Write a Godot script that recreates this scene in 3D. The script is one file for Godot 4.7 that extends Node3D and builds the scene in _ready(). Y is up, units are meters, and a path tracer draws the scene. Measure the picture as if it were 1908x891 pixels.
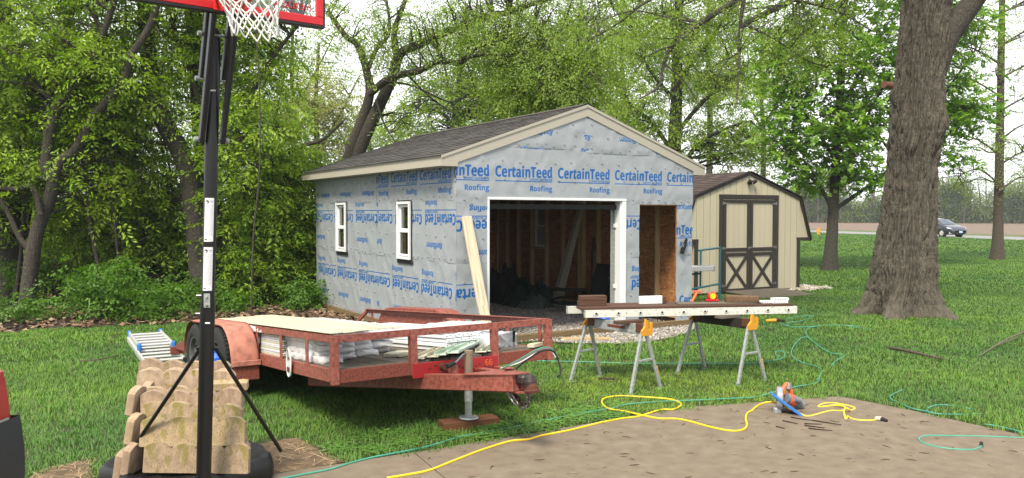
extends Node3D

var mats := {}
var grain: Texture2D
var speck: Texture2D
var blotch: Texture2D

func v(x: float, y: float, z: float) -> Vector3:
	return Vector3(x, y, z)

func rng(s: int) -> RandomNumberGenerator:
	var r := RandomNumberGenerator.new()
	r.seed = s
	return r

# ---------------------------------------------------------------- mesh builder
class MB:
	var p := PackedVector3Array()
	var nn := PackedVector3Array()
	var uv := PackedVector2Array()
	var cc := PackedColorArray()
	var tint := Color.WHITE
	var X := Transform3D.IDENTITY
	var uo := Vector2.ZERO

	func vt(a: Vector3, n: Vector3, u: Vector2) -> void:
		p.append(X * a)
		nn.append((X.basis * n).normalized())
		uv.append(u + uo)
		cc.append(tint)

	func tri(a: Vector3, b: Vector3, c: Vector3, na: Vector3, nb: Vector3, nc: Vector3, ua := Vector2.ZERO, ub := Vector2.ZERO, uc := Vector2.ZERO) -> void:
		if (c - a).cross(b - a).dot(na + nb + nc) >= 0.0:
			vt(a, na, ua); vt(b, nb, ub); vt(c, nc, uc)
		else:
			vt(a, na, ua); vt(c, nc, uc); vt(b, nb, ub)

	func flat(a: Vector3, b: Vector3, c: Vector3, n: Vector3, ua := Vector2.ZERO, ub := Vector2.ZERO, uc := Vector2.ZERO) -> void:
		var m := (b - a).cross(c - a).normalized()
		if m.dot(n) < 0.0:
			m = -m
		tri(a, b, c, m, m, m, ua, ub, uc)

	func quad(a: Vector3, b: Vector3, c: Vector3, d: Vector3, n: Vector3, u0 := Vector2.ZERO, u1 := Vector2.ONE) -> void:
		flat(a, b, c, n, u0, Vector2(u1.x, u0.y), u1)
		flat(a, c, d, n, u0, u1, Vector2(u0.x, u1.y))

	# a box with chamfered edges; u runs along its longer side
	func box(c: Vector3, size: Vector3, bev := 0.0, bas := Basis.IDENTITY) -> void:
		var h := size * 0.5
		var b := minf(bev, minf(h.x, minf(h.y, h.z)) * 0.6)
		var f := func(s: Vector3, ax: int) -> Vector3:
			var q := Vector3(s.x * (h.x - b), s.y * (h.y - b), s.z * (h.z - b))
			q[ax] = s[ax] * h[ax]
			return q
		var w := func(q: Vector3) -> Vector3:
			return c + bas * q
		for ax in 3:
			var i := (ax + 1) % 3
			var j := (ax + 2) % 3
			if size[i] < size[j]:
				var t := i
				i = j
				j = t
			for s in [-1.0, 1.0]:
				var q := []
				for k in [[-1.0, -1.0], [1.0, -1.0], [1.0, 1.0], [-1.0, 1.0]]:
					var sg := Vector3.ZERO
					sg[ax] = s
					sg[i] = k[0]
					sg[j] = k[1]
					q.append(f.call(sg, ax))
				var n := Vector3.ZERO
				n[ax] = s
				quad(w.call(q[0]), w.call(q[1]), w.call(q[2]), w.call(q[3]), bas * n, Vector2(q[0][i], q[0][j]), Vector2(q[2][i], q[2][j]))
		if b <= 0.0:
			return
		for ax in 3:
			var i := (ax + 1) % 3
			var j := (ax + 2) % 3
			for si in [-1.0, 1.0]:
				for sj in [-1.0, 1.0]:
					var lo := Vector3.ZERO
					lo[i] = si
					lo[j] = sj
					var hi := lo
					lo[ax] = -1.0
					hi[ax] = 1.0
					var n := Vector3.ZERO
					n[i] = si
					n[j] = sj
					quad(w.call(f.call(lo, i)), w.call(f.call(hi, i)), w.call(f.call(hi, j)), w.call(f.call(lo, j)), bas * n, Vector2(-h[ax], 0), Vector2(h[ax], 0.01))
		for sx in [-1.0, 1.0]:
			for sy in [-1.0, 1.0]:
				for sz in [-1.0, 1.0]:
					var s := Vector3(sx, sy, sz)
					flat(w.call(f.call(s, 0)), w.call(f.call(s, 1)), w.call(f.call(s, 2)), bas * s)

	# a squared bar from a to b, w wide and h high (h towards up)
	func bar(a: Vector3, b: Vector3, w: float, h: float, up := Vector3.UP, bev := 0.0) -> void:
		var x := (b - a).normalized()
		var z := x.cross(up)
		if z.length() < 0.01:
			z = x.cross(Vector3.BACK)
		z = z.normalized()
		box((a + b) * 0.5, Vector3(a.distance_to(b), h, w), bev, Basis(x, z.cross(x), z))

	func tube(pts: Array, radii, sides := 8, cap := true, wob := 0.0, r: RandomNumberGenerator = null) -> void:
		var n := pts.size()
		var t: Vector3 = (pts[1] - pts[0]).normalized()
		var s := t.cross(Vector3.UP if absf(t.y) < 0.9 else Vector3.RIGHT).normalized()
		var rings := []
		var nrm := []
		var run := 0.0
		var us := []
		for i in n:
			var d: Vector3
			if i == 0:
				d = pts[1] - pts[0]
			elif i == n - 1:
				d = pts[i] - pts[i - 1]
			else:
				d = pts[i + 1] - pts[i - 1]
			d = d.normalized()
			s = (s - d * s.dot(d)).normalized()
			var q := d.cross(s)
			var rad: float = radii if radii is float else radii[i]
			if i > 0:
				run += pts[i].distance_to(pts[i - 1])
			us.append(run)
			var ring := []
			var nr := []
			for k in sides + 1:
				var a := TAU * float(k % sides) / sides
				var o := s * cos(a) + q * sin(a)
				var rr := rad
				if wob > 0.0 and r != null and k < sides:
					rr *= 1.0 + r.randf_range(-wob, wob)
				ring.append(pts[i] + o * rr)
				nr.append(o)
			ring[sides] = ring[0]
			rings.append(ring)
			nrm.append(nr)
		var girth: float = TAU * (radii if radii is float else radii[0])
		for i in n - 1:
			for k in sides:
				var u0 := float(k) / sides * girth
				var u1 := float(k + 1) / sides * girth
				tri(rings[i][k], rings[i + 1][k], rings[i + 1][k + 1], nrm[i][k], nrm[i + 1][k], nrm[i + 1][k + 1], Vector2(us[i], u0), Vector2(us[i + 1], u0), Vector2(us[i + 1], u1))
				tri(rings[i][k], rings[i + 1][k + 1], rings[i][k + 1], nrm[i][k], nrm[i + 1][k + 1], nrm[i][k + 1], Vector2(us[i], u0), Vector2(us[i + 1], u1), Vector2(us[i], u1))
		if cap:
			for e in [0, n - 1]:
				var d: Vector3 = (pts[0] - pts[1]) if e == 0 else (pts[n - 1] - pts[n - 2])
				for k in sides:
					flat(pts[e], rings[e][k], rings[e][k + 1], d)

	# turned about the y axis of X: profile of (radius, height)
	func lathe(prof: Array, sides := 16, smooth := true) -> void:
		for i in prof.size() - 1:
			var a: Vector2 = prof[i]
			var b: Vector2 = prof[i + 1]
			var e := (b - a)
			var n2 := Vector2(e.y, -e.x).normalized()
			for k in sides:
				var t0 := TAU * k / sides
				var t1 := TAU * (k + 1) / sides
				var d0 := Vector3(cos(t0), 0, sin(t0))
				var d1 := Vector3(cos(t1), 0, sin(t1))
				var n0 := d0 * n2.x + Vector3.UP * n2.y
				var n1 := d1 * n2.x + Vector3.UP * n2.y
				if not smooth:
					n0 = (n0 + n1).normalized()
					n1 = n0
				var u0 := Vector2(t0, a.y)
				if a.x > 0.0:
					tri(d0 * a.x + Vector3.UP * a.y, d1 * a.x + Vector3.UP * a.y, d1 * b.x + Vector3.UP * b.y, n0, n1, n1, u0, Vector2(t1, a.y), Vector2(t1, b.y))
				if b.x > 0.0:
					tri(d0 * a.x + Vector3.UP * a.y, d1 * b.x + Vector3.UP * b.y, d0 * b.x + Vector3.UP * b.y, n0, n1, n0, u0, Vector2(t1, b.y), Vector2(t0, b.y))

	# an outline in the xy plane given thickness along +z
	func slab(poly: Array, depth: float, bev := 0.0) -> void:
		var pv := PackedVector2Array(poly)
		var mid := Vector2.ZERO
		for q in pv:
			mid += q / pv.size()
		var ix := Geometry2D.triangulate_polygon(pv)
		for z in [0.0, depth]:
			for i in range(0, ix.size(), 3):
				var a := pv[ix[i]]
				var b := pv[ix[i + 1]]
				var c := pv[ix[i + 2]]
				flat(Vector3(a.x, a.y, z), Vector3(b.x, b.y, z), Vector3(c.x, c.y, z), Vector3(0, 0, z - depth * 0.5), a, b, c)
		var ccw := not Geometry2D.is_polygon_clockwise(pv)
		var run := 0.0
		for i in pv.size():
			var a := pv[i]
			var b := pv[(i + 1) % pv.size()]
			var e := b - a
			var n := Vector3(e.y, -e.x, 0) * (1.0 if ccw else -1.0)
			quad(Vector3(a.x, a.y, 0), Vector3(b.x, b.y, 0), Vector3(b.x, b.y, depth), Vector3(a.x, a.y, depth), n, Vector2(run, 0), Vector2(run + e.length(), depth))
			run += e.length()

	# a smooth sheet f(i, j) over nx by ny cells; skip(i, j) leaves a cell out
	func sheet(nx: int, ny: int, f: Callable, side: Vector3, uvf = null, skip = null) -> void:
		var q := []
		for j in ny + 1:
			for i in nx + 1:
				q.append(f.call(i, j))
		var ns := []
		var w := nx + 1
		for j in ny + 1:
			for i in nx + 1:
				var dx: Vector3 = q[j * w + mini(i + 1, nx)] - q[j * w + maxi(i - 1, 0)]
				var dy: Vector3 = q[mini(j + 1, ny) * w + i] - q[maxi(j - 1, 0) * w + i]
				var n := dx.cross(dy)
				n = n.normalized() if n.length_squared() > 1e-16 else side
				ns.append(n)
		var flip: float = 1.0
		if side != Vector3.ZERO:
			flip = 1.0 if ns[(ny / 2) * w + nx / 2].dot(side) > 0.0 else -1.0
		for j in ny:
			for i in nx:
				if skip != null and skip.call(i, j):
					continue
				var k := [j * w + i, j * w + i + 1, (j + 1) * w + i + 1, (j + 1) * w + i]
				var us := []
				for e in [[i, j], [i + 1, j], [i + 1, j + 1], [i, j + 1]]:
					us.append(uvf.call(e[0], e[1]) if uvf != null else Vector2(float(e[0]) / nx, float(e[1]) / ny))
				tri(q[k[0]], q[k[1]], q[k[2]], ns[k[0]] * flip, ns[k[1]] * flip, ns[k[2]] * flip, us[0], us[1], us[2])
				tri(q[k[0]], q[k[2]], q[k[3]], ns[k[0]] * flip, ns[k[2]] * flip, ns[k[3]] * flip, us[0], us[2], us[3])

	func mesh() -> ArrayMesh:
		var a := []
		a.resize(Mesh.ARRAY_MAX)
		a[Mesh.ARRAY_VERTEX] = p
		a[Mesh.ARRAY_NORMAL] = nn
		a[Mesh.ARRAY_TEX_UV] = uv
		a[Mesh.ARRAY_COLOR] = cc
		var m := ArrayMesh.new()
		m.add_surface_from_arrays(Mesh.PRIMITIVE_TRIANGLES, a)
		return m

# ---------------------------------------------------------------- nodes
func thing(called: String, label: String, category: String, at := Vector3.ZERO, turn := 0.0, group := "") -> Node3D:
	var o := Node3D.new()
	o.name = numbered(called, self)
	add_child(o, true)
	o.position = at
	o.rotation.y = turn
	tag(o, label, category, group)
	return o

func tag(o: Node, label: String, category: String, group := "", kind := "") -> void:
	if label: o.set_meta("label", label)
	if category: o.set_meta("category", category)
	if group: o.set_meta("group", group)
	if kind: o.set_meta("kind", kind)

func numbered(called: String, parent: Node) -> String:
	if not parent.has_node(NodePath(called)):
		return called
	var k: int = parent.get_meta("n_" + called, 0) + 1
	parent.set_meta("n_" + called, k)
	return "%s_%03d" % [called, k]

func put(mesh, called: String, m: Material, parent: Node = self, at := Vector3.ZERO) -> MeshInstance3D:
	var o := MeshInstance3D.new()
	o.mesh = mesh.mesh() if mesh is MB else mesh
	o.material_override = m
	o.name = numbered(called, parent)
	parent.add_child(o, true)
	o.position = at
	return o

func solo(mesh, called: String, m: Material, label: String, category: String, at := Vector3.ZERO, turn := 0.0, group := "") -> MeshInstance3D:
	var o := put(mesh, called, m, self, at)
	o.rotation.y = turn
	tag(o, label, category, group)
	return o

func struct(mesh, called: String, m: Material, at := Vector3.ZERO) -> MeshInstance3D:
	var o := put(mesh, called, m, self, at)
	o.set_meta("kind", "structure")
	return o

func many(mesh: Mesh, xf: Array, tints: Array, called: String, m: Material, parent: Node = self, kind := "stuff") -> MultiMeshInstance3D:
	var mm := MultiMesh.new()
	mm.transform_format = MultiMesh.TRANSFORM_3D
	mm.use_colors = true
	mm.mesh = mesh
	mm.instance_count = xf.size()
	for i in xf.size():
		mm.set_instance_transform(i, xf[i])
		mm.set_instance_color(i, tints[i] if i < tints.size() else Color.WHITE)
	var o := MultiMeshInstance3D.new()
	o.multimesh = mm
	o.material_override = m
	o.name = numbered(called, parent)
	parent.add_child(o, true)
	if kind: o.set_meta("kind", kind)
	return o

# ---------------------------------------------------------------- materials
func picture(w: int, h: int, f: Callable) -> ImageTexture:
	var im := Image.create_empty(w, h, false, Image.FORMAT_RGB8)
	for y in h:
		for x in w:
			im.set_pixel(x, y, f.call(x, y))
	return ImageTexture.create_from_image(im)

func fnl(s: int, freq: float, oct := 3, type := FastNoiseLite.TYPE_SIMPLEX_SMOOTH) -> FastNoiseLite:
	var n := FastNoiseLite.new()
	n.seed = s
	n.frequency = freq
	n.noise_type = type
	n.fractal_octaves = oct
	return n

func noise_tex(s: int, freq: float, stops: Array, size := 512, oct := 4, type := FastNoiseLite.TYPE_SIMPLEX_SMOOTH) -> NoiseTexture2D:
	var t := NoiseTexture2D.new()
	t.width = size
	t.height = size
	t.seamless = true
	t.noise = fnl(s, freq, oct, type)
	var g := Gradient.new()
	var offs := PackedFloat32Array()
	var cols := PackedColorArray()
	for q in stops:
		offs.append(q[0])
		cols.append(q[1])
	g.offsets = offs
	g.colors = cols
	t.color_ramp = g
	return t

func gray(a: float) -> Color:
	return Color(a, a, a)

# kind of surface: colour is sRGB; tex multiplies it; o holds extra settings
func mat(key: String, col := Color.WHITE, rough := 0.8, tex: Texture2D = null, o := {}) -> StandardMaterial3D:
	if mats.has(key):
		return mats[key]
	var m := StandardMaterial3D.new()
	m.resource_name = key
	m.albedo_color = col
	m.roughness = rough
	m.vertex_color_use_as_albedo = true
	m.albedo_texture = tex
	for k in o:
		m.set(k, o[k])
	mats[key] = m
	return m

func tri3(scale: float, world := true) -> Dictionary:
	return {"uv1_triplanar": true, "uv1_world_triplanar": world, "uv1_scale": Vector3.ONE * scale}

func lin(r: float, g: float, b: float) -> Color:
	return Color(r, g, b)

func spline(pts: Array, per := 6) -> Array:
	var out := []
	for i in pts.size() - 1:
		var a: Vector3 = pts[maxi(i - 1, 0)]
		var b: Vector3 = pts[i]
		var c: Vector3 = pts[i + 1]
		var d: Vector3 = pts[mini(i + 2, pts.size() - 1)]
		for k in per:
			out.append(b.cubic_interpolate(c, a, d, float(k) / per))
	out.append(pts[-1])
	return out

func taper(r0: float, r1: float, n: int) -> Array:
	var out := []
	for i in n:
		out.append(lerpf(r0, r1, float(i) / (n - 1)))
	return out

# ---------------------------------------------------------------- the scene
func _ready() -> void:
	# camera
	var cam := Camera3D.new()
	cam.name = "camera"
	cam.position = v(0, 1.8, 0)
	cam.rotation = v(-0.0312, 0, 0.0016)
	cam.fov = 32.83
	cam.near = 0.1
	cam.far = 900.0
	add_child(cam)
	cam.current = true
	# sky: bright broken cloud
	var env := Environment.new()
	env.background_mode = Environment.BG_SKY
	var pan := PanoramaSkyMaterial.new()
	pan.panorama = cloud_sky()
	pan.energy_multiplier = 1.0
	var sky := Sky.new()
	sky.sky_material = pan
	env.sky = sky
	env.background_energy_multiplier = 1.0
	env.ambient_light_source = Environment.AMBIENT_SOURCE_SKY
	env.tonemap_mode = Environment.TONE_MAPPER_LINEAR
	env.tonemap_exposure = 2.35
	env.fog_enabled = true
	env.fog_density = 0.0005
	env.fog_light_color = Color(0.86, 0.89, 0.92)
	env.sdfgi_enabled = true
	env.ssao_enabled = true
	env.ssil_enabled = true
	var we := WorldEnvironment.new()
	we.name = "world_environment"
	we.environment = env
	add_child(we)
	# sun behind thin cloud, high over the viewer's left shoulder
	var sun := DirectionalLight3D.new()
	sun.name = "sun"
	sun.light_energy = 0.95
	sun.light_angular_distance = 16.0
	sun.light_color = Color(1.0, 0.96, 0.88)
	sun.shadow_enabled = true
	sun.rotation_degrees = v(-53, -22, 0)
	add_child(sun)

	surfaces()
	setting()
	garage()
	shed()
	trees()
	trailer()
	sawhorses()
	hoop()
	small_things()
	lawn()

func cloud_sky() -> ImageTexture:
	var w := 512
	var h := 256
	var a := fnl(5, 1.1, 5)
	var b := fnl(9, 3.0, 4)
	var im := Image.create_empty(w, h, false, Image.FORMAT_RGBF)
	for y in h:
		var el := PI * (0.5 - (y + 0.5) / h)
		for x in w:
			var az := TAU * (x + 0.5) / w
			var d := Vector3(cos(el) * cos(az), sin(el) * 2.2, cos(el) * sin(az))
			var t := clampf(0.62 + 0.75 * a.get_noise_3dv(d) + 0.22 * b.get_noise_3dv(d), 0.0, 1.0)
			var c := Color(0.32, 0.36, 0.44).lerp(Color(0.84, 0.85, 0.87), smoothstep(0.22, 0.75, t))
			if el < 0.0:
				c = Color(0.16, 0.17, 0.12)
			im.set_pixel(x, y, c)
	return ImageTexture.create_from_image(im)

func surfaces() -> void:
	# long grain, reused with many tints
	var g1 := fnl(11, 0.02, 4)
	var g2 := fnl(12, 0.06, 2)
	grain = picture(512, 256, func(x, y):
		var w: float = g1.get_noise_2d(x * 0.25, y * 4.0) * 0.5 + g2.get_noise_2d(x * 0.12, y * 6.0) * 0.45
		return gray(clampf(0.84 + w * 0.34, 0.4, 1.0)))
	speck = noise_tex(21, 0.12, [[0.0, gray(0.55)], [0.35, gray(0.85)], [0.6, gray(0.97)], [1.0, gray(1.0)]], 512, 3)
	blotch = noise_tex(22, 0.012, [[0.0, gray(0.62)], [0.5, gray(0.88)], [1.0, gray(1.0)]], 512, 5)
	var board := {"uv1_scale": v(0.5, 1.6, 1), "heightmap_enabled": true, "heightmap_texture": grain, "heightmap_scale": 0.15}
	mat("spruce", Color(0.86, 0.81, 0.70), 0.75, grain, board)
	mat("stud", Color(0.78, 0.67, 0.49), 0.8, grain, board)
	mat("timber", Color(0.47, 0.39, 0.26), 0.9, grain, board)
	mat("old_wood", Color(0.42, 0.38, 0.33), 0.95, grain, board)
	mat("brown_wood", Color(0.33, 0.22, 0.15), 0.85, grain, board)
	mat("deck_wood", Color(0.44, 0.40, 0.35), 0.95, grain, board)
	var osb_n := fnl(31, 0.045, 2, FastNoiseLite.TYPE_CELLULAR)
	osb_n.cellular_return_type = FastNoiseLite.RETURN_CELL_VALUE
	osb_n.domain_warp_enabled = true
	osb_n.domain_warp_amplitude = 18.0
	var osb := picture(512, 512, func(x, y):
		var a: float = osb_n.get_noise_2d(x * 0.45, y * 2.0)
		var b: float = osb_n.get_noise_2d(y * 0.5 + 900.0, x * 2.0)
		var t := clampf(0.5 + 0.5 * (a if a * 13.0 - floorf(a * 13.0) > 0.45 else b), 0, 1)
		return Color(0.46, 0.31, 0.18).lerp(Color(0.74, 0.57, 0.37), t))
	mat("osb", Color(0.98, 0.92, 0.88), 0.85, osb, tri3(0.8, false))
	# painted and rusted metal
	var rust_n := fnl(41, 0.03, 5)
	var rust_f := fnl(42, 0.2, 2)
	var rust := picture(512, 512, func(x, y):
		var a := rust_n.get_noise_2d(x, y) + 0.45 * rust_f.get_noise_2d(x, y)
		var c := Color(0.46, 0.215, 0.18).lerp(Color(0.56, 0.325, 0.27), clampf(0.5 + rust_n.get_noise_2d(x + 700, y), 0, 1))
		if a > 0.36: c = Color(0.33, 0.20, 0.15)
		if a > 0.56: c = Color(0.17, 0.10, 0.08)
		if a < -0.62: c = Color(0.55, 0.38, 0.30)
		return c)
	mat("red_steel", Color(1, 1, 1), 0.55, rust, tri3(1.3, false))
	mat("rusty_steel", Color(0.86, 0.78, 0.72), 0.8, rust, tri3(2.6, false))
	mat("bright_red", Color(0.60, 0.085, 0.105), 0.45, speck, tri3(3.0, false))
	mat("dusty_red", Color(0.68, 0.44, 0.37), 0.8, blotch, tri3(1.5, false))
	mat("dirty_beam", Color(0.13, 0.10, 0.085), 0.7, blotch, tri3(4.0, false))
	mat("rust", Color(0.32, 0.17, 0.10), 0.9, speck, tri3(4.0, false))
	mat("steel", Color(0.55, 0.55, 0.55), 0.35, speck, {"metallic": 0.9, "uv1_triplanar": true, "uv1_scale": v(3, 3, 3)})
	mat("galvanised", Color(0.66, 0.68, 0.67), 0.5, noise_tex(43, 0.03, [[0.0, gray(0.72)], [1.0, gray(1.0)]], 256, 2, FastNoiseLite.TYPE_CELLULAR), {"metallic": 0.25, "uv1_triplanar": true, "uv1_scale": v(4, 4, 4)})
	mat("aluminium", Color(0.80, 0.80, 0.80), 0.42, speck, {"metallic": 0.35, "uv1_triplanar": true, "uv1_scale": v(2, 2, 2)})
	mat("painted_alu", Color(0.76, 0.76, 0.73), 0.6, noise_tex(44, 0.035, [[0.0, gray(0.25)], [0.16, gray(0.5)], [0.20, gray(0.93)], [1.0, gray(1.0)]], 512, 5), {"uv1_triplanar": true, "uv1_scale": v(1.1, 1.1, 1.1)})
	mat("black_paint", Color(0.024, 0.025, 0.028), 0.42)
	mat("black_plastic", Color(0.055, 0.058, 0.068), 0.5, blotch, tri3(2.0, false))
	mat("rubber", Color(0.075, 0.078, 0.09), 0.85, speck, tri3(3.0, false))
	mat("dark", Color(0.05, 0.05, 0.052), 0.8)
	mat("white_vinyl", Color(0.80, 0.81, 0.82), 0.42)
	mat("white_wrap", Color(0.77, 0.77, 0.77), 0.25)
	mat("cream_vinyl", Color(0.70, 0.68, 0.59), 0.5)
	mat("green_vinyl", Color(0.66, 0.74, 0.66), 0.5)
	mat("grey_vinyl", Color(0.55, 0.55, 0.54), 0.5)
	mat("fascia", Color(0.62, 0.60, 0.55), 0.6)
	mat("glass", Color(0.10, 0.12, 0.12, 0.12), 0.03, null, {"transparency": BaseMaterial3D.TRANSPARENCY_ALPHA})
	mat("yellow", Color(0.84, 0.58, 0.12), 0.5, speck, tri3(3.0, false))
	mat("cord_yellow", Color(0.86, 0.72, 0.09), 0.45)
	mat("hose_green", Color(0.24, 0.52, 0.44), 0.45)
	mat("blue", Color(0.10, 0.33, 0.72), 0.5)
	mat("orange", Color(0.80, 0.33, 0.17), 0.5)
	mat("red_plain", Color(0.68, 0.05, 0.06), 0.4)
	mat("grey_plastic", Color(0.40, 0.41, 0.43), 0.5)
	mat("tint", Color(1, 1, 1), 0.7)
	mat("tint_rough", Color(1, 1, 1), 0.95, speck, tri3(2.0, false))
	# shingles, siding
	var gr := noise_tex(51, 0.35, [[0.0, gray(0.30)], [0.5, gray(0.80)], [1.0, gray(1.0)]], 512, 2)
	mat("shingle", Color(1, 1, 1), 0.95, gr, tri3(2.0, false))
	mat("siding", Color(0.68, 0.65, 0.56), 0.8)
	mat("brown_trim", Color(0.19, 0.155, 0.125), 0.7, grain, {"uv1_scale": v(0.4, 2.0, 1)})
	# ground
	mat("soil", Color(0.20, 0.23, 0.10), 1.0, noise_tex(61, 0.02, [[0.0, Color(0.62, 0.72, 0.52)], [0.5, Color(0.9, 0.95, 0.8)], [1.0, Color(1, 1, 0.9)]], 512, 5), {"uv1_triplanar": true, "uv1_world_triplanar": true, "uv1_scale": v(0.25, 0.25, 0.25)})
	var con := noise_tex(62, 0.012, [[0.0, Color(0.46, 0.405, 0.345)], [0.35, Color(0.515, 0.46, 0.395)], [0.65, Color(0.54, 0.49, 0.42)], [1.0, Color(0.58, 0.535, 0.475)]], 1024, 6)
	mat("concrete", Color(0.89, 0.88, 0.86), 0.9, con, {"uv1_triplanar": true, "uv1_world_triplanar": true, "uv1_scale": v(0.42, 0.42, 0.42), "detail_enabled": true, "detail_blend_mode": BaseMaterial3D.BLEND_MODE_MUL, "detail_uv_layer": BaseMaterial3D.DETAIL_UV_2, "detail_albedo": noise_tex(63, 0.25, [[0.0, gray(0.5)], [0.4, gray(0.85)], [1.0, gray(1.0)]], 512, 3), "uv2_triplanar": true, "uv2_world_triplanar": true, "uv2_scale": v(1.7, 1.7, 1.7), "heightmap_enabled": true, "heightmap_texture": speck, "heightmap_scale": 0.12})
	mat("gravel_bed", Color(0.44, 0.42, 0.39), 1.0, speck, tri3(2.5))
	mat("stone", Color(1, 1, 1), 0.9, speck, tri3(8.0, false))
	mat("litter_bed", Color(0.20, 0.145, 0.10), 1.0, speck, tri3(1.5))
	mat("dirt", Color(0.42, 0.34, 0.25), 1.0, blotch, tri3(1.2))
	mat("field", Color(0.46, 0.38, 0.31), 1.0, noise_tex(64, 0.02, [[0.0, gray(0.7)], [1.0, gray(1.0)]], 512, 5), tri3(0.06))
	mat("asphalt", Color(0.50, 0.50, 0.50), 0.9, speck, tri3(0.5))
	mat("verge", Color(0.30, 0.36, 0.12), 1.0, blotch, tri3(0.2))
	# plants
	mat("blade", Color(1, 1, 1), 0.55, null, {"backlight_enabled": true, "backlight": Color(0.6, 0.7, 0.25)})
	mat("leaf", Color(1, 1, 1), 0.5, null, {"backlight_enabled": true, "backlight": Color(0.92, 1.0, 0.35)})
	mat("dry", Color(1, 1, 1), 0.9)
	var bk1 := fnl(71, 0.05, 4)
	var bark := picture(256, 512, func(x, y):
		var t := clampf(0.72 + 0.45 * bk1.get_noise_2d(x * 1.5, y * 0.4), 0.25, 1.0)
		return gray(t))
	mat("bark", Color(1, 1, 1), 0.95, bark, {"uv1_triplanar": true, "uv1_scale": v(2.0, 1.3, 2.0), "heightmap_enabled": true, "heightmap_texture": bark, "heightmap_scale": 1.5})

var bare := []        # outlines (x, z) where no lawn grows

func outline(pts: Array) -> PackedVector2Array:
	var o := PackedVector2Array()
	for q in pts:
		o.append(Vector2(q[0], q[1]))
	return o

func flat_sheet(poly: PackedVector2Array, y: float) -> MB:
	var b := MB.new()
	var ix := Geometry2D.triangulate_polygon(poly)
	for i in range(0, ix.size(), 3):
		var q := []
		for k in 3:
			q.append(v(poly[ix[i + k]].x, y, poly[ix[i + k]].y))
		b.flat(q[0], q[1], q[2], Vector3.UP)
	return b

func ragged(poly: PackedVector2Array, amp: float, sd: int) -> PackedVector2Array:
	var r := rng(sd)
	var o := PackedVector2Array()
	for i in poly.size():
		var a := poly[i]
		var c := poly[(i + 1) % poly.size()]
		var n := maxi(1, int(a.distance_to(c) / 0.25))
		for k in n:
			o.append(a.lerp(c, float(k) / n) + Vector2(r.randf_range(-amp, amp), r.randf_range(-amp, amp)))
	return o

func stone_mesh(s: int) -> ArrayMesh:
	var r := rng(s)
	var b := MB.new()
	var q := []
	for d in [v(1, 0, 0), v(-1, 0, 0), v(0, 1, 0), v(0, -1, 0), v(0, 0, 1), v(0, 0, -1)]:
		q.append((d + v(r.randf_range(-0.35, 0.35), r.randf_range(-0.25, 0.25), r.randf_range(-0.35, 0.35))) * v(1.0, 0.6, 0.75))
	for x in 2:
		for y in [2, 3]:
			for z in [4, 5]:
				b.flat(q[x], q[y], q[z], q[x] + q[y] + q[z])
	return b.mesh()

func scatter_stones(called: String, poly: PackedVector2Array, y: float, count: int, size: float, cols: Array, sd: int, skip = null) -> void:
	var r := rng(sd)
	var lo := poly[0]
	var hi := poly[0]
	for q in poly:
		lo = lo.min(q)
		hi = hi.max(q)
	for k in 2:
		var xf := []
		var ti := []
		var guard := 0
		while xf.size() < count / 2 and guard < count * 4:
			guard += 1
			var q := Vector2(r.randf_range(lo.x, hi.x), r.randf_range(lo.y, hi.y))
			if not Geometry2D.is_point_in_polygon(q, poly) or skip != null and skip.call(q):
				continue
			var s := size * r.randf_range(0.55, 1.35)
			xf.append(Transform3D(Basis.from_euler(v(r.randf_range(-0.5, 0.5), r.randf() * TAU, r.randf_range(-0.5, 0.5))).scaled(Vector3.ONE * s), v(q.x, y + s * r.randf_range(0.1, 0.5), q.y)))
			ti.append(cols[r.randi() % cols.size()] * r.randf_range(0.75, 1.15))
		many(stone_mesh(sd + k), xf, ti, called, mats.stone)

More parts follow.
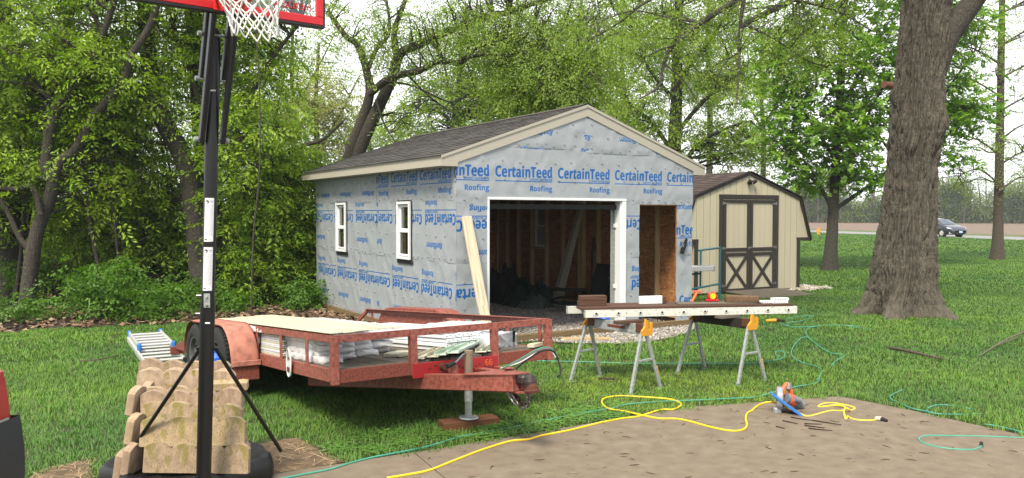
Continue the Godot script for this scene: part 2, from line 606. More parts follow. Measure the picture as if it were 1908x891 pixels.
func setting() -> void:
	var g := MB.new()
	var xs := [-160.0, -60.0, -20.0, 0.0, 20.0, 60.0, 160.0, 420.0]
	var zs := [30.0, 0.0, -20.0, -60.0, -160.0, -420.0]
	for i in xs.size() - 1:
		for j in zs.size() - 1:
			g.quad(v(xs[i], 0, zs[j]), v(xs[i + 1], 0, zs[j]), v(xs[i + 1], 0, zs[j + 1]), v(xs[i], 0, zs[j + 1]), Vector3.UP)
	struct(g, "lawn_ground", mats.soil)
	# driveway: two concrete slabs with a joint
	var drive := Node3D.new()
	drive.name = "driveway"
	add_child(drive)
	drive.set_meta("kind", "structure")
	var left := [[-2.6, 3.0], [-2.6, -4.6], [-1.691, -5.467], [-1.271, -5.715], [-0.737, -6.018], [3.555, 3.0]]
	var right := [[3.565, 3.0], [-0.728, -6.022], [-0.622, -6.082], [0.433, -6.73], [1.728, -7.49], [2.482, -7.69], [3.222, -7.918], [3.648, -7.339], [4.141, -6.508], [5.1, -4.8], [9.0, 3.0]]
	for q in [left, right]:
		var s := MB.new()
		s.X = Transform3D(Basis(Vector3.RIGHT, PI / 2), v(0, 0.014, 0))
		s.slab(Array(outline(q)), 0.1)
		put(s, "slab", mats.concrete, drive)
		bare.append(outline(q))
	# woodland floor
	var litter := outline([[-60, -9], [-14, -10.6], [-7.63, -12.04], [-7.15, -12.5], [-6.44, -12.8], [-5.6, -12.95], [-5.2, -13.35], [-4.5, -13.4], [-3.7, -13.3], [-3.0, -12.9], [-2.2, -12.2], [-1.4, -11.4], [-1.2, -11.3], [-3.8, -15.7], [-2.0, -20.0], [-1.0, -34.0], [-60, -60]])
	struct(flat_sheet(ragged(litter, 0.10, 3), 0.005), "woodland_floor", mats.litter_bed)
	bare.append(litter)
	var r := rng(77)
	var leafq := MB.new()
	leafq.quad(v(-0.5, 0, -0.28), v(0.5, 0, -0.22), v(0.5, 0.14, 0.25), v(-0.5, 0.08, 0.28), Vector3.UP)
	var xf := []
	var ti := []
	for k in 9000:
		var q := Vector2(r.randf_range(-11, -1.2), r.randf_range(-17.5, -11.2))
		if Geometry2D.is_point_in_polygon(q, litter):
			xf.append(Transform3D(Basis.from_euler(v(r.randf_range(-0.6, 0.6), r.randf() * TAU, r.randf_range(-0.6, 0.6))).scaled(Vector3.ONE * r.randf_range(0.04, 0.11)), v(q.x, r.randf_range(0.01, 0.05), q.y)))
			ti.append([Color(0.10, 0.055, 0.03), Color(0.16, 0.09, 0.05), Color(0.22, 0.14, 0.085), Color(0.07, 0.045, 0.03), Color(0.28, 0.2, 0.13)][r.randi() % 5])
	many(leafq.mesh(), xf, ti, "leaf_litter", mats.dry)
	# worn earth strip along the garage side
	var worn := outline([[-1.0, -11.0], [-1.5, -11.2], [-2.4, -12.3], [-3.2, -13.0], [-4.3, -13.6], [-4.4, -14.6], [-4.0, -15.7], [-3.75, -15.6]])
	struct(flat_sheet(ragged(worn, 0.06, 4), 0.012), "worn_earth", mats.dirt)
	bare.append(worn)
	# gravel floor and apron of the garage
	var apron := outline([[-0.5, -11.0], [0.30, -11.32], [0.64, -11.22], [1.01, -11.12], [1.45, -11.07], [1.84, -11.2], [2.31, -11.7], [2.76, -12.35], [3.0, -13.1], [1.9, -17.9], [-3.7, -15.5]])
	struct(flat_sheet(ragged(apron, 0.03, 5), 0.016), "gravel_bed", mats.gravel_bed)
	bare.append(apron)
	var cols := [Color(0.32, 0.29, 0.26), Color(0.42, 0.40, 0.37), Color(0.24, 0.22, 0.20), Color(0.50, 0.48, 0.45), Color(0.36, 0.31, 0.26)]
	scatter_stones("gravel", apron, 0.016, 26000, 0.021, cols, 81)
	# cobbles round the shed
	var ring := outline([[3.2, -17.4], [3.9, -17.75], [6.3, -19.0], [7.0, -18.9], [7.7, -19.5], [7.2, -20.2], [6.6, -19.6], [3.8, -18.0]])
	bare.append(ring)
	scatter_stones("cobble_bed", ring, 0.0, 1300, 0.06, [Color(0.40, 0.35, 0.28), Color(0.50, 0.46, 0.40), Color(0.30, 0.25, 0.2), Color(0.55, 0.5, 0.44)], 83)
	# bare patch by the hoop
	var patch := outline([[-1.98, -5.0], [-1.98, -6.2], [-1.75, -6.42], [-1.5, -6.2], [-1.3, -5.95], [-1.22, -5.76], [-1.7, -5.46]])
	struct(flat_sheet(ragged(patch, 0.05, 6), 0.010), "bare_patch", mats.dirt)
	bare.append(patch)
	var patch2 := outline([[-3.3, -4.7], [-3.25, -5.6], [-3.05, -5.9], [-2.7, -5.2], [-2.6, -4.6]])
	struct(flat_sheet(ragged(patch2, 0.05, 7), 0.010), "bare_patch", mats.dirt)
	bare.append(patch2)
	var straw := MB.new()
	straw.quad(v(-0.5, 0, -0.02), v(0.5, 0.03, -0.02), v(0.5, 0.03, 0.02), v(-0.5, 0, 0.02), Vector3.UP)
	xf = []
	ti = []
	for k in 2600:
		var q := Vector2(r.randf_range(-3.4, -1.0), r.randf_range(-6.6, -4.6))
		if Geometry2D.is_point_in_polygon(q, patch) or Geometry2D.is_point_in_polygon(q, patch2):
			xf.append(Transform3D(Basis.from_euler(v(r.randf_range(-0.25, 0.25), r.randf() * TAU, r.randf_range(-0.3, 0.3))).scaled(Vector3.ONE * r.randf_range(0.03, 0.09)), v(q.x, r.randf_range(0.015, 0.03), q.y)))
			ti.append(Color(0.42, 0.33, 0.19) * r.randf_range(0.6, 1.2))
	many(straw.mesh(), xf, ti, "dead_grass", mats.dry)
	# road, far verge, ploughed field
	var a := v(29.09, 0, -79.1)
	var d := v(0.279, 0, 0.960)
	var e := v(0.960, 0, -0.279)
	var strip := func(x0: float, x1: float, y: float, t0 := -220.0, t1 := 120.0) -> MB:
		var b := MB.new()
		b.quad(a + d * t0 + e * x0 + v(0, y, 0), a + d * t1 + e * x0 + v(0, y, 0), a + d * t1 + e * x1 + v(0, y, 0), a + d * t0 + e * x1 + v(0, y, 0), Vector3.UP)
		return b
	struct(strip.call(0.0, 6.5, 0.02), "road", mats.asphalt)
	struct(strip.call(6.5, 12.0, 0.012), "road_verge", mats.verge)
	struct(strip.call(12.0, 240.0, 0.008), "ploughed_field", mats.field)
	bare.append(PackedVector2Array([Vector2(a.x + d.x * -220, a.z + d.z * -220), Vector2(a.x + d.x * 120, a.z + d.z * 120), Vector2(300, 60), Vector2(300, -300)]))

func blade_patch(size: float, count: int, wide: float, hmin: float, hmax: float, sd: int) -> ArrayMesh:
	var r := rng(sd)
	var b := MB.new()
	for k in count:
		var o := v(r.randf_range(-0.5, 0.5) * size, 0, r.randf_range(-0.5, 0.5) * size)
		var yaw := r.randf() * TAU
		var dir := v(cos(yaw), 0, sin(yaw))
		var sidev := v(-sin(yaw), 0, cos(yaw)) * wide * r.randf_range(0.7, 1.2) * 0.5
		var h := r.randf_range(hmin, hmax)
		var lean := r.randf_range(0.25, 1.5)
		var m := o + dir * h * lean * 0.35 + v(0, h * 0.62, 0)
		var t := o + dir * h * lean + v(0, h * (1.05 - 0.38 * lean), 0)
		var n := (Vector3.UP * 0.7 - dir * 0.3 * lean + sidev * 60.0 * r.randf_range(-1, 1)).normalized()
		var c := Color(0.066, 0.160, 0.022).lerp(Color(0.145, 0.270, 0.042), r.randf())
		if r.randf() < 0.06:
			c = Color(0.22, 0.20, 0.09)
		b.tint = c
		b.tri(o - sidev, o + sidev, m + sidev * 0.8, n, n, n)
		b.tri(o - sidev, m + sidev * 0.8, m - sidev * 0.8, n, n, n)
		b.tri(m - sidev * 0.8, m + sidev * 0.8, t, n, n, n)
	return b.mesh()

func clover_patch(size: float, count: int, sd: int) -> ArrayMesh:
	var r := rng(sd)
	var b := MB.new()
	for k in count:
		var o := v(r.randf_range(-0.5, 0.5) * size, r.randf_range(0.015, 0.035), r.randf_range(-0.5, 0.5) * size)
		var y0 := r.randf() * TAU
		b.tint = Color(0.075, 0.19, 0.028).lerp(Color(0.135, 0.27, 0.042), r.randf())
		for j in 3:
			var a := y0 + j * TAU / 3
			var d := v(cos(a), r.randf_range(-0.2, 0.25), sin(a)) * r.randf_range(0.012, 0.018)
			var s := v(-sin(a), 0, cos(a)) * d.length() * 0.62
			b.quad(o, o + d * 0.7 + s, o + d * 1.15, o + d * 0.7 - s, Vector3.UP)
	return b.mesh()

func lawn() -> void:
	var r := rng(501)
	var tone := fnl(502, 0.35, 3)
	var worn := fnl(503, 0.9, 2)
	var foot := outline([[-0.73, -10.74], [2.88, -13.0], [-0.13, -17.83], [-3.75, -15.56]])
	var foot2 := outline([[3.9, -17.6], [6.85, -19.25], [5.1, -22.3], [2.2, -20.6]])
	var ok := func(q: Vector2) -> bool:
		for p in bare:
			if Geometry2D.is_point_in_polygon(q, p):
				return false
		return not Geometry2D.is_point_in_polygon(q, foot) and not Geometry2D.is_point_in_polygon(q, foot2)
	var bands := [
		["grass", 3.6, 9.5, 0.16, 115, 0.0045, 0.025, 0.066, 5],
		["grass", 9.5, 19.0, 0.24, 140, 0.007, 0.025, 0.062, 4],
		["grass", 19.0, 38.0, 0.45, 150, 0.016, 0.03, 0.08, 3],
		["grass", 38.0, 84.0, 0.95, 170, 0.045, 0.03, 0.09, 3]]
	for bd in bands:
		var step: float = bd[3]
		var meshes := []
		var xf := []
		var ti := []
		for k in bd[8]:
			meshes.append(blade_patch(step * 1.25, bd[4], bd[5], bd[6], bd[7], 600 + k * 7 + int(step * 100)))
			xf.append([])
			ti.append([])
		var z: float = -bd[1]
		while z > -bd[2]:
			var half: float = -z * (0.85 if z > -20.0 else 0.72) + 1.0
			var x := -half
			while x < half:
				var q := Vector2(x + r.randf_range(-0.3, 0.3) * step, z + r.randf_range(-0.3, 0.3) * step)
				x += step
				if q.x < -12.0 - q.y * 0.0 and q.y < -16.0:
					continue
				if not ok.call(q):
					continue
				var t := tone.get_noise_2d(q.x, q.y)
				var w := worn.get_noise_2d(q.x, q.y)
				var c := Color(1, 1, 1).lerp(Color(1.18, 1.16, 0.95), clampf(t * 2.0, 0, 1)).lerp(Color(0.66, 0.82, 0.9), clampf(-t * 1.8, 0, 1))
				var hs := r.randf_range(0.8, 1.2) * (1.0 + 0.25 * t)
				# trodden, yellowed turf around the sawhorses
				var tread := clampf(1.0 - Vector2(q.x - 1.5, (q.y + 8.3) * 1.5).length() / 2.4, 0.0, 1.0)
				if tread > 0.0:
					c = c.lerp(Color(1.9, 1.45, 1.0), tread * clampf(0.7 + w * 1.3, 0.0, 1.0))
					hs *= 1.0 - 0.45 * tread
				var i := r.randi() % meshes.size()
				xf[i].append(Transform3D(Basis(Vector3.UP, r.randf() * TAU).scaled(v(1, hs, 1)), v(q.x, 0, q.y)))
				ti[i].append(c)
			z -= step
		for k in meshes.size():
			if xf[k].size():
				many(meshes[k], xf[k], ti[k], "grass", mats.blade)
	# clover beside the driveway edge
	var cx := []
	var ct := []
	var cm := clover_patch(0.2, 60, 700)
	for k in 46:
		var t := r.randf()
		var q := Vector2(lerpf(-1.25, 1.2, t), lerpf(-5.75, -7.25, t)) + Vector2(-0.5, -0.87) * absf(r.randfn(0.0, 0.5)) + Vector2(r.randf_range(-0.1, 0.1), -0.02)
		if ok.call(q):
			cx.append(Transform3D(Basis(Vector3.UP, r.randf() * TAU).scaled(v(1, r.randf_range(0.7, 1.2), 1)), v(q.x, 0, q.y)))
			ct.append(Color(1, 1, 1) * r.randf_range(0.85, 1.2))
	many(cm, cx, ct, "clover", mats.blade)

# ---------------------------------------------------------------- printed house wrap
# draws text into an image: the front triangles of a TextMesh, four samples a pixel
func print_text(im: Image, text: String, box: Rect2, ink: Color, weight := 700, italic := false) -> void:
	var f := SystemFont.new()
	f.font_names = PackedStringArray(["Droid Sans"])
	f.font_weight = weight
	var t := TextMesh.new()
	t.font = f
	t.font_size = 64
	t.pixel_size = 0.01
	t.depth = 0.05
	t.curve_step = 1.0
	t.text = text
	var a := t.get_mesh_arrays()
	var vs: PackedVector3Array = a[Mesh.ARRAY_VERTEX]
	var ns: PackedVector3Array = a[Mesh.ARRAY_NORMAL]
	var ix: PackedInt32Array = a[Mesh.ARRAY_INDEX] if a[Mesh.ARRAY_INDEX] != null and a[Mesh.ARRAY_INDEX].size() else PackedInt32Array(range(vs.size()))
	var lo := Vector2(1e9, 1e9)
	var hi := -lo
	for q in vs:
		lo = lo.min(Vector2(q.x, q.y))
		hi = hi.max(Vector2(q.x, q.y))
	var cover := {}
	for i in range(0, ix.size(), 3):
		if ns[ix[i]].z < 0.5:
			continue
		var p := []
		for k in 3:
			var q := vs[ix[i + k]]
			var u := Vector2((q.x - lo.x) / (hi.x - lo.x), 1.0 - (q.y - lo.y) / (hi.y - lo.y))
			if italic:
				u.x = u.x * 0.94 + (1.0 - u.y) * 0.06
			p.append(box.position + u * box.size)
		var ar: float = (p[1] - p[0]).cross(p[2] - p[0])
		if absf(ar) < 1e-6:
			continue
		var x0 := int(floorf(minf(p[0].x, minf(p[1].x, p[2].x))))
		var x1 := int(ceilf(maxf(p[0].x, maxf(p[1].x, p[2].x))))
		var y0 := int(floorf(minf(p[0].y, minf(p[1].y, p[2].y))))
		var y1 := int(ceilf(maxf(p[0].y, maxf(p[1].y, p[2].y))))
		for y in range(y0, y1 + 1):
			for x in range(x0, x1 + 1):
				for s in 4:
					var c := Vector2(x + 0.25 + 0.5 * (s & 1), y + 0.25 + 0.5 * (s >> 1))
					var w0: float = (p[1] - p[0]).cross(c - p[0]) / ar
					var w1: float = (p[2] - p[1]).cross(c - p[1]) / ar
					var w2: float = (p[0] - p[2]).cross(c - p[2]) / ar
					if w0 >= 0 and w1 >= 0 and w2 >= 0:
						var key := y * 8192 + x
						cover[key] = cover.get(key, 0) | (1 << s)
	for key in cover:
		var m: int = cover[key]
		var k := (m & 1) + (m >> 1 & 1) + (m >> 2 & 1) + (m >> 3 & 1)
		var x: int = key % 8192
		var y: int = key / 8192
		if x >= 0 and y >= 0 and x < im.get_width() and y < im.get_height():
			im.set_pixel(x, y, im.get_pixel(x, y).lerp(ink, k * 0.25))

func wrap_material() -> void:
	var n := fnl(91, 0.02, 4)
	var f := fnl(92, 0.3, 2)
	var im := Image.create_empty(624, 600, false, Image.FORMAT_RGB8)
	for y in 600:
		for x in 624:
			var t := 0.565 + 0.01 * n.get_noise_2d(x, y) + 0.012 * f.get_noise_2d(x, y)
			im.set_pixel(x, y, Color(t * 0.975, t * 1.01, t * 1.045))
	var ink := Color(0.0, 0.31, 0.58)
	# one repeat is 1.04 m by 1.0 m: 600 pixels a metre
	for o in [Vector2(-2, 0), Vector2(2, 0), Vector2(0, -1.5), Vector2(0, 1.5)]:
		print_text(im, "CertainTeed", Rect2(Vector2(14, 234) + o, Vector2(558, 96)), ink)
		print_text(im, "Roofing", Rect2(Vector2(351, 396) + o * 0.4, Vector2(222, 62)), ink)
		print_text(im, "RoofRunner.", Rect2(Vector2(252, 36) + o * 0.4, Vector2(316, 54)), ink, 700, true)
	print_text(im, "SAINT-GOBAIN", Rect2(340, 336, 234, 19), ink, 700)
	print_text(im, "SAINT-GOBAIN", Rect2(341, 336, 234, 19), ink, 700)
	im.fill_rect(Rect2i(12, 358, 562, 8), ink)
	var t := ImageTexture.create_from_image(im)
	var crease := noise_tex(93, 0.010, [[0.0, gray(0.1)], [0.42, gray(0.5)], [0.5, gray(0.95)], [0.58, gray(0.5)], [1.0, gray(0.2)]], 512, 3)
	mat("wrap", Color(1, 1, 1), 0.42, t, {"heightmap_enabled": true, "heightmap_texture": crease, "heightmap_scale": 0.08})
	mat("wrap_plain", Color(0.60, 0.605, 0.62), 0.42)
	mat("cap", Color(0.53, 0.535, 0.55), 0.5)

# a sheet of house wrap on a wall: columns xs and rows ys (metres), holes as Rect2,
# place(u, y, out) gives the point; flip turns the print upside down; the printed rule stands at height rule
func wrap_sheet(parent: Node3D, xs: Array, ys: Array, place: Callable, side: Vector3, flip: bool, rule: float, shift: float, sd: int, holes := [], top = null, proud := 0.004) -> void:
	var n := fnl(sd, 1.5, 3)
	var n2 := fnl(sd + 1, 3.2, 2)
	var b := MB.new()
	var u0: float = xs[0]
	var u1: float = xs[-1]
	var y0: float = ys[0]
	var y1: float = ys[-1]
	var yy := func(i: int, j: int) -> float:
		if top == null:
			return ys[j]
		var lim: float = top.call(xs[i])
		return minf(ys[j], lim)
	b.sheet(xs.size() - 1, ys.size() - 1, func(i, j):
		var u: float = xs[i]
		var y: float = yy.call(i, j)
		var rg := 1.0 - absf(n.get_noise_2d(u + y * 0.45, y * 0.6 - u * 0.3)) * 2.0
		var out := proud + 0.003 + 0.022 * maxf(rg - 0.5, 0.0) + 0.004 * n2.get_noise_2d(u * 0.8, y)
		if j == 0: out = proud + 0.004 + 0.003 * n2.get_noise_2d(u * 2.0, 7.0)
		return place.call(u, y, out), side, func(i, j):
		var u: float = xs[i]
		var y: float = yy.call(i, j)
		if flip:
			return Vector2(-(u - shift) / 1.04, 0.602 - (rule - y))
		return Vector2((u - shift) / 1.04, 0.602 + (rule - y)), func(i, j):
		var c := Vector2((xs[i] + xs[i + 1]) * 0.5, (ys[j] + ys[j + 1]) * 0.5)
		for h in holes:
			if h.has_point(c):
				return true
		return top != null and ys[j] > top.call(xs[i]) and ys[j] > top.call(xs[i + 1]))
	var w := put(b, "house_wrap", mats.wrap, parent)
	# round cap nails in rows
	var caps := MB.new()
	var r := rng(sd)
	for row in [0.055, (y1 - y0) * 0.42, (y1 - y0) * 0.72]:
		var u := u0 + 0.12
		while u < u1 - 0.05:
			var y = y0 + row + r.randf_range(-0.02, 0.02)
			var q := Vector2(u, y)
			var hit = top != null and y > top.call(u) - 0.03
			for h in holes:
				if h.grow(0.05).has_point(q):
					hit = true
			if not hit:
				var c0: Vector3 = place.call(u, y, proud + 0.004)
				var o: Vector3 = place.call(u, y, proud + 0.014) - c0
				var ex: Vector3 = (place.call(u + 0.01, y, proud + 0.004) - c0).normalized()
				caps.X = Transform3D(Basis(ex, o.normalized(), ex.cross(o.normalized())), c0)
				caps.lathe([Vector2(0.0145, 0.0), Vector2(0.0145, 0.010), Vector2(0.011, 0.0125), Vector2(0.008, 0.010), Vector2(0.0, 0.0095)], 9)
			u += (0.17 if row < 0.1 else 0.30) + r.randf_range(-0.03, 0.03)
	if caps.p.size():
		var cn := put(caps, "cap_nails", mats.cap, parent)
		cn.set_meta("kind", "stuff")

func steps(a: float, b: float, d: float, also := []) -> Array:
	var n := maxi(1, int(ceilf((b - a) / d)))
	var o := []
	for i in n + 1:
		o.append(lerpf(a, b, float(i) / n))
	for q in also:
		if q > a and q < b:
			var near := false
			for i in o.size():
				if absf(o[i] - q) < d * 0.45 and i > 0 and i < o.size() - 1:
					o[i] = q
					near = true
					break
			if not near:
				o.append(q)
	o.sort()
	return o

func window_part(g: Node3D, c: Vector3, w: float, h: float, out: Vector3, across: Vector3) -> void:
	# a white vinyl double-hung window: frame, two sashes, panes
	var bas := Basis(across, Vector3.UP, across.cross(Vector3.UP))
	if bas.z.dot(out) < 0:
		bas = Basis(-across, Vector3.UP, (-across).cross(Vector3.UP))
	var X := Transform3D(bas, c)
	var fl := MB.new()
	fl.X = X
	for q in [[0.0, h * 0.5 + 0.010, w + 0.04, 0.02], [0.01, -h * 0.5 - 0.032, w + 0.09, 0.065], [w * 0.5 + 0.014, 0.0, 0.03, h], [-w * 0.5 - 0.008, 0.0, 0.016, h]]:
		fl.box(v(q[0], q[1], 0.014), v(q[2], q[3], 0.003))
	var fr := MB.new()
	fr.X = X
	for s in [-1.0, 1.0]:
		fr.box(v(s * (w * 0.5 - 0.02), 0, 0.0), v(0.04, h, 0.09), 0.004)
		fr.box(v(0, s * (h * 0.5 - 0.02), 0.0), v(w - 0.08, 0.04, 0.088), 0.004)
	put(fl, "flashing", mats.dark, g)
	var wn := put(fr, "window", mats.white_vinyl, g)
	for s in [-1.0, 1.0]:
		var sa := MB.new()
		sa.X = X
		var z: float = -0.012 if s > 0 else 0.012
		var hh := h * 0.5 - 0.05
		var cy: float = s * hh * 0.5
		for e in [-1.0, 1.0]:
			sa.box(v(e * (w * 0.5 - 0.055), cy, z), v(0.03, hh, 0.025), 0.003)
			sa.box(v(0, cy + e * (hh * 0.5 - 0.015), z), v(w - 0.14, 0.03, 0.024), 0.003)
		put(sa, "sash", mats.white_vinyl, wn)
		var gl := MB.new()
		gl.X = X
		gl.box(v(0, cy, z), v(w - 0.135, hh - 0.055, 0.004))
		put(gl, "pane", mats.glass, wn)

func garage() -> void:
	wrap_material()
	var g := thing("garage", "small unfinished garage wrapped in grey printed house wrap with brown shingle roof", "garage", v(-0.7301, 0, -10.7417), 0.5592)
	var W := 4.26
	var L := 5.69
	var eave := 2.4
	# wooden sills on the ground
	for q in [[v(0, 0.055, 0), v(0, 0.055, -1.9)], [v(0, 0.055, -1.91), v(0, 0.055, -4.95)], [v(0, 0.055, -4.96), v(0, 0.055, -L)], [v(0.05, 0.05, -0.03), v(2.2, 0.05, -0.03)], [v(2.21, 0.05, -0.03), v(W, 0.05, -0.03)], [v(W, 0.05, -0.1), v(W, 0.05, -L)]]:
		var b := MB.new()
		b.uo = Vector2(q[0].z, q[0].x)
		b.bar(q[0], q[1], 0.09, 0.115, Vector3.UP, 0.006)
		put(b, "sill_beam", mats.timber, g)
	# sheathing panels, with openings
	var lh := [Rect2(1.39, 1.135, 0.44, 0.82), Rect2(4.04, 1.145, 0.45, 0.82)]      # u = -z
	var rh := [Rect2(4.06, 1.13, 0.42, 0.82)]
	var panels := func(holes: Array, cuts: Array, y1: float, place: Callable) -> void:
		for i in cuts.size() - 1:
			var segs := [[0.1, y1]]
			for h in holes:
				if h.position.x < cuts[i + 1] - 0.01 and h.end.x > cuts[i] + 0.01:
					var n := []
					for s in segs:
						if h.position.y > s[0] and h.end.y < s[1]:
							n.append([s[0], h.position.y])
							n.append([h.end.y, s[1]])
						elif h.position.y <= s[0] and h.end.y < s[1] and h.end.y > s[0]:
							n.append([h.end.y, s[1]])
						else:
							n.append(s)
					segs = n
			for s in segs:
				var b := MB.new()
				var p0: Vector3 = place.call(cuts[i] + 0.001, s[0])
				var p1: Vector3 = place.call(cuts[i + 1] - 0.001, s[1])
				var sz := (p1 - p0).abs()
				sz = v(maxf(sz.x, 0.011), sz.y, maxf(sz.z, 0.011))
				b.box((p0 + p1) * 0.5, sz)
				put(b, "sheathing_panel", mats.osb, g)
	panels.call(lh, [0.0, 1.39, 1.83, 2.7, 4.04, 4.49, L], eave, func(u, y): return v(0.006, y, -u))
	panels.call(rh, [0.013, 0.55, 1.22, 2.44, 4.06, 4.48, L], eave, func(u, y): return v(W - 0.006, y, -u))
	panels.call([], [0.013, 1.22, 2.44, W - 0.013], eave, func(u, y): return v(u, y, -L + 0.006))
	panels.call([Rect2(0.48, -1, 2.32, 2.99), Rect2(3.15, -1, 0.77, 2.93)], [0.013, 0.48, 2.8, 3.15, 3.92, W - 0.013], eave, func(u, y): return v(u, y, -0.006))
	for z in [-0.012, -L]:
		var gb := MB.new()
		gb.X.origin = v(0, 0, z)
		gb.slab([Vector2(0, eave), Vector2(W, eave), Vector2(W, eave + 0.07), Vector2(W * 0.5, 3.21), Vector2(0, eave + 0.07)], 0.012)
		put(gb, "gable_sheathing", mats.osb, g)
	# studs
	var stud := func(p: Vector3, h: float, wx: float, wz: float) -> void:
		var b := MB.new()
		b.uo = Vector2(p.z * 3.1, p.x * 1.7)
		b.box(p + v(0, h * 0.5, 0), v(wx, h, wz), 0.003)
		put(b, "stud", mats.stud, g)
	for z in [-5.52, -5.07, -4.55, -4.01, -3.45, -2.90, -2.79, -2.33, -1.74, -1.27, -0.74, -0.2]:
		if z == -4.01 or z == -4.55:
			stud.call(v(W - 0.06, 0.1, z), 2.24, 0.089, 0.04)
		else:
			stud.call(v(W - 0.06, 0.1, z), 2.24, 0.089, 0.038)
	for z in [-0.25, -0.8, -1.36, -1.87, -2.5, -3.1, -3.6, -4.0, -4.53, -5.1]:
		stud.call(v(0.06, 0.1, z), 2.24, 0.089, 0.038)
	for x in [0.4, 0.8, 1.2, 1.6, 2.0, 2.4, 2.8, 3.2, 3.6, 4.0]:
		stud.call(v(x, 0.1, -L + 0.06), 2.24, 0.038, 0.089)
	var rail := func(a: Vector3, c: Vector3, w: float, h: float) -> void:
		var b := MB.new()
		b.bar(a, c, w, h, Vector3.UP, 0.003)
		put(b, "framing_rail", mats.stud, g)
	rail.call(v(W - 0.06, 1.10, -4.03), v(W - 0.06, 1.10, -4.53), 0.089, 0.038)
	rail.call(v(W - 0.06, 1.98, -4.03), v(W - 0.06, 1.98, -4.53), 0.089, 0.038)
	for x in [0.06, W - 0.06]:
		rail.call(v(x, 2.36, -0.02), v(x, 2.36, -L + 0.02), 0.089, 0.04)
		rail.call(v(x, 0.125, -0.1), v(x, 0.125, -L + 0.02), 0.089, 0.038)
	rail.call(v(0.15, 2.36, -L + 0.06), v(W - 0.15, 2.36, -L + 0.06), 0.089, 0.04)
	rail.call(v(0.15, 2.17, -0.06), v(W - 0.15, 2.17, -0.06), 0.089, 0.28)
	for z in [-0.9, -1.8, -2.7, -3.6, -4.5]:
		rail.call(v(0.02, 2.41, z), v(W - 0.02, 2.41, z), 0.038, 0.06)
		rail.call(v(0.0, 2.44, z + 0.045), v(W * 0.5, 3.22, z + 0.045), 0.038, 0.09)
		rail.call(v(W, 2.44, z + 0.045), v(W * 0.5, 3.22, z + 0.045), 0.038, 0.09)
	# roof deck and shingles
	var ap := v(W * 0.5, 3.385, 0)
	var sl := (v(-0.25, 2.558, 0) - ap)
	for s in [0, 1]:
		var mirror := func(q: Vector3) -> Vector3:
			return q if s == 0 else v(W - q.x, q.y, q.z)
		var dk := MB.new()
		var a: Vector3 = mirror.call(ap + v(0, -0.008, 0.02))
		var c: Vector3 = mirror.call(ap + sl + v(0, -0.008, 0.02))
		var off := v(0, 0, -L - 0.11)
		var nup := v(0, 1, 0)
		var dn := v(0, -0.016, 0)
		dk.quad(a, c, c + off, a + off, nup)
		dk.quad(a + dn, c + dn, c + off + dn, a + off + dn, -nup)
		dk.quad(c, c + dn, c + dn + off, c + off, sl)
		dk.quad(a, c, c + dn, a + dn, Vector3.BACK)
		var roof := put(dk, "roof", mats.old_wood, g)
		var r := rng(900 + s)
		var ln := sl.length() + 0.03
		var d := sl.normalized()
		var nr := v(-d.y, d.x, 0) if d.x > 0 else v(d.y, -d.x, 0)
		if nr.y < 0: nr = -nr
		var rows := 18
		for row in rows:
			var t1 := ln - row * ln / rows
			var t0 := maxf(t1 - ln / rows - 0.05, 0.0)
			var z := 0.035 + (r.randf_range(-0.9, 0.0) if row > 0 else 0.0)
			z = minf(z, 0.035)
			var zz := 0.035
			var first := z
			while zz > -L - 0.1:
				var zn := maxf(zz - (0.98 + (first if zz == 0.035 else 0.0) * 0.6), -L - 0.12)
				if zz - zn < 0.08:
					break
				var b := MB.new()
				var base := r.randf_range(0.85, 1.1)
				# laminated tabs of uneven width and tone
				var x := zz
				while x > zn + 0.001:
					var w := minf(r.randf_range(0.09, 0.22), x - zn)
					if x - w - zn < 0.05: w = x - zn
					b.tint = Color(0.078, 0.071, 0.066) * (base * r.randf_range(0.62, 1.35))
					var th := 0.006 + (0.004 if r.randf() < 0.5 else 0.0)
					var e0: Vector3 = mirror.call(ap + d * t0 + nr * 0.002 + v(0, 0, x))
					var e1: Vector3 = mirror.call(ap + d * t1 + nr * (0.006 + th) + v(0, 0, x))
					var e2: Vector3 = mirror.call(ap + d * t1 + nr * (0.006 + th) + v(0, 0, x - w))
					var e3: Vector3 = mirror.call(ap + d * t0 + nr * 0.002 + v(0, 0, x - w))
					var nm: Vector3 = nr if s == 0 else v(-nr.x, nr.y, 0)
					b.quad(e0, e1, e2, e3, nm)
					b.quad(e1, e2, e2 - nm * th, e1 - nm * th, mirror.call(d))
					b.quad(e0, e1, e1 - nm * th, e0 - nm * 0.001, Vector3.BACK)
					b.quad(e3, e2, e2 - nm * th, e3 - nm * 0.001, Vector3.FORWARD)
					x -= w
				put(b, "shingle", mats.shingle, roof)
				zz = zn - 0.003
		# fascia and soffit along the eave
		var fb := MB.new()
		var fx: float = -0.247 if s == 0 else W + 0.247
		fb.bar(v(fx, 2.487, 0.012), v(fx, 2.487, -L - 0.09), 0.018, 0.132, Vector3.UP, 0.003)
		put(fb, "fascia_board", mats.fascia, g)
		var dr := MB.new()
		dr.bar(v(fx + (-0.011 if s == 0 else 0.011), 2.545, 0.012), v(fx + (-0.011 if s == 0 else 0.011), 2.545, -L - 0.09), 0.008, 0.022)
		put(dr, "drip_edge", mats.fascia, g)
		var so := MB.new()
		so.box(v(-0.12 if s == 0 else W + 0.12, 2.427, -L * 0.5 - 0.03), v(0.235, 0.008, L + 0.1))
		put(so, "soffit", mats.fascia, g)
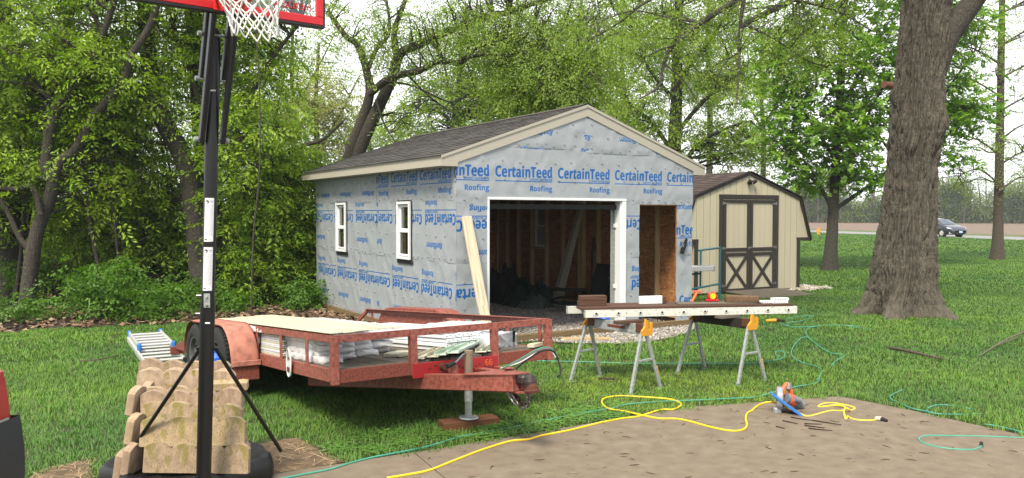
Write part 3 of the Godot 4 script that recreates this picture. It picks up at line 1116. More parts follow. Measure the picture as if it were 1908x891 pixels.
		# rake boards of both gables
		for z in [0.012, -L - 0.10]:
			var rb := MB.new()
			rb.X.origin = v(0, 0, z)
			var poly := [Vector2(-0.247, 2.4224), Vector2(-0.247, 2.5576), Vector2(2.13, 3.3835), Vector2(2.13, 3.2178), Vector2(0.0, 2.478), Vector2(0.0, 2.4224)]
			var pm := []
			for q in poly:
				pm.append(q if s == 0 else Vector2(W - q.x, q.y))
			rb.slab(pm, 0.022)
			put(rb, "rake_board", mats.fascia, g)
			var rt := MB.new()
			rt.X.origin = v(0, 0, z + 0.022)
			pm = []
			for q in [Vector2(-0.25, 2.525), Vector2(-0.25, 2.560), Vector2(2.13, 3.387), Vector2(2.13, 3.346)]:
				pm.append(q if s == 0 else Vector2(W - q.x, q.y))
			rt.slab(pm, 0.012)
			put(rt, "rake_trim", mats.fascia, g)
	var cap := MB.new()
	cap.tint = Color(0.09, 0.077, 0.066)
	for s in [-1.0, 1.0]:
		cap.quad(v(W * 0.5, 3.408, 0.04), v(W * 0.5 + s * 0.14, 3.358, 0.04), v(W * 0.5 + s * 0.14, 3.358, -L - 0.12), v(W * 0.5, 3.408, -L - 0.12), v(s * 0.3, 1, 0))
	put(cap, "ridge_cap", mats.shingle, g)
	# house wrap: the left side in three courses and two widths
	var ls := func(u, y, o): return v(-o, y, -u)
	var c := 0.055
	for q in [[-0.012, 2.70, 0], [2.69, L, 1]]:
		var hs := lh
		var xs := steps(q[0], q[1], c, [1.39, 1.83, 4.04, 4.49])
		var o: float = 0.0 if q[2] == 0 else 0.002
		# u runs to the back, so the print is mirrored along it
		var lsx := func(u, y, oo): return v(-oo, y, u)
		var neg := []
		for x in xs:
			neg.append(-x)
		neg.reverse()
		var nh := []
		for h in hs:
			nh.append(Rect2(-h.end.x, h.position.y, h.size.x, h.size.y))
		wrap_sheet(g, neg, steps(0.10, 1.16, c), lsx, Vector3.LEFT, true, 0.85, -0.10 - q[2] * 0.35, 1000 + q[2] * 10, nh, null, 0.001 + o)
		wrap_sheet(g, neg, steps(1.135, 2.0, c, [1.95, 1.96]), lsx, Vector3.LEFT, true, 1.847, 0.02 - q[2] * 0.6, 1001 + q[2] * 10, nh, null, 0.005 + o)
		wrap_sheet(g, neg, steps(1.98, 2.425, c), lsx, Vector3.LEFT, q[2] == 1, 2.22 if q[2] == 0 else 2.62, -0.06 if q[2] == 0 else -0.3, 1002 + q[2] * 10, nh, null, 0.009 + o)
	# the front
	var fs := func(u, y, o): return v(u, y, o)
	for q in [[-0.014, 0.47, 0], [2.87, 3.15, 1], [3.92, W, 2]]:
		var fl: bool = q[2] < 2
		wrap_sheet(g, steps(q[0], q[1], c), steps(0.10, 1.16, c), fs, Vector3.BACK, fl, 0.85 if fl else 0.30, 0.42 + q[2] * 0.42 if fl else 3.97, 1040 + q[2] * 10, [], null, 0.001)
		wrap_sheet(g, steps(q[0], q[1], c), steps(1.135, 1.97, c), fs, Vector3.BACK, fl, 1.765 if fl else 1.42, 0.10 + q[2] * 1.04 if fl else 3.42, 1041 + q[2] * 10, [], null, 0.005)
	var rakef := func(u): return 2.478 + minf(u, W - u) * (3.2178 - 2.478) / 2.13 + 0.02
	wrap_sheet(g, steps(-0.016, W, c, [0.48, 2.86]), steps(1.945, 2.75, 0.05, [2.0]), fs, Vector3.BACK, false, 2.25, 0.565, 1070, [Rect2(0.48, 1.0, 2.38, 1.0)], rakef, 0.010)
	wrap_sheet(g, steps(0.3, 2.105, c), steps(2.72, 3.25, 0.05), fs, Vector3.BACK, true, 2.44, 1.95, 1071, [], rakef, 0.014)
	wrap_sheet(g, steps(2.10, 3.9, c), steps(2.69, 3.25, 0.05), fs, Vector3.BACK, true, 2.40, 2.62, 1072, [], rakef, 0.016)
	for q in [[0.006, 0.0]]:
		var pl := MB.new()
		pl.quad(v(W + 0.004, 0.1, 0.006), v(W + 0.004, 2.44, 0.006), v(W + 0.004, 2.44, -L), v(W + 0.004, 0.1, -L), Vector3.RIGHT)
		pl.quad(v(-0.004, 0.1, -L - 0.006), v(-0.004, 2.44, -L - 0.006), v(W, 2.44, -L - 0.006), v(W, 0.1, -L - 0.006), Vector3.FORWARD)
		put(pl, "house_wrap", mats.wrap_plain, g)
	# windows
	window_part(g, v(-0.012, 1.547, -1.61), 0.46, 0.86, Vector3.LEFT, Vector3.BACK)
	window_part(g, v(-0.012, 1.557, -4.265), 0.47, 0.86, Vector3.LEFT, Vector3.BACK)
	window_part(g, v(W + 0.012, 1.54, -4.27), 0.44, 0.84, Vector3.RIGHT, Vector3.BACK)
	# door trim
	var tr := func(called: String, p: Vector3, s: Vector3) -> void:
		var b := MB.new()
		b.box(p, s, 0.003)
		put(b, called, mats.white_vinyl, g)
	tr.call("door_trim", v(1.67, 2.007, 0.008), v(2.42, 0.034, 0.05))
	tr.call("door_trim", v(0.473, 1.045, 0.006), v(0.026, 1.89, 0.05))
	tr.call("door_trim", v(2.84, 1.045, 0.010), v(0.078, 1.89, 0.04))
	tr.call("door_jamb", v(2.79, 1.045, -0.055), v(0.02, 1.89, 0.13))
	var rj := MB.new()
	rj.box(v(2.775, 1.0, -0.14), v(0.008, 1.8, 0.05))
	rj.box(v(2.755, 1.0, -0.165), v(0.045, 1.8, 0.006))
	put(rj, "door_track", mats.galvanised, g)
	for y in [0.7, 1.62]:
		var bk := MB.new()
		bk.box(v(2.768, y, -0.11), v(0.03, 0.06, 0.05), 0.004)
		put(bk, "track_bracket", mats.white_vinyl, g)
	# the rolled-up door under the ceiling, edge on
	for k in 4:
		var dp := MB.new()
		dp.box(v(1.64, 1.90 + k * 0.002, -0.36 - k * 0.53), v(2.26, 0.05, 0.52), 0.006)
		put(dp, "raised_door_section", mats.grey_vinyl, g)
	var bs := MB.new()
	bs.box(v(1.64, 1.90, -0.085), v(2.26, 0.075, 0.03), 0.004)
	put(bs, "door_seal", mats.dark, g)

	interior(g)

func in_garage(q: Vector3) -> Vector3:
	return v(-0.7301, 0, -10.7417) + Basis(Vector3.UP, 0.5592) * q

func cloth_heap(w: float, d: float, h: float, sd: int) -> MB:
	var n := fnl(sd, 0.9, 3)
	var b := MB.new()
	b.sheet(30, 26, func(i, j):
		var x = (i / 30.0 - 0.5)
		var z = (j / 26.0 - 0.5)
		var e := clampf(1.0 - pow(absf(x) * 2.0, 3.0), 0, 1) * clampf(1.0 - pow(absf(z) * 2.0, 3.0), 0, 1)
		var y := h * e * (0.62 + 0.6 * n.get_noise_2d(x * w * 4.0, z * d * 4.0) + 0.3 * absf(n.get_noise_2d(x * 9.0 + 40, z * 9.0)))
		return v(x * w * (1.0 - 0.05 * y), maxf(y, 0.0), z * d), Vector3.UP)
	return b

func interior(g: Node3D) -> void:
	var t := 0.5592
	solo(cloth_heap(1.15, 0.8, 0.55, 31), "tarp", mat("tarp_green", Color(0.05, 0.17, 0.13), 0.45), "crumpled dark green tarp heaped on the gravel inside the garage", "tarp", in_garage(v(3.62, 0.02, -3.72)), t)
	solo(cloth_heap(0.75, 0.5, 0.26, 32), "plastic_sheet", mat("tarp_grey", Color(0.33, 0.38, 0.36), 0.5), "pale grey-green plastic sheet crumpled beside the green tarp", "sheet", in_garage(v(3.42, 0.02, -3.25)), t + 0.3)
	solo(cloth_heap(0.95, 0.8, 0.85, 33), "covered_heap", mats.dark, "tall black covered heap at the dark back of the garage", "heap", in_garage(v(3.55, 0.02, -4.55)), t)
	for k in 3:
		var b := MB.new()
		var z := -3.32 + k * 0.05
		b.uo = Vector2(k * 0.7, k * 0.3)
		b.bar(v(3.86 + k * 0.035, 0.03, z), v(4.09, 2.3, z + 0.74 - k * 0.03), 0.15, 0.022, v(1, 0, 0.2), 0.003)
		var o := put(b, "leaning_board", mats.cream_vinyl, self, v(-0.7301, 0, -10.7417))
		o.rotation.y = t
		tag(o, ["long pale board leaning inside the garage, lowest foot nearest the door", "long pale board leaning inside the garage, middle of three", "long pale board leaning inside the garage, farthest from the door"][2 - k], "board", "three pale boards leaning inside the garage")
	# cans and scrap on the gravel
	var spots := [v(2.95, 0.02, -4.9), v(3.1, 0.02, -4.85), v(2.8, 0.02, -5.0)]
	for k in 3:
		var c := thing("paint_can", ["silver paint can deep in the garage, front one of three", "silver paint can deep in the garage, middle of three", "silver paint can deep in the garage, last of three"][k], "can", in_garage(spots[k]), 0, "paint cans deep in the garage")
		var b := MB.new()
		b.lathe([Vector2(0.0, 0.0), Vector2(0.083, 0.0), Vector2(0.085, 0.006), Vector2(0.083, 0.012), Vector2(0.083, 0.17), Vector2(0.086, 0.176), Vector2(0.083, 0.182)], 18)
		put(b, "body", mats.steel, c)
		var ld := MB.new()
		ld.lathe([Vector2(0.082, 0.176), Vector2(0.070, 0.174), Vector2(0.068, 0.170), Vector2(0.0, 0.170)], 18)
		put(ld, "lid", mats.steel, c)
	var offs := [[v(1.05, 0.03, -2.3), 0.4], [v(1.35, 0.03, -2.15), -0.2], [v(1.2, 0.06, -2.25), 1.2], [v(1.62, 0.03, -2.05), 0.1]]
	for k in 4:
		var b := MB.new()
		b.box(v(0, 0.02, 0), v([0.5, 0.22, 0.35, 0.12][k], 0.035, 0.09), 0.003)
		solo(b, "wood_offcut", mats.brown_wood if k < 3 else mats.spruce, ["longest brown offcut on the gravel just inside the garage door", "short brown offcut on the gravel just inside the garage door", "brown offcut lying crosswise on other scrap inside the garage", "small pale offcut on the gravel inside the garage door"][k], "offcut", in_garage(offs[k][0]), t + offs[k][1], "wood scraps inside the garage")
	# wheelbarrow on end by the door: tub, handles, wheel
	var wb := thing("wheelbarrow", "black wheelbarrow standing on end against the inner garage wall by the door", "wheelbarrow", in_garage(v(3.85, 0.02, -1.95)), t)
	var tub := MB.new()
	tub.X = Transform3D(Basis(Vector3.BACK, 1.25), v(0.12, 0.45, 0))
	tub.sheet(14, 10, func(i, j):
		var x = (i / 14.0 - 0.5) * 0.9
		var z = (j / 10.0 - 0.5) * 0.62
		return v(x, -0.24 * (1.0 - pow(absf(x) / 0.45, 4.0)) * (1.0 - pow(absf(z) / 0.31, 4.0)), z), Vector3.UP)
	put(tub, "tub", mats.dark, wb)
	for s in [-1.0, 1.0]:
		var hd := MB.new()
		hd.tube(spline([v(0.0, 0.06, s * 0.1), v(0.06, 0.5, s * 0.2), v(0.12, 1.0, s * 0.27), v(0.16, 1.35, s * 0.27)], 4), 0.018, 8)
		put(hd, "handle", mats.dark, wb)
	var wh := MB.new()
	var ringp := []
	for k in 21:
		ringp.append(v(0.02 + 0.16 * cos(TAU * k / 20), 0.2 + 0.16 * sin(TAU * k / 20), 0))
	wh.tube(ringp, 0.045, 8, false)
	put(wh, "wheel", mats.rubber, wb)
	# coiled black hose on the floor
	var coil := MB.new()
	var cp := []
	for k in 70:
		var a := TAU * k / 20.0
		cp.append(v(cos(a) * (0.34 + 0.02 * sin(k * 1.7)), 0.04 + 0.006 * k + 0.10 * maxf(0, sin(a * 0.5 + 0.4)), sin(a) * (0.26 + 0.02 * cos(k * 2.3))))
	coil.tube(cp, 0.02, 7)
	solo(coil, "black_hose", mats.dark, "loose coils of black corrugated hose on the garage floor by the wall", "hose", in_garage(v(3.55, 0.02, -2.35)), t)
	var bt := MB.new()
	bt.lathe([Vector2(0.0, 0.0), Vector2(0.17, 0.0), Vector2(0.17, 0.02), Vector2(0.06, 0.24), Vector2(0.03, 0.42), Vector2(0.0, 0.42)], 16)
	solo(bt, "blue_cone", mats.blue, "blue plastic cone on the floor beside the garage door track", "cone", in_garage(v(2.98, 0.02, -0.62)))
	# things in the side opening
	var pole := MB.new()
	pole.tube([v(3.72, 0.08, -1.0), v(3.95, 1.75, -0.93)], 0.017, 8)
	var po := solo(pole, "blue_pole", mat("pole_blue", Color(0.12, 0.17, 0.60), 0.5), "slim dark blue pole leaning inside the narrow side opening", "pole", v(-0.7301, 0, -10.7417), t)
	var wedge := MB.new()
	wedge.X = Transform3D(Basis(Vector3.UP, 0.9), v(3.62, 0.1, -0.75))
	wedge.slab([Vector2(0, 0), Vector2(0.16, 0), Vector2(0.16, 1.12), Vector2(0.13, 1.12)], 0.018)
	solo(wedge, "plywood_offcut", mats.stud, "tapering plywood offcut standing in the narrow side opening", "offcut", v(-0.7301, 0, -10.7417), t)
	var rk := thing("hand_cart", "small black metal hand cart frame in the side opening at the floor", "cart", in_garage(v(3.88, 0.02, -0.35)), t)
	for s in [-1.0, 1.0]:
		var b := MB.new()
		b.tube([v(s * 0.06, 0.0, 0.05), v(s * 0.02, 0.3, 0), v(s * 0.09, 0.48, -0.03)], 0.009, 6)
		put(b, "rail", mats.dark, rk)
	var cr := MB.new()
	cr.tube([v(-0.05, 0.15, 0.02), v(0.06, 0.22, 0.02)], 0.008, 6)
	put(cr, "crossbar", mats.dark, rk)
	# lumber leaning on the front corner
	var lb := MB.new()
	lb.uo = Vector2(0.3, 0.1)
	var foot := v(-0.27, 0.0, -10.55)
	var head := in_garage(v(0.128, 1.76, 0.03))
	lb.bar(v(0, 0, 0), head - foot, 0.145, 0.04, v(0.53, 0, 0.85).rotated(Vector3.UP, 0.0), 0.003)
	solo(lb, "lumber_board", mats.spruce, "fresh pale lumber board leaning on the front left corner of the garage", "board", foot)
	# tool hanging on the right corner
	var tl := thing("hammer_tacker", "black hand tool hanging on the wrapped right corner of the garage", "tool", in_garage(v(4.0, 1.17, 0.035)), t)
	var hb := MB.new()
	hb.X = Transform3D(Basis(Vector3.FORWARD, 0.25), Vector3.ZERO)
	hb.slab([Vector2(-0.03, 0.0), Vector2(0.03, 0.0), Vector2(0.05, 0.12), Vector2(0.055, 0.24), Vector2(0.03, 0.26), Vector2(0.0, 0.16), Vector2(-0.03, 0.08)], 0.03)
	put(hb, "handle", mats.black_paint, tl)
	var hh := MB.new()
	hh.box(v(0.012, 0.13, 0.032), v(0.03, 0.05, 0.012), 0.004)
	put(hh, "grip_panel", mats.grey_plastic, tl)
	# board lying on the apron
	var pb := MB.new()
	pb.box(v(0, 0.03, 0), v(0.7, 0.03, 0.12), 0.003)
	solo(pb, "plank_offcut", mats.stud, "brown plank lying on the gravel under the first sawhorse", "plank", v(1.05, 0.0, -11.45), 0.05)

func shed() -> void:
	var ys := 0.52
	var s := thing("shed", "cream barn-shaped garden shed with brown trim and crossed double doors", "shed", v(3.962, 0, -17.621), ys)
	var W := 3.30
	var L := 3.7
	# outline of the gable: wall, flared lower roof, upper roof
	var topf := func(x: float) -> float:
		var u := minf(x, W - x)
		if u < -0.0:
			return lerpf(1.20, 2.19, clampf((u + 0.36) / 0.36, 0, 1))
		return 2.19 + u * (2.74 - 2.19) / 1.65
	var r := rng(61)
	# boards of the front, each between two grooves
	var x := -0.33
	while x < W + 0.33:
		var w := 0.196
		var a := x + 0.007
		var c := minf(x + w - 0.007, W + 0.34)
		var y0 := 0.06 if (a + c) * 0.5 > 0.0 and (a + c) * 0.5 < W else 1.22
		if y0 < 1.0:
			a = maxf(a, 0.0)
			c = minf(c, W)
		var b := MB.new()
		b.uo = Vector2(r.randf() * 9.0, r.randf() * 9.0)
		b.tint = Color(1, 1, 1) * r.randf_range(0.93, 1.03)
		b.X.origin = v(0, 0, -0.02)
		var poly := [Vector2(a, y0), Vector2(c, y0), Vector2(c, topf.call(c)), Vector2(a, topf.call(a))]
		if a < 1.65 and c > 1.65:
			poly.insert(3, Vector2(1.65, 2.74))
		if poly[2].y > y0 + 0.03 or poly[-1].y > y0 + 0.03:
			b.slab(poly, 0.02)
			put(b, "siding_board", mats.siding, s)
		x += w
	var back := MB.new()
	back.X.origin = v(0, 0, -0.03)
	back.slab([Vector2(0, 0.05), Vector2(W, 0.05), Vector2(W, 1.2), Vector2(W + 0.34, 1.22), Vector2(W, 2.17), Vector2(1.65, 2.72), Vector2(0, 2.17), Vector2(-0.34, 1.22), Vector2(0, 1.2)], 0.008)
	put(back, "backing_panel", mats.siding, s)
	for q in [[0.0, -1.0], [W, 1.0]]:
		for k in 19:
			var b := MB.new()
			b.uo = Vector2(k, k * 0.37)
			b.box(v(q[0] - q[1] * 0.01, 0.64, -0.13 - k * 0.196), v(0.02, 1.16, 0.188))
			put(b, "siding_board", mats.siding, s)
	var bk := MB.new()
	bk.X.origin = v(0, 0, -L)
	bk.slab([Vector2(0, 0.05), Vector2(W, 0.05), Vector2(W, 1.2), Vector2(W + 0.34, 1.22), Vector2(W, 2.17), Vector2(1.65, 2.72), Vector2(0, 2.17), Vector2(-0.34, 1.22), Vector2(0, 1.2)], 0.02)
	put(bk, "back_wall", mats.siding, s)
	# trim
	var bar := func(called: String, pts: Array, w: float, dep: float, z: float, parent: Node = null) -> void:
		var b := MB.new()
		b.uo = Vector2(r.randf() * 5, r.randf() * 5)
		b.bar(v(pts[0].x, pts[0].y, z), v(pts[1].x, pts[1].y, z), dep, w, Vector3.UP if absf(pts[0].x - pts[1].x) > 0.01 else Vector3.RIGHT, 0.004)
		put(b, called, mats.brown_trim, parent if parent else s)
	bar.call("rake_trim", [Vector2(1.655, 2.735), Vector2(3.36, 2.165)], 0.10, 0.03, 0.016)
	bar.call("rake_trim", [Vector2(1.645, 2.735), Vector2(-0.06, 2.165)], 0.10, 0.032, 0.016)
	bar.call("rake_trim", [Vector2(3.315, 2.20), Vector2(3.665, 1.19)], 0.10, 0.03, 0.0165)
	bar.call("rake_trim", [Vector2(-0.015, 2.20), Vector2(-0.365, 1.19)], 0.10, 0.03, 0.0165)
	bar.call("eave_trim", [Vector2(3.20, 1.215), Vector2(3.64, 1.215)], 0.07, 0.03, 0.0155)
	bar.call("eave_trim", [Vector2(-0.34, 1.215), Vector2(0.1, 1.215)], 0.07, 0.03, 0.0155)
	bar.call("corner_board", [Vector2(3.255, 0.05), Vector2(3.255, 1.18)], 0.09, 0.03, 0.015)
	bar.call("corner_board", [Vector2(0.045, 0.05), Vector2(0.045, 1.18)], 0.09, 0.03, 0.015)
	# doors
	bar.call("door_casing", [Vector2(0.77, 0.03), Vector2(0.77, 2.14)], 0.105, 0.026, 0.013)
	bar.call("door_casing", [Vector2(2.52, 0.03), Vector2(2.52, 2.14)], 0.095, 0.026, 0.013)
	bar.call("door_header", [Vector2(0.71, 2.19), Vector2(2.57, 2.19)], 0.095, 0.028, 0.014)
	for k in 2:
		var x0 := 0.83 if k == 0 else 1.655
		var x1 := 1.645 if k == 0 else 2.465
		var d := MB.new()
		for j in 5:
			var w := (x1 - x0) / 5.0
			d.tint = Color(1, 1, 1) * r.randf_range(0.97, 1.04)
			d.uo = Vector2(j * 1.7, j * 0.9 + k)
			d.box(v(x0 + (j + 0.5) * w, 1.09, 0.005), v(w - 0.007, 2.06, 0.010))
		var dr := put(d, "door", mats.siding, s)
		var st := 0.085
		bar.call("stile", [Vector2(x0 + st * 0.5, 0.06), Vector2(x0 + st * 0.5, 2.12)], st, 0.022, 0.021, dr)
		bar.call("stile", [Vector2(x1 - st * 0.5, 0.06), Vector2(x1 - st * 0.5, 2.12)], st, 0.022, 0.021, dr)
		for q in [[2.085, 0.07], [1.0, 0.08], [0.89, 0.075], [0.095, 0.06]]:
			bar.call("door_rail", [Vector2(x0 + st, q[0]), Vector2(x1 - st, q[0])], q[1], 0.021, 0.0205, dr)
		bar.call("brace", [Vector2(x0 + st - 0.01, 0.86), Vector2(x1 - st + 0.01, 0.11)], 0.075, 0.018, 0.0195, dr)
		bar.call("brace", [Vector2(x0 + st - 0.01, 0.11), Vector2(x1 - st + 0.01, 0.86)], 0.075, 0.019, 0.0202, dr)
		for y in [2.04, 1.04, 0.20]:
			var h := MB.new()
			var hx := x0 if k == 0 else x1
			var sg := 1.0 if k == 0 else -1.0
			h.X.origin = v(hx, y, 0.030)
			h.slab([Vector2(0.0, -0.022), Vector2(sg * 0.12, -0.007), Vector2(sg * 0.12, 0.007), Vector2(0.0, 0.022)], 0.004)
			h.box(v(-sg * 0.02, 0, 0.002), v(0.03, 0.075, 0.006), 0.002)
			put(h, "hinge", mats.steel, dr)
	var lk := MB.new()
	lk.box(v(1.60, 1.02, 0.04), v(0.045, 0.055, 0.03), 0.006)
	lk.box(v(1.66, 1.045, 0.036), v(0.11, 0.03, 0.012), 0.003)
	put(lk, "padlock", mats.steel, s)
	# flood lamp with two heads
	var lm := MB.new()
	lm.box(v(1.64, 2.52, 0.02), v(0.09, 0.09, 0.04), 0.008)
	for sx in [-1.0, 1.0]:
		lm.X = Transform3D(Basis(Vector3.BACK, -sx * 1.0) * Basis(Vector3.RIGHT, 0.7), v(1.64 + sx * 0.07, 2.53, 0.08))
		lm.lathe([Vector2(0, 0.07), Vector2(0.035, 0.06), Vector2(0.04, 0.02), Vector2(0.055, -0.04), Vector2(0.05, -0.04), Vector2(0.0, -0.01)], 12)
	put(lm, "flood_lamp", mats.dark, s)
	# roof: four slopes of shingle strips
	var pr := [Vector2(-0.37, 1.17), Vector2(-0.02, 2.20), Vector2(1.65, 2.765), Vector2(3.32, 2.20), Vector2(3.67, 1.17)]
	for f in 4:
		var a: Vector2 = pr[f]
		var c: Vector2 = pr[f + 1]
		if f >= 2:
			var t := a
			a = c
			c = t
		var dk := MB.new()
		var n2 := (c - a).orthogonal().normalized()
		if n2.y < 0: n2 = -n2
		var n := v(n2.x, n2.y, 0)
		dk.quad(v(a.x, a.y, 0.045), v(c.x, c.y, 0.045), v(c.x, c.y, -L - 0.05), v(a.x, a.y, -L - 0.05), n)
		dk.quad(v(a.x, a.y, 0.045) - n * 0.02, v(c.x, c.y, 0.045) - n * 0.02, v(c.x, c.y, -L - 0.05) - n * 0.02, v(a.x, a.y, -L - 0.05) - n * 0.02, -n)
		var rf := put(dk, "roof", mats.brown_trim, s)
		var ln := a.distance_to(c)
		var rows := int(ln / 0.14)
		var up := v((c - a).x, (c - a).y, 0) / ln
		for row in rows:
			var t0 := row * ln / rows
			var t1 := minf(t0 + ln / rows + 0.04, ln)
			var zz := 0.05
			var first := true
			while zz > -L - 0.05:
				var zn := maxf(zz - (0.95 if not first else r.randf_range(0.3, 0.95)), -L - 0.06)
				first = false
				var b := MB.new()
				var zt := zz
				while zt > zn + 0.001:
					var w := minf(r.randf_range(0.1, 0.25), zt - zn)
					b.tint = Color(0.085, 0.052, 0.045) * r.randf_range(0.6, 1.3)
					var p0 := v(a.x, a.y, zt) + up * t0 + n * (0.010 + 0.004 * (r.randi() % 2))
					var p1 := v(a.x, a.y, zt) + up * t1 + n * 0.003
					var dz := v(0, 0, -w)
					b.quad(p0, p1, p1 + dz, p0 + dz, n)
					b.quad(p0, p0 + dz, p0 + dz - n * 0.01, p0 - n * 0.01, -up)
					b.quad(p0, p1, p1 - n * 0.003, p0 - n * 0.01, Vector3.BACK)
					zt -= w
				put(b, "shingle", mats.shingle, rf)
				zz = zn - 0.003
	# wooden ramp
	var rp := thing("ramp", "weathered grey plywood ramp in front of the shed doors", "ramp", v(3.962, 0, -17.621), ys)
	for k in 5:
		var b := MB.new()
		b.uo = Vector2(k * 1.3, k * 0.4)
		b.bar(v(1.03 + k * 0.33 - 0.0, 0.075, 0.06), v(1.03 + k * 0.33, 0.02, 1.15), 0.322, 0.025, Vector3.UP, 0.003)
		put(b, "plank", mats.old_wood, rp)
	# scaffold end frame and an aluminium plank
	var sf := thing("scaffold", "blue-green tubular scaffold end frame standing between garage and shed", "scaffold", v(3.9, 0, -16.3), 0.45)
	var tube := func(called: String, pts: Array) -> void:
		var b := MB.new()
		b.tube(pts, 0.021, 8)
		put(b, called, mat("scaffold_paint", Color(0.16, 0.36, 0.40), 0.5), sf)
	tube.call("upright", [v(0.36, 0.0, 0), v(0.36, 1.14, 0)])
	tube.call("upright", [v(-0.05, 0.32, -0.1), v(-0.05, 1.05, -0.1)])
	tube.call("top_rail", [v(-0.2, 1.07, 0.02), v(0.34, 1.115, 0.0)])
	tube.call("cross_rail", [v(-0.75, 0.26, 0.02), v(0.34, 0.38, 0.0)])
	tube.call("cross_rail", [v(-0.75, 0.56, -0.1), v(-0.05, 0.60, -0.1)])
	var ap := thing("scaffold_plank", "aluminium scaffold plank poking out past the garage corner", "plank", v(3.9, 0, -16.3), 0.45)
	var pl := MB.new()
	pl.box(v(-0.5, 0.71, -0.02), v(1.2, 0.10, 0.30), 0.008)
	put(pl, "deck", mats.aluminium, ap)
	var ec := MB.new()
	ec.box(v(0.115, 0.71, -0.02), v(0.05, 0.115, 0.31), 0.012)
	ec.box(v(-0.05, 0.765, 0.02), v(0.28, 0.012, 0.10), 0.003)
	put(ec, "end_cap", mats.galvanised, ap)

# ---------------------------------------------------------------- trees
var sprays := {}

func leaf_spray(kind: String) -> Array:
	if sprays.has(kind):
		return sprays[kind]
	var out := []
	for q in 3:
		var r := rng(hash(kind) % 9999 + q)
		var b := MB.new()
		var n := {"ash": 22, "maple": 12, "small": 22, "feather": 26, "clump": 40, "shrub": 18}[kind] as int
		var tw: float = {"ash": 0.42, "maple": 0.36, "small": 0.5, "feather": 0.55, "clump": 0.5, "shrub": 0.34}[kind]
		var lw: Vector2 = {"ash": Vector2(0.090, 0.036), "maple": Vector2(0.10, 0.095), "small": Vector2(0.05, 0.024), "feather": Vector2(0.045, 0.016), "clump": Vector2(0.13, 0.085), "shrub": Vector2(0.065, 0.036)}[kind]
		for k in n:
			var t := (k + 0.5) / n
			var sd := 1.0 if k % 2 == 0 else -1.0
			var o := v(t * tw, -0.12 * t * t, 0) + v(r.randfn(0, 0.012), r.randfn(0, 0.018), r.randfn(0, 0.012))
			if kind == "clump":
				o = v(r.randf_range(-0.5, 0.5), r.randf_range(-0.4, 0.4), r.randf_range(-0.5, 0.5))
			var ang := sd * r.randf_range(0.5, 1.4) + (0.0 if kind != "clump" else r.randf() * TAU)
			var d := v(cos(ang), r.randf_range(-0.75, 0.2), sin(ang)).normalized()
			o += d * r.randf_range(0.0, 0.05)
			var s := d.cross(v(r.randf_range(-0.5, 0.5), 1, r.randf_range(-0.5, 0.5))).normalized()
			var L := lw.x * r.randf_range(0.65, 1.2)
			var w := lw.y * r.randf_range(0.7, 1.15)
			var up := s.cross(d)
			if up.y < 0: up = -up
			var nn := (up + v(r.randf_range(-0.3, 0.3), 0.2, r.randf_range(-0.3, 0.3))).normalized()
			b.tint = Color(1, 1, 1) * r.randf_range(0.75, 1.2)
			if kind == "maple":
				# three-lobed leaf
				var tip := o + d * L
				b.tri(o, o + d * L * 0.45 + s * w * 0.75, tip, nn, nn, nn)
				b.tri(o, tip, o + d * L * 0.45 - s * w * 0.75, nn, nn, nn)
				b.tri(o, o + d * L * 0.1 + s * w * 0.6 - up * 0.01, o + d * L * 0.45 + s * w * 0.3, nn, nn, nn)
				b.tri(o, o + d * L * 0.1 - s * w * 0.6 - up * 0.01, o + d * L * 0.45 - s * w * 0.3, nn, nn, nn)
			else:
				var m := o + d * L * 0.5 - up * L * 0.05
				var tip := o + d * L - up * L * 0.22
				b.tri(o, m + s * w * 0.5, tip, nn, (nn + s * 0.3).normalized(), nn)
				b.tri(o, tip, m - s * w * 0.5, nn, nn, (nn - s * 0.3).normalized())
		out.append(b.mesh())
	sprays[kind] = out
	return out

func crown_parts(o: Node3D, leaves: Array, kind: String, greens: Array, sd: int, called := "crown") -> void:
	var r := rng(sd + 5)
	var ms := leaf_spray(kind)
	for k in 3:
		var xf := []
		var ti := []
		for i in range(k, leaves.size(), 3):
			xf.append(leaves[i])
			var c: Color = greens[r.randi() % greens.size()]
			ti.append(c.lerp(greens[0], 0.4) * r.randf_range(0.8, 1.2))
		if xf.size():
			many(ms[k], xf, ti, called, mats.leaf, o, "stuff")

const BARK := Color(0.085, 0.072, 0.058)

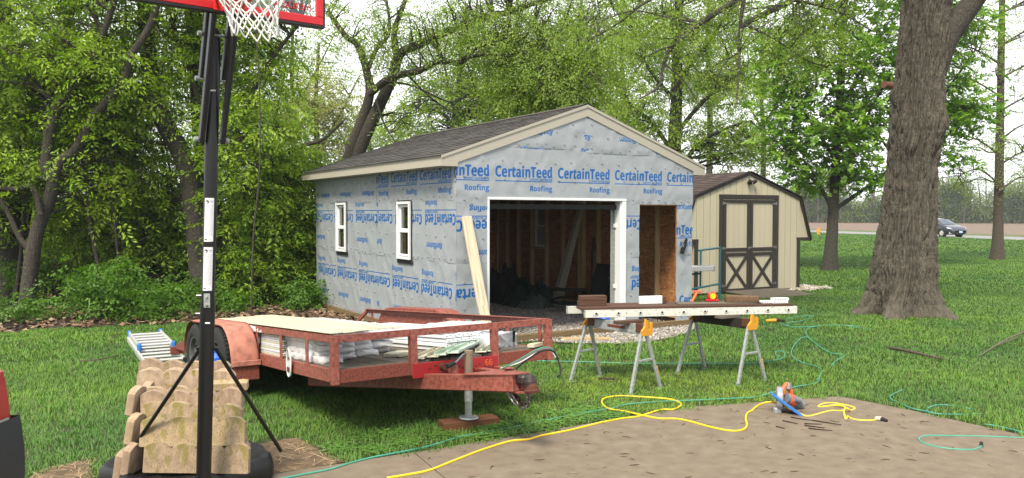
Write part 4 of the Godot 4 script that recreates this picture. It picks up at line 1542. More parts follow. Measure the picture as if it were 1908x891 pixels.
# limbs: [[points], radius at foot, radius at tip]; clouds: [centre, half sizes, boughs, sprays a bough, spread]
func tree(called: String, label: String, category: String, at: Vector3, limbs: Array, clouds: Array, kind: String, greens: Array, sd: int, group := "", bark := BARK, size := 1.0, droop := 0.25) -> Node3D:
	var o := thing(called, label, category, at, 0.0, group)
	var r := rng(sd)
	var tr := MB.new()
	tr.tint = bark
	var frame := []
	var first := true
	for lm in limbs:
		var pts := []
		for q in lm[0]:
			pts.append(q - at)
		pts = spline(pts, 5)
		var rad := taper(lm[1], lm[2], pts.size())
		if first:
			# root flare
			for i in rad.size():
				rad[i] *= 1.0 + 0.55 * exp(-maxf(pts[i].y, 0.0) / (lm[1] * 2.0))
			first = false
		var lb := tr
		lb.tube(pts, rad, 12 if lm[1] > 0.12 else 7, true, 0.035, r)
		for i in pts.size():
			frame.append([pts[i], rad[i]])
	put(tr, "trunk", mats.bark, o)
	var tw := MB.new()
	tw.tint = bark * 0.8
	var leaves := []
	for cl in clouds:
		var c: Vector3 = cl[0] - at
		var h: Vector3 = cl[1]
		for k in cl[2]:
			var d := v(r.randfn(0, 1), r.randfn(0, 1), r.randfn(0, 1)).normalized() * pow(r.randf(), 0.42)
			var q := c + d * h
			# the nearest wood below feeds the bough
			var best = frame[0]
			var bd := 1e9
			for f in frame:
				var dd: float = f[0].distance_to(q) + maxf(f[0].y - q.y, 0.0) * 0.8 + r.randf() * 0.3
				if dd < bd:
					bd = dd
					best = f
			var a: Vector3 = best[0]
			var span := a.distance_to(q)
			var mid := (a + q) * 0.5 + v(r.randf_range(-0.12, 0.12), r.randf_range(0.0, 0.22), r.randf_range(-0.12, 0.12)) * span
			var br := clampf(0.010 + span * 0.011, 0.008, best[1] * 0.75) * sqrt(size)
			var path := [a, a.lerp(mid, 0.5) + v(r.randfn(0, 0.03), r.randfn(0, 0.03), r.randfn(0, 0.03)) * span, mid, mid.lerp(q, 0.5) + v(r.randfn(0, 0.03), r.randfn(0, 0.03), r.randfn(0, 0.03)) * span, q]
			tw.tube(path, taper(br, 0.004 * size, 5), 5, false)
			for j in cl[3]:
				var t := pow(r.randf(), 0.6)
				var p: Vector3 = mid.lerp(q, t) if t > 0.0 else mid
				var e = v(r.randfn(0, 1), r.randfn(-droop, 0.8), r.randfn(0, 1)) * (cl[4] * 0.55)
				var tip = p + e
				if j % 3 == 0:
					tw.tube([p, p + e * 0.5 + v(0, 0.05 * cl[4], 0), tip], taper(0.006 * size, 0.002 * size, 3), 3, false)
				var yaw := atan2(-e.z, e.x) + r.randfn(0, 0.7)
				var bs := Basis(Vector3.UP, yaw) * Basis(Vector3.BACK, r.randfn(-droop * 0.6, 0.35)) * Basis(Vector3.RIGHT, r.randfn(0, 0.5))
				leaves.append(Transform3D(bs.scaled(Vector3.ONE * size * r.randf_range(0.75, 1.2)), tip))
	var bo := put(tw, "branches", mats.bark, o)
	bo.set_meta("kind", "stuff")
	crown_parts(o, leaves, kind, greens, sd)
	return o

const G_ASH := [Color(0.25, 0.38, 0.036), Color(0.32, 0.44, 0.045), Color(0.17, 0.29, 0.028), Color(0.37, 0.48, 0.06)]
const G_DEEP := [Color(0.11, 0.23, 0.034), Color(0.16, 0.30, 0.042), Color(0.08, 0.17, 0.026)]
const G_MAPLE := [Color(0.20, 0.38, 0.032), Color(0.26, 0.43, 0.040), Color(0.15, 0.31, 0.027), Color(0.31, 0.47, 0.05)]
const G_YOUNG := [Color(0.23, 0.34, 0.05), Color(0.29, 0.38, 0.06), Color(0.17, 0.28, 0.04)]
const G_PALE := [Color(0.26, 0.37, 0.05), Color(0.31, 0.41, 0.06), Color(0.20, 0.31, 0.042)]

func trees() -> void:
	oak()
	tree("leaning_tree", "leaning grey tree at the left edge of the woods with two slanting limbs", "tree", v(-7.73,0,-14.20), [
		[[v(-8.47,-0.05,-14.20), v(-8.49,0.26,-14.20), v(-8.42,0.94,-14.20), v(-8.28,1.58,-14.20), v(-8.09,2.05,-14.20), v(-8.03,2.34,-14.20), v(-8.13,2.61,-14.20), v(-8.11,2.96,-14.20), v(-8.02,3.36,-14.20), v(-7.88,3.70,-14.20), v(-7.64,3.99,-14.20), v(-7.47,4.26,-14.20), v(-7.31,4.47,-14.20), v(-7.03,5.12,-14.20), v(-6.74,6.05,-14.20)], 0.130, 0.045],
		[[v(-8.14,1.91,-14.20), v(-7.90,2.66,-14.20), v(-7.66,2.86,-14.20), v(-7.45,3.19,-14.20), v(-7.31,3.46,-14.20), v(-7.04,3.76,-14.20), v(-6.76,4.13,-14.20), v(-6.63,4.53,-14.20), v(-6.42,4.83,-14.20), v(-6.25,5.16,-14.20), v(-6.09,5.68,-14.20), v(-5.80,6.60,-14.20)], 0.090, 0.055],
		[[v(-8.40,1.11,-14.20), v(-8.63,1.39,-14.20), v(-8.95,2.03,-14.20), v(-9.50,2.42,-14.20)], 0.060, 0.030],
		[[v(-8.13,1.77,-14.00), v(-8.26,2.23,-14.00), v(-8.54,2.21,-14.00), v(-8.91,2.23,-14.00)], 0.050, 0.050]], [
		[v(-8.75,4.80,-14.90), v(1.5,1.4,1.5), 50, 16, 0.55],
		[v(-7.29,4.41,-14.90), v(1.1,1.2,1.2), 34, 15, 0.50],
		[v(-6.88,6.26,-14.90), v(1.8,1.2,1.5), 16, 14, 0.60],
		[v(-8.66,6.80,-14.80), v(2.0,1.4,1.8), 17, 14, 0.60],
		[v(-9.08,2.95,-14.90), v(1.1,0.8,1.1), 24, 13, 0.50],
		[v(-7.66,2.46,-15.00), v(1.0,0.7,1.0), 22, 12, 0.50]], "ash", G_ASH, 101, "")
	tree("old_tree", "thick pale trunk at the far left edge of the woods hung with creeper", "tree", v(-8.04,0,-15.50), [
		[[v(-9.59,-0.05,-15.50), v(-9.59,0.33,-15.50), v(-9.64,1.05,-15.50), v(-9.61,1.77,-15.50), v(-9.54,2.38,-15.50), v(-9.59,3.60,-15.50), v(-9.66,5.22,-15.50), v(-9.78,7.03,-15.50)], 0.250, 0.160],
		[[v(-9.59,0.74,-15.50), v(-9.39,1.26,-15.50), v(-9.24,1.87,-15.50), v(-9.30,2.48,-15.50)], 0.100, 0.050],
		[[v(-9.57,2.79,-15.50), v(-9.12,3.81,-15.50), v(-8.49,5.23,-15.50), v(-8.07,6.44,-15.50)], 0.090, 0.040]], [
		[v(-9.81,5.22,-15.50), v(2.0,1.6,1.5), 40, 14, 0.60],
		[v(-8.89,3.87,-16.00), v(1.6,1.4,1.2), 36, 14, 0.55],
		[v(-9.45,2.46,-15.00), v(0.8,0.9,0.8), 20, 12, 0.45],
		[v(-8.76,7.14,-15.50), v(2.2,1.2,1.6), 14, 13, 0.60]], "ash", G_ASH, 102, "")
	tree("twin_trunk_tree", "tall twin-trunked tree at the woods edge behind the basketball pole", "tree", v(-5.46,0,-15.30), [
		[[v(-5.74,-0.05,-15.30), v(-5.84,0.56,-15.30), v(-5.92,1.27,-15.30), v(-6.00,1.98,-15.30), v(-6.07,2.50,-15.30), v(-6.25,2.98,-15.30), v(-6.46,3.36,-15.30), v(-6.64,3.74,-15.30), v(-6.76,4.02,-15.30), v(-6.82,4.79,-15.30), v(-6.87,5.78,-15.30), v(-6.93,6.97,-15.30)], 0.220, 0.130],
		[[v(-5.68,-0.15,-15.70), v(-5.71,1.25,-15.70), v(-5.83,2.19,-15.70), v(-5.95,3.03,-15.70), v(-6.02,3.94,-15.70), v(-6.04,4.85,-15.70), v(-6.17,5.89,-15.70), v(-6.31,7.11,-15.70)], 0.210, 0.140],
		[[v(-5.86,3.79,-15.30), v(-6.08,4.59,-15.30), v(-6.37,5.38,-15.30), v(-6.56,6.58,-15.30)], 0.060, 0.030],
		[[v(-5.82,2.49,-15.50), v(-5.25,3.51,-15.50), v(-4.63,4.63,-15.50), v(-4.01,5.43,-15.50)], 0.060, 0.030],
		[[v(-6.30,3.08,-15.30), v(-7.10,3.16,-15.30), v(-7.71,3.10,-15.30)], 0.050, 0.020]], [
		[v(-6.52,5.32,-15.90), v(1.3,1.6,1.2), 44, 15, 0.55],
		[v(-5.33,5.26,-16.10), v(1.2,1.3,1.2), 40, 15, 0.55],
		[v(-4.88,3.29,-15.30), v(0.9,1.5,1.0), 44, 15, 0.50],
		[v(-6.13,6.97,-15.00), v(2.6,1.2,2.0), 24, 14, 0.65],
		[v(-4.46,6.58,-15.00), v(1.6,1.0,1.6), 14, 14, 0.60],
		[v(-6.99,2.52,-16.20), v(1.0,0.8,0.9), 24, 13, 0.50],
		[v(-7.52,3.88,-16.00), v(0.9,0.9,0.9), 24, 14, 0.50]], "ash", G_ASH, 103, "")
	tree("slim_tree", "slim dark-stemmed tree among the undergrowth left of the twin trunks", "tree", v(-6.11,0,-16.60), [
		[[v(-7.20,-0.05,-16.60), v(-7.28,0.67,-16.60), v(-7.45,1.44,-16.60), v(-7.59,2.21,-16.60), v(-7.87,2.86,-16.60), v(-8.13,3.95,-16.60), v(-8.33,5.47,-16.60)], 0.090, 0.040],
		[[v(-7.30,0.89,-16.60), v(-7.12,1.55,-16.60), v(-7.04,2.32,-16.60), v(-7.16,3.30,-16.60)], 0.050, 0.020],
		[[v(-7.00,-0.32,-16.60), v(-6.95,0.67,-16.60), v(-6.80,1.44,-16.60), v(-6.93,2.32,-16.60)], 0.050, 0.020]], [
		[v(-8.17,1.99,-16.40), v(1.6,1.0,1.0), 44, 15, 0.55],
		[v(-7.13,1.56,-16.00), v(1.0,0.9,0.8), 30, 14, 0.50],
		[v(-8.58,3.52,-16.60), v(1.4,1.1,1.2), 36, 14, 0.55],
		[v(-8.61,1.45,-16.00), v(1.2,0.7,0.8), 30, 14, 0.50]], "ash", G_ASH, 104, "")
	tree("bowed_tree", "low tree right of the twin trunks with a long bowed bare limb", "tree", v(-4.71,0,-16.00), [
		[[v(-5.35,-0.05,-16.00), v(-5.32,0.50,-16.00), v(-5.42,1.25,-15.94), v(-5.61,1.77,-15.89), v(-5.30,2.04,-15.83), v(-5.09,2.41,-15.78), v(-4.85,2.69,-15.72), v(-4.45,2.92,-15.67), v(-4.02,3.10,-15.61), v(-3.63,3.21,-15.56), v(-3.21,3.56,-15.50)], 0.100, 0.025],
		[[v(-5.32,0.50,-16.00), v(-5.02,1.46,-16.00), v(-4.80,2.20,-16.00), v(-4.90,3.04,-16.00)], 0.050, 0.020],
		[[v(-5.55,0.04,-16.30), v(-4.90,0.26,-16.30), v(-4.15,0.39,-16.30), v(-3.39,0.48,-16.30)], 0.060, 0.040]], [
		[v(-5.06,1.46,-15.80), v(1.0,1.0,0.8), 44, 15, 0.50],
		[v(-4.49,1.77,-16.40), v(0.9,1.1,0.7), 40, 15, 0.50],
		[v(-4.90,0.48,-16.30), v(1.0,0.6,0.7), 36, 14, 0.45],
		[v(-4.64,2.78,-17.00), v(0.9,0.8,0.8), 30, 13, 0.50]], "ash", [G_ASH[0], G_DEEP[1], G_ASH[1]], 105, "")
	tree("arching_tree", "dark twin-stemmed tree arching over the garage roof with sparse young leaves", "tree", v(-3.76,0,-19.00), [
		[[v(-3.95,0.89,-19.00), v(-3.88,2.02,-19.00), v(-3.81,3.11,-19.00), v(-3.53,3.91,-19.00), v(-3.32,4.58,-19.00), v(-3.38,5.08,-19.00), v(-3.59,5.71,-19.00), v(-3.87,5.92,-19.00), v(-4.29,6.50,-19.00)], 0.170, 0.050],
		[[v(-3.70,0.89,-19.00), v(-3.66,2.40,-19.00), v(-3.59,3.20,-19.00), v(-3.13,4.25,-19.00), v(-2.79,4.96,-19.00), v(-2.62,5.50,-19.00), v(-2.12,5.75,-19.00), v(-1.07,6.21,-19.00), v(-0.01,6.51,-19.00), v(1.06,6.88,-19.00)], 0.190, 0.050],
		[[v(-3.28,4.53,-18.70), v(-2.76,4.88,-18.53), v(-2.08,5.02,-18.37), v(-1.62,5.20,-18.20), v(-1.13,5.14,-18.03), v(-0.76,5.44,-17.87), v(-0.20,5.53,-17.70), v(0.52,5.41,-17.53), v(1.20,5.09,-17.37), v(1.87,4.61,-17.20)], 0.095, 0.020],
		[[v(-1.11,5.17,-17.80), v(-0.40,5.25,-17.60), v(0.41,4.98,-17.40), v(1.08,4.61,-17.20), v(1.57,4.13,-17.00)], 0.050, 0.012],
		[[v(-2.68,5.45,-19.00), v(-2.74,6.01,-19.00), v(-2.49,6.75,-19.00), v(-2.17,7.74,-19.00)], 0.090, 0.040],
		[[v(-3.38,5.08,-19.00), v(-3.18,5.58,-19.00), v(-2.86,6.01,-19.00), v(-2.92,6.75,-19.00)], 0.060, 0.030],
		[[v(-2.91,4.81,-18.50), v(-2.24,4.69,-18.50), v(-1.39,4.33,-18.50), v(-0.91,4.58,-18.50)], 0.030, 0.010],
		[[v(-1.01,5.17,-18.20), v(-0.89,4.77,-18.20), v(-0.74,4.29,-18.20), v(-0.75,3.87,-18.20)], 0.022, 0.008],
		[[v(-2.38,4.95,-18.60), v(-1.89,4.47,-18.60), v(-1.28,4.04,-18.60)], 0.025, 0.008],
		[[v(-0.41,5.42,-18.20), v(-0.05,4.89,-18.20), v(0.43,4.29,-18.20), v(0.91,4.00,-18.20)], 0.022, 0.008],
		[[v(-3.11,4.40,-18.60), v(-2.93,3.86,-18.60), v(-2.63,3.37,-18.60)], 0.030, 0.010],
		[[v(-0.06,6.39,-18.50), v(0.66,5.83,-18.17), v(1.47,5.41,-17.83), v(2.02,4.89,-17.50)], 0.040, 0.010]], [
		[v(-2.93,6.01,-19.00), v(1.2,0.9,1.2), 34, 6, 0.60],
		[v(-1.52,5.92,-18.60), v(1.4,0.8,1.3), 40, 7, 0.60],
		[v(0.06,5.84,-18.20), v(1.4,0.8,1.4), 56, 15, 0.55],
		[v(1.21,5.00,-17.50), v(1.1,0.8,1.2), 60, 16, 0.50],
		[v(0.52,4.43,-17.50), v(0.9,0.5,1.0), 36, 14, 0.45],
		[v(-0.66,7.35,-18.50), v(2.4,0.9,1.8), 60, 7, 0.70],
		[v(1.48,6.27,-18.00), v(1.2,0.9,1.2), 40, 7, 0.60],
		[v(-3.67,6.26,-19.00), v(0.8,0.8,0.8), 22, 6, 0.50],
		[v(-2.18,4.15,-19.00), v(1.0,0.4,0.8), 16, 4, 0.50]], "small", G_YOUNG, 106, "", BARK, 1.25, 0.5)
	tree("maple_tree", "broad bright green maple between the shed and the thick bare trunk", "tree", v(10.08,0,-25.71), [
		[[v(10.08,-0.05,-25.71), v(10.11,0.60,-25.71), v(10.15,1.28,-25.71), v(10.17,1.96,-25.71), v(10.21,2.81,-25.71), v(10.26,3.99,-25.71), v(10.34,5.51,-25.71), v(10.39,7.02,-25.71), v(10.45,8.53,-25.71), v(10.51,10.53,-25.71)], 0.200, 0.080],
		[[v(10.14,1.92,-25.71), v(9.77,2.63,-25.71), v(9.26,3.14,-25.71), v(8.74,3.65,-25.71)], 0.070, 0.030],
		[[v(10.23,1.96,-25.71), v(10.97,2.47,-25.71), v(11.64,2.98,-25.71), v(12.30,3.65,-25.71)], 0.080, 0.030],
		[[v(10.21,2.81,-25.71), v(10.61,3.65,-25.71), v(11.10,4.67,-25.71), v(11.59,5.68,-25.71)], 0.060, 0.030],
		[[v(10.24,3.48,-25.71), v(9.58,4.49,-25.71), v(8.89,5.50,-25.71), v(8.37,6.51,-25.71)], 0.060, 0.030],
		[[v(10.32,5.00,-25.71), v(10.91,6.18,-25.71), v(11.57,7.36,-25.71)], 0.060, 0.030],
		[[v(10.35,5.34,-25.71), v(9.72,6.68,-25.71), v(9.03,7.85,-25.71)], 0.060, 0.030]], [
		[v(10.18,4.33,-25.71), v(2.0,1.3,1.8), 58, 12, 0.60],
		[v(8.90,5.00,-25.71), v(1.3,1.6,1.3), 36, 11, 0.56],
		[v(11.27,5.00,-25.71), v(1.3,1.6,1.3), 36, 11, 0.56],
		[v(9.97,6.85,-25.71), v(2.2,1.6,2.0), 58, 11, 0.64],
		[v(11.57,7.02,-25.71), v(1.6,1.4,1.4), 30, 11, 0.60],
		[v(8.37,6.68,-25.71), v(1.0,1.2,1.2), 24, 11, 0.56],
		[v(10.35,9.53,-25.71), v(2.6,1.8,2.4), 50, 11, 0.72],
		[v(9.09,2.97,-25.71), v(0.9,0.5,0.8), 16, 10, 0.40],
		[v(10.96,2.98,-25.71), v(1.1,0.5,0.8), 20, 10, 0.40]], "maple", G_MAPLE, 107, "", BARK, 0.8, 0.1)
	tree("maple_tree", "bright green maple standing straight behind the thick bare trunk", "tree", v(13.43,0,-27.00), [
		[[v(13.34,0.00,-27.00), v(13.35,1.79,-27.00), v(13.35,4.46,-27.00), v(13.40,7.11,-27.00), v(13.43,10.27,-27.00)], 0.200, 0.080],
		[[v(13.34,3.04,-27.00), v(14.33,4.28,-27.00), v(15.20,5.35,-27.00)], 0.070, 0.020],
		[[v(13.35,4.64,-27.00), v(14.48,6.05,-27.00), v(15.34,7.29,-27.00)], 0.070, 0.020],
		[[v(13.34,3.04,-27.00), v(12.38,4.10,-27.00), v(11.83,4.99,-27.00)], 0.070, 0.020]], [
		[v(13.93,6.93,-27.00), v(1.8,2.0,1.6), 50, 11, 0.64],
		[v(14.85,5.17,-27.00), v(1.1,0.9,1.1), 33, 11, 0.56],
		[v(13.01,9.22,-27.00), v(2.6,1.8,2.0), 41, 10, 0.72],
		[v(14.53,8.34,-27.00), v(1.4,1.2,1.3), 24, 10, 0.64],
		[v(14.52,3.75,-27.00), v(0.9,0.3,0.9), 11, 7, 0.40]], "maple", G_MAPLE, 108, "", BARK, 0.8, 0.1)
	tree("slender_tree", "slender straight tree with thin level branches and sparse pale leaves by the road lawn", "tree", v(19.10,0,-31.91), [
		[[v(19.10,-0.05,-31.91), v(19.11,0.32,-31.91), v(19.12,1.79,-31.91), v(19.12,3.90,-31.91), v(19.11,6.41,-31.91), v(19.10,8.91,-31.91), v(19.09,11.81,-31.91)], 0.215, 0.100],
		[[v(18.98,2.67,-31.67), v(19.74,3.25,-31.54), v(20.50,2.94,-31.42)], 0.045, 0.012],
		[[v(18.96,2.98,-31.65), v(18.08,3.56,-31.53), v(17.22,3.24,-31.41)], 0.045, 0.012],
		[[v(19.21,3.74,-32.09), v(20.58,4.36,-32.41), v(21.99,4.06,-32.72)], 0.045, 0.012],
		[[v(19.11,4.15,-31.93), v(18.10,4.71,-31.66), v(17.12,4.85,-31.39)], 0.045, 0.012],
		[[v(18.94,4.65,-31.67), v(19.53,5.20,-31.33), v(20.11,5.33,-30.99)], 0.045, 0.012],
		[[v(19.19,5.32,-32.10), v(18.20,5.96,-32.47), v(17.20,6.18,-32.84)], 0.045, 0.012],
		[[v(18.95,5.80,-31.72), v(19.90,6.35,-31.49), v(20.84,6.48,-31.27)], 0.045, 0.012],
		[[v(19.13,6.47,-32.05), v(18.33,7.13,-32.47), v(17.50,7.37,-32.90)], 0.045, 0.012],
		[[v(18.89,7.04,-31.66), v(20.10,7.64,-31.79), v(21.32,7.83,-31.91)], 0.045, 0.012],
		[[v(19.03,7.70,-31.91), v(17.75,8.21,-31.52), v(16.50,8.29,-31.14)], 0.045, 0.012],
		[[v(18.86,8.28,-31.66), v(20.13,8.97,-32.18), v(21.43,9.26,-32.70)], 0.045, 0.012],
		[[v(19.02,8.96,-31.94), v(17.73,9.48,-31.70), v(16.47,9.58,-31.46)], 0.045, 0.012],
		[[v(19.01,9.59,-31.95), v(20.45,10.29,-32.41), v(21.93,10.58,-32.87)], 0.045, 0.012],
		[[v(18.98,10.20,-31.91), v(17.78,10.75,-31.81), v(16.59,10.88,-31.71)], 0.045, 0.012]], [
		[v(17.81,3.27,-31.91), v(1.2,0.5,1.6), 16, 5, 0.70],
		[v(20.22,3.69,-31.91), v(1.1,0.5,1.6), 16, 5, 0.70],
		[v(17.78,4.53,-31.91), v(1.2,0.5,1.6), 16, 5, 0.70],
		[v(20.19,4.95,-31.91), v(1.1,0.5,1.6), 16, 5, 0.70],
		[v(17.76,5.78,-31.91), v(1.2,0.5,1.6), 16, 5, 0.70],
		[v(20.17,6.20,-31.91), v(1.1,0.5,1.6), 16, 5, 0.70],
		[v(17.74,7.03,-31.91), v(1.2,0.5,1.6), 16, 5, 0.70],
		[v(20.14,7.46,-31.91), v(1.1,0.5,1.6), 16, 5, 0.70],
		[v(17.71,8.28,-31.91), v(1.2,0.5,1.6), 16, 5, 0.70],
		[v(20.11,8.70,-31.91), v(1.1,0.5,1.6), 16, 5, 0.70],
		[v(17.69,9.53,-31.91), v(1.2,0.5,1.6), 16, 5, 0.70],
		[v(20.09,9.95,-31.91), v(1.1,0.5,1.6), 16, 5, 0.70],
		[v(17.66,10.98,-31.91), v(1.2,0.5,1.6), 16, 5, 0.70],
		[v(20.06,11.40,-31.91), v(1.1,0.5,1.6), 16, 5, 0.70]], "feather", G_PALE, 109, "", Color(0.13,0.105,0.075), 1.9, 0.15)
	tree("spreading_tree", "spreading pale-leaved tree rising behind the garage gable and the shed", "tree", v(6.24,0,-31.00), [
		[[v(6.20,0.13,-31.00), v(6.20,2.18,-31.00), v(6.17,4.02,-31.00), v(6.24,5.85,-31.00), v(6.26,7.68,-31.00), v(6.32,9.90,-31.00), v(6.39,11.51,-31.00)], 0.340, 0.120],
		[[v(6.19,3.21,-31.00), v(6.99,4.40,-30.67), v(7.91,4.97,-30.33), v(8.80,5.24,-30.00)], 0.110, 0.030],
		[[v(6.21,4.02,-31.00), v(5.32,5.24,-31.00), v(4.60,5.85,-31.00), v(3.99,6.86,-31.00)], 0.100, 0.030],
		[[v(6.22,4.84,-31.00), v(7.25,6.06,-31.00), v(8.27,6.87,-31.00), v(8.97,7.48,-31.00)], 0.100, 0.030],
		[[v(6.25,6.06,-31.00), v(5.21,7.27,-31.00), v(4.59,8.69,-31.00)], 0.090, 0.030],
		[[v(6.27,6.87,-31.00), v(7.44,8.29,-31.00), v(8.24,9.50,-31.00)], 0.090, 0.030]], [
		[v(7.67,4.64,-31.00), v(2.0,0.7,1.6), 40, 7, 0.85],
		[v(4.81,5.65,-31.00), v(1.6,1.2,1.5), 40, 7, 0.80],
		[v(7.45,7.07,-31.00), v(2.0,1.1,1.6), 44, 7, 0.85],
		[v(5.20,8.28,-31.00), v(2.0,1.4,1.6), 44, 7, 0.85],
		[v(7.63,9.50,-31.00), v(2.4,1.4,1.8), 50, 7, 0.90],
		[v(5.38,11.10,-31.00), v(3.0,1.6,2.2), 50, 7, 0.95],
		[v(9.11,3.82,-31.00), v(1.2,0.5,1.0), 22, 6, 0.60]], "ash", G_PALE, 110, "", Color(0.06,0.052,0.042), 1.5, 0.15)
	tree("forked_tree", "pale forked tree far behind the garage roof", "tree", v(-2.42,0,-37.00), [
		[[v(-2.50,1.02,-37.00), v(-2.47,4.19,-37.00), v(-2.52,5.77,-37.00), v(-2.42,7.35,-37.00), v(-2.30,9.28,-37.00), v(-2.05,11.21,-37.00)], 0.240, 0.080],
		[[v(-2.54,5.53,-37.00), v(-3.03,6.26,-37.00), v(-3.64,6.50,-37.00), v(-4.25,6.86,-37.00)], 0.090, 0.040],
		[[v(-2.49,6.02,-37.00), v(-2.79,7.11,-37.00), v(-3.03,8.32,-37.00), v(-3.39,9.28,-37.00)], 0.090, 0.040],
		[[v(-2.40,7.11,-37.00), v(-1.81,8.32,-37.00), v(-1.20,9.53,-37.00)], 0.080, 0.030]], [
		[v(-3.52,7.35,-37.00), v(2.0,1.2,1.6), 36, 6, 0.90],
		[v(-1.81,7.35,-37.00), v(1.8,1.3,1.6), 36, 6, 0.90],
		[v(-4.74,5.89,-37.00), v(1.6,0.8,1.4), 26, 5, 0.85],
		[v(-2.30,9.52,-37.00), v(2.6,1.4,2.0), 40, 6, 1.00],
		[v(-0.11,6.38,-37.00), v(1.8,0.9,1.4), 34, 6, 0.90]], "ash", G_PALE, 111, "", Color(0.16,0.14,0.11), 1.8, 0.1)
	tree("distant_tree", "rounded pale yellow tree far beyond the gap left of the garage", "tree", v(-11.56,0,-48.00), [
		[[v(-11.56,-0.01,-48.00), v(-11.44,4.26,-48.00), v(-11.57,8.04,-48.00), v(-11.36,11.81,-48.00)], 0.280, 0.070],
		[[v(-11.53,5.21,-48.00), v(-12.94,7.73,-48.00), v(-14.02,9.92,-48.00)], 0.100, 0.030],
		[[v(-11.53,5.21,-48.00), v(-10.09,7.73,-48.00), v(-8.98,9.93,-48.00)], 0.100, 0.030]], [
		[v(-11.51,8.04,-48.00), v(2.6,2.4,2.1), 62, 8, 1.2],
		[v(-11.51,5.88,-48.00), v(2.3,1.2,1.8), 24, 8, 1.1]], "ash", [Color(0.36,0.36,0.13), Color(0.30,0.33,0.12), Color(0.40,0.38,0.16)], 130, "", Color(0.09,0.078,0.062), 2.2, 0.1)
	tree("distant_tree", "tall light green tree far beyond the gap left of the garage", "tree", v(-16.24,0,-60.00), [
		[[v(-16.23,-0.01,-60.00), v(-16.06,8.03,-60.00), v(-16.22,12.74,-60.00), v(-15.96,17.43,-60.00)], 0.280, 0.070],
		[[v(-16.17,9.21,-60.00), v(-17.92,12.35,-60.00), v(-19.28,15.08,-60.00)], 0.100, 0.030],
		[[v(-16.17,9.21,-60.00), v(-14.37,12.35,-60.00), v(-12.98,15.09,-60.00)], 0.100, 0.030]], [
		[v(-16.15,12.74,-60.00), v(4.6,5.0,3.7), 62, 8, 1.2],
		[v(-16.15,8.24,-60.00), v(4.1,2.5,3.2), 24, 8, 1.1]], "ash", G_PALE, 131, "", Color(0.09,0.078,0.062), 2.2, 0.1)
	tree("distant_tree", "hazy green tree low behind the double trunk over the garage", "tree", v(-9.61,0,-55.00), [
		[[v(-9.61,-0.00,-55.00), v(-9.49,2.45,-55.00), v(-9.65,6.79,-55.00), v(-9.42,11.12,-55.00)], 0.280, 0.070],
		[[v(-9.59,3.54,-55.00), v(-11.21,6.43,-55.00), v(-12.47,8.95,-55.00)], 0.100, 0.030],
		[[v(-9.59,3.54,-55.00), v(-7.95,6.44,-55.00), v(-6.67,8.96,-55.00)], 0.100, 0.030]], [
		[v(-9.58,6.79,-55.00), v(3.6,2.6,2.9), 62, 8, 1.2],
		[v(-9.58,4.45,-55.00), v(3.2,1.3,2.5), 24, 8, 1.1]], "ash", G_PALE, 132, "", Color(0.09,0.078,0.062), 2.2, 0.1)
	tree("distant_tree", "bright green tree behind the arching branches over the roof", "tree", v(0.20,0,-50.00), [
		[[v(0.20,0.01,-50.00), v(0.29,5.70,-50.00), v(0.12,9.63,-50.00), v(0.31,13.55,-50.00)], 0.280, 0.070],
		[[v(0.19,6.68,-50.00), v(-1.30,9.30,-50.00), v(-2.45,11.59,-50.00)], 0.100, 0.030],
		[[v(0.19,6.68,-50.00), v(1.66,9.31,-50.00), v(2.81,11.60,-50.00)], 0.100, 0.030]], [
		[v(0.18,9.63,-50.00), v(4.0,3.4,3.2), 62, 12, 1.2],
		[v(0.18,6.57,-50.00), v(3.6,1.7,2.8), 24, 12, 1.1]], "ash", G_YOUNG, 133, "", Color(0.09,0.078,0.062), 2.2, 0.1)
	tree("distant_tree", "tall bright green tree behind the ridge of the garage roof", "tree", v(3.84,0,-46.00), [
		[[v(3.84,0.02,-46.00), v(3.90,6.90,-46.00), v(3.73,10.51,-46.00), v(3.90,14.11,-46.00)], 0.280, 0.070],
		[[v(3.80,7.81,-46.00), v(2.43,10.21,-46.00), v(1.37,12.31,-46.00)], 0.100, 0.030],
		[[v(3.80,7.81,-46.00), v(5.15,10.22,-46.00), v(6.20,12.32,-46.00)], 0.100, 0.030]], [
		[v(3.79,10.51,-46.00), v(3.4,4.2,2.7), 62, 12, 1.2],
		[v(3.79,6.73,-46.00), v(3.1,2.1,2.4), 24, 12, 1.1]], "ash", G_YOUNG, 134, "", Color(0.09,0.078,0.062), 2.2, 0.1)
	tree("distant_tree", "tall pale tree behind the right roof slope", "tree", v(7.91,0,-58.00), [
		[[v(7.90,0.02,-58.00), v(7.97,9.00,-58.00), v(7.75,13.55,-58.00), v(7.95,18.08,-58.00)], 0.280, 0.070],
		[[v(7.84,10.14,-58.00), v(6.11,13.17,-58.00), v(4.77,15.81,-58.00)], 0.100, 0.030],
		[[v(7.84,10.14,-58.00), v(9.54,13.17,-58.00), v(10.85,15.82,-58.00)], 0.100, 0.030]], [
		[v(7.82,13.55,-58.00), v(4.2,5.2,3.4), 62, 12, 1.2],
		[v(7.82,8.87,-58.00), v(3.8,2.6,2.9), 24, 12, 1.1]], "ash", G_PALE, 135, "", Color(0.09,0.078,0.062), 2.2, 0.1)
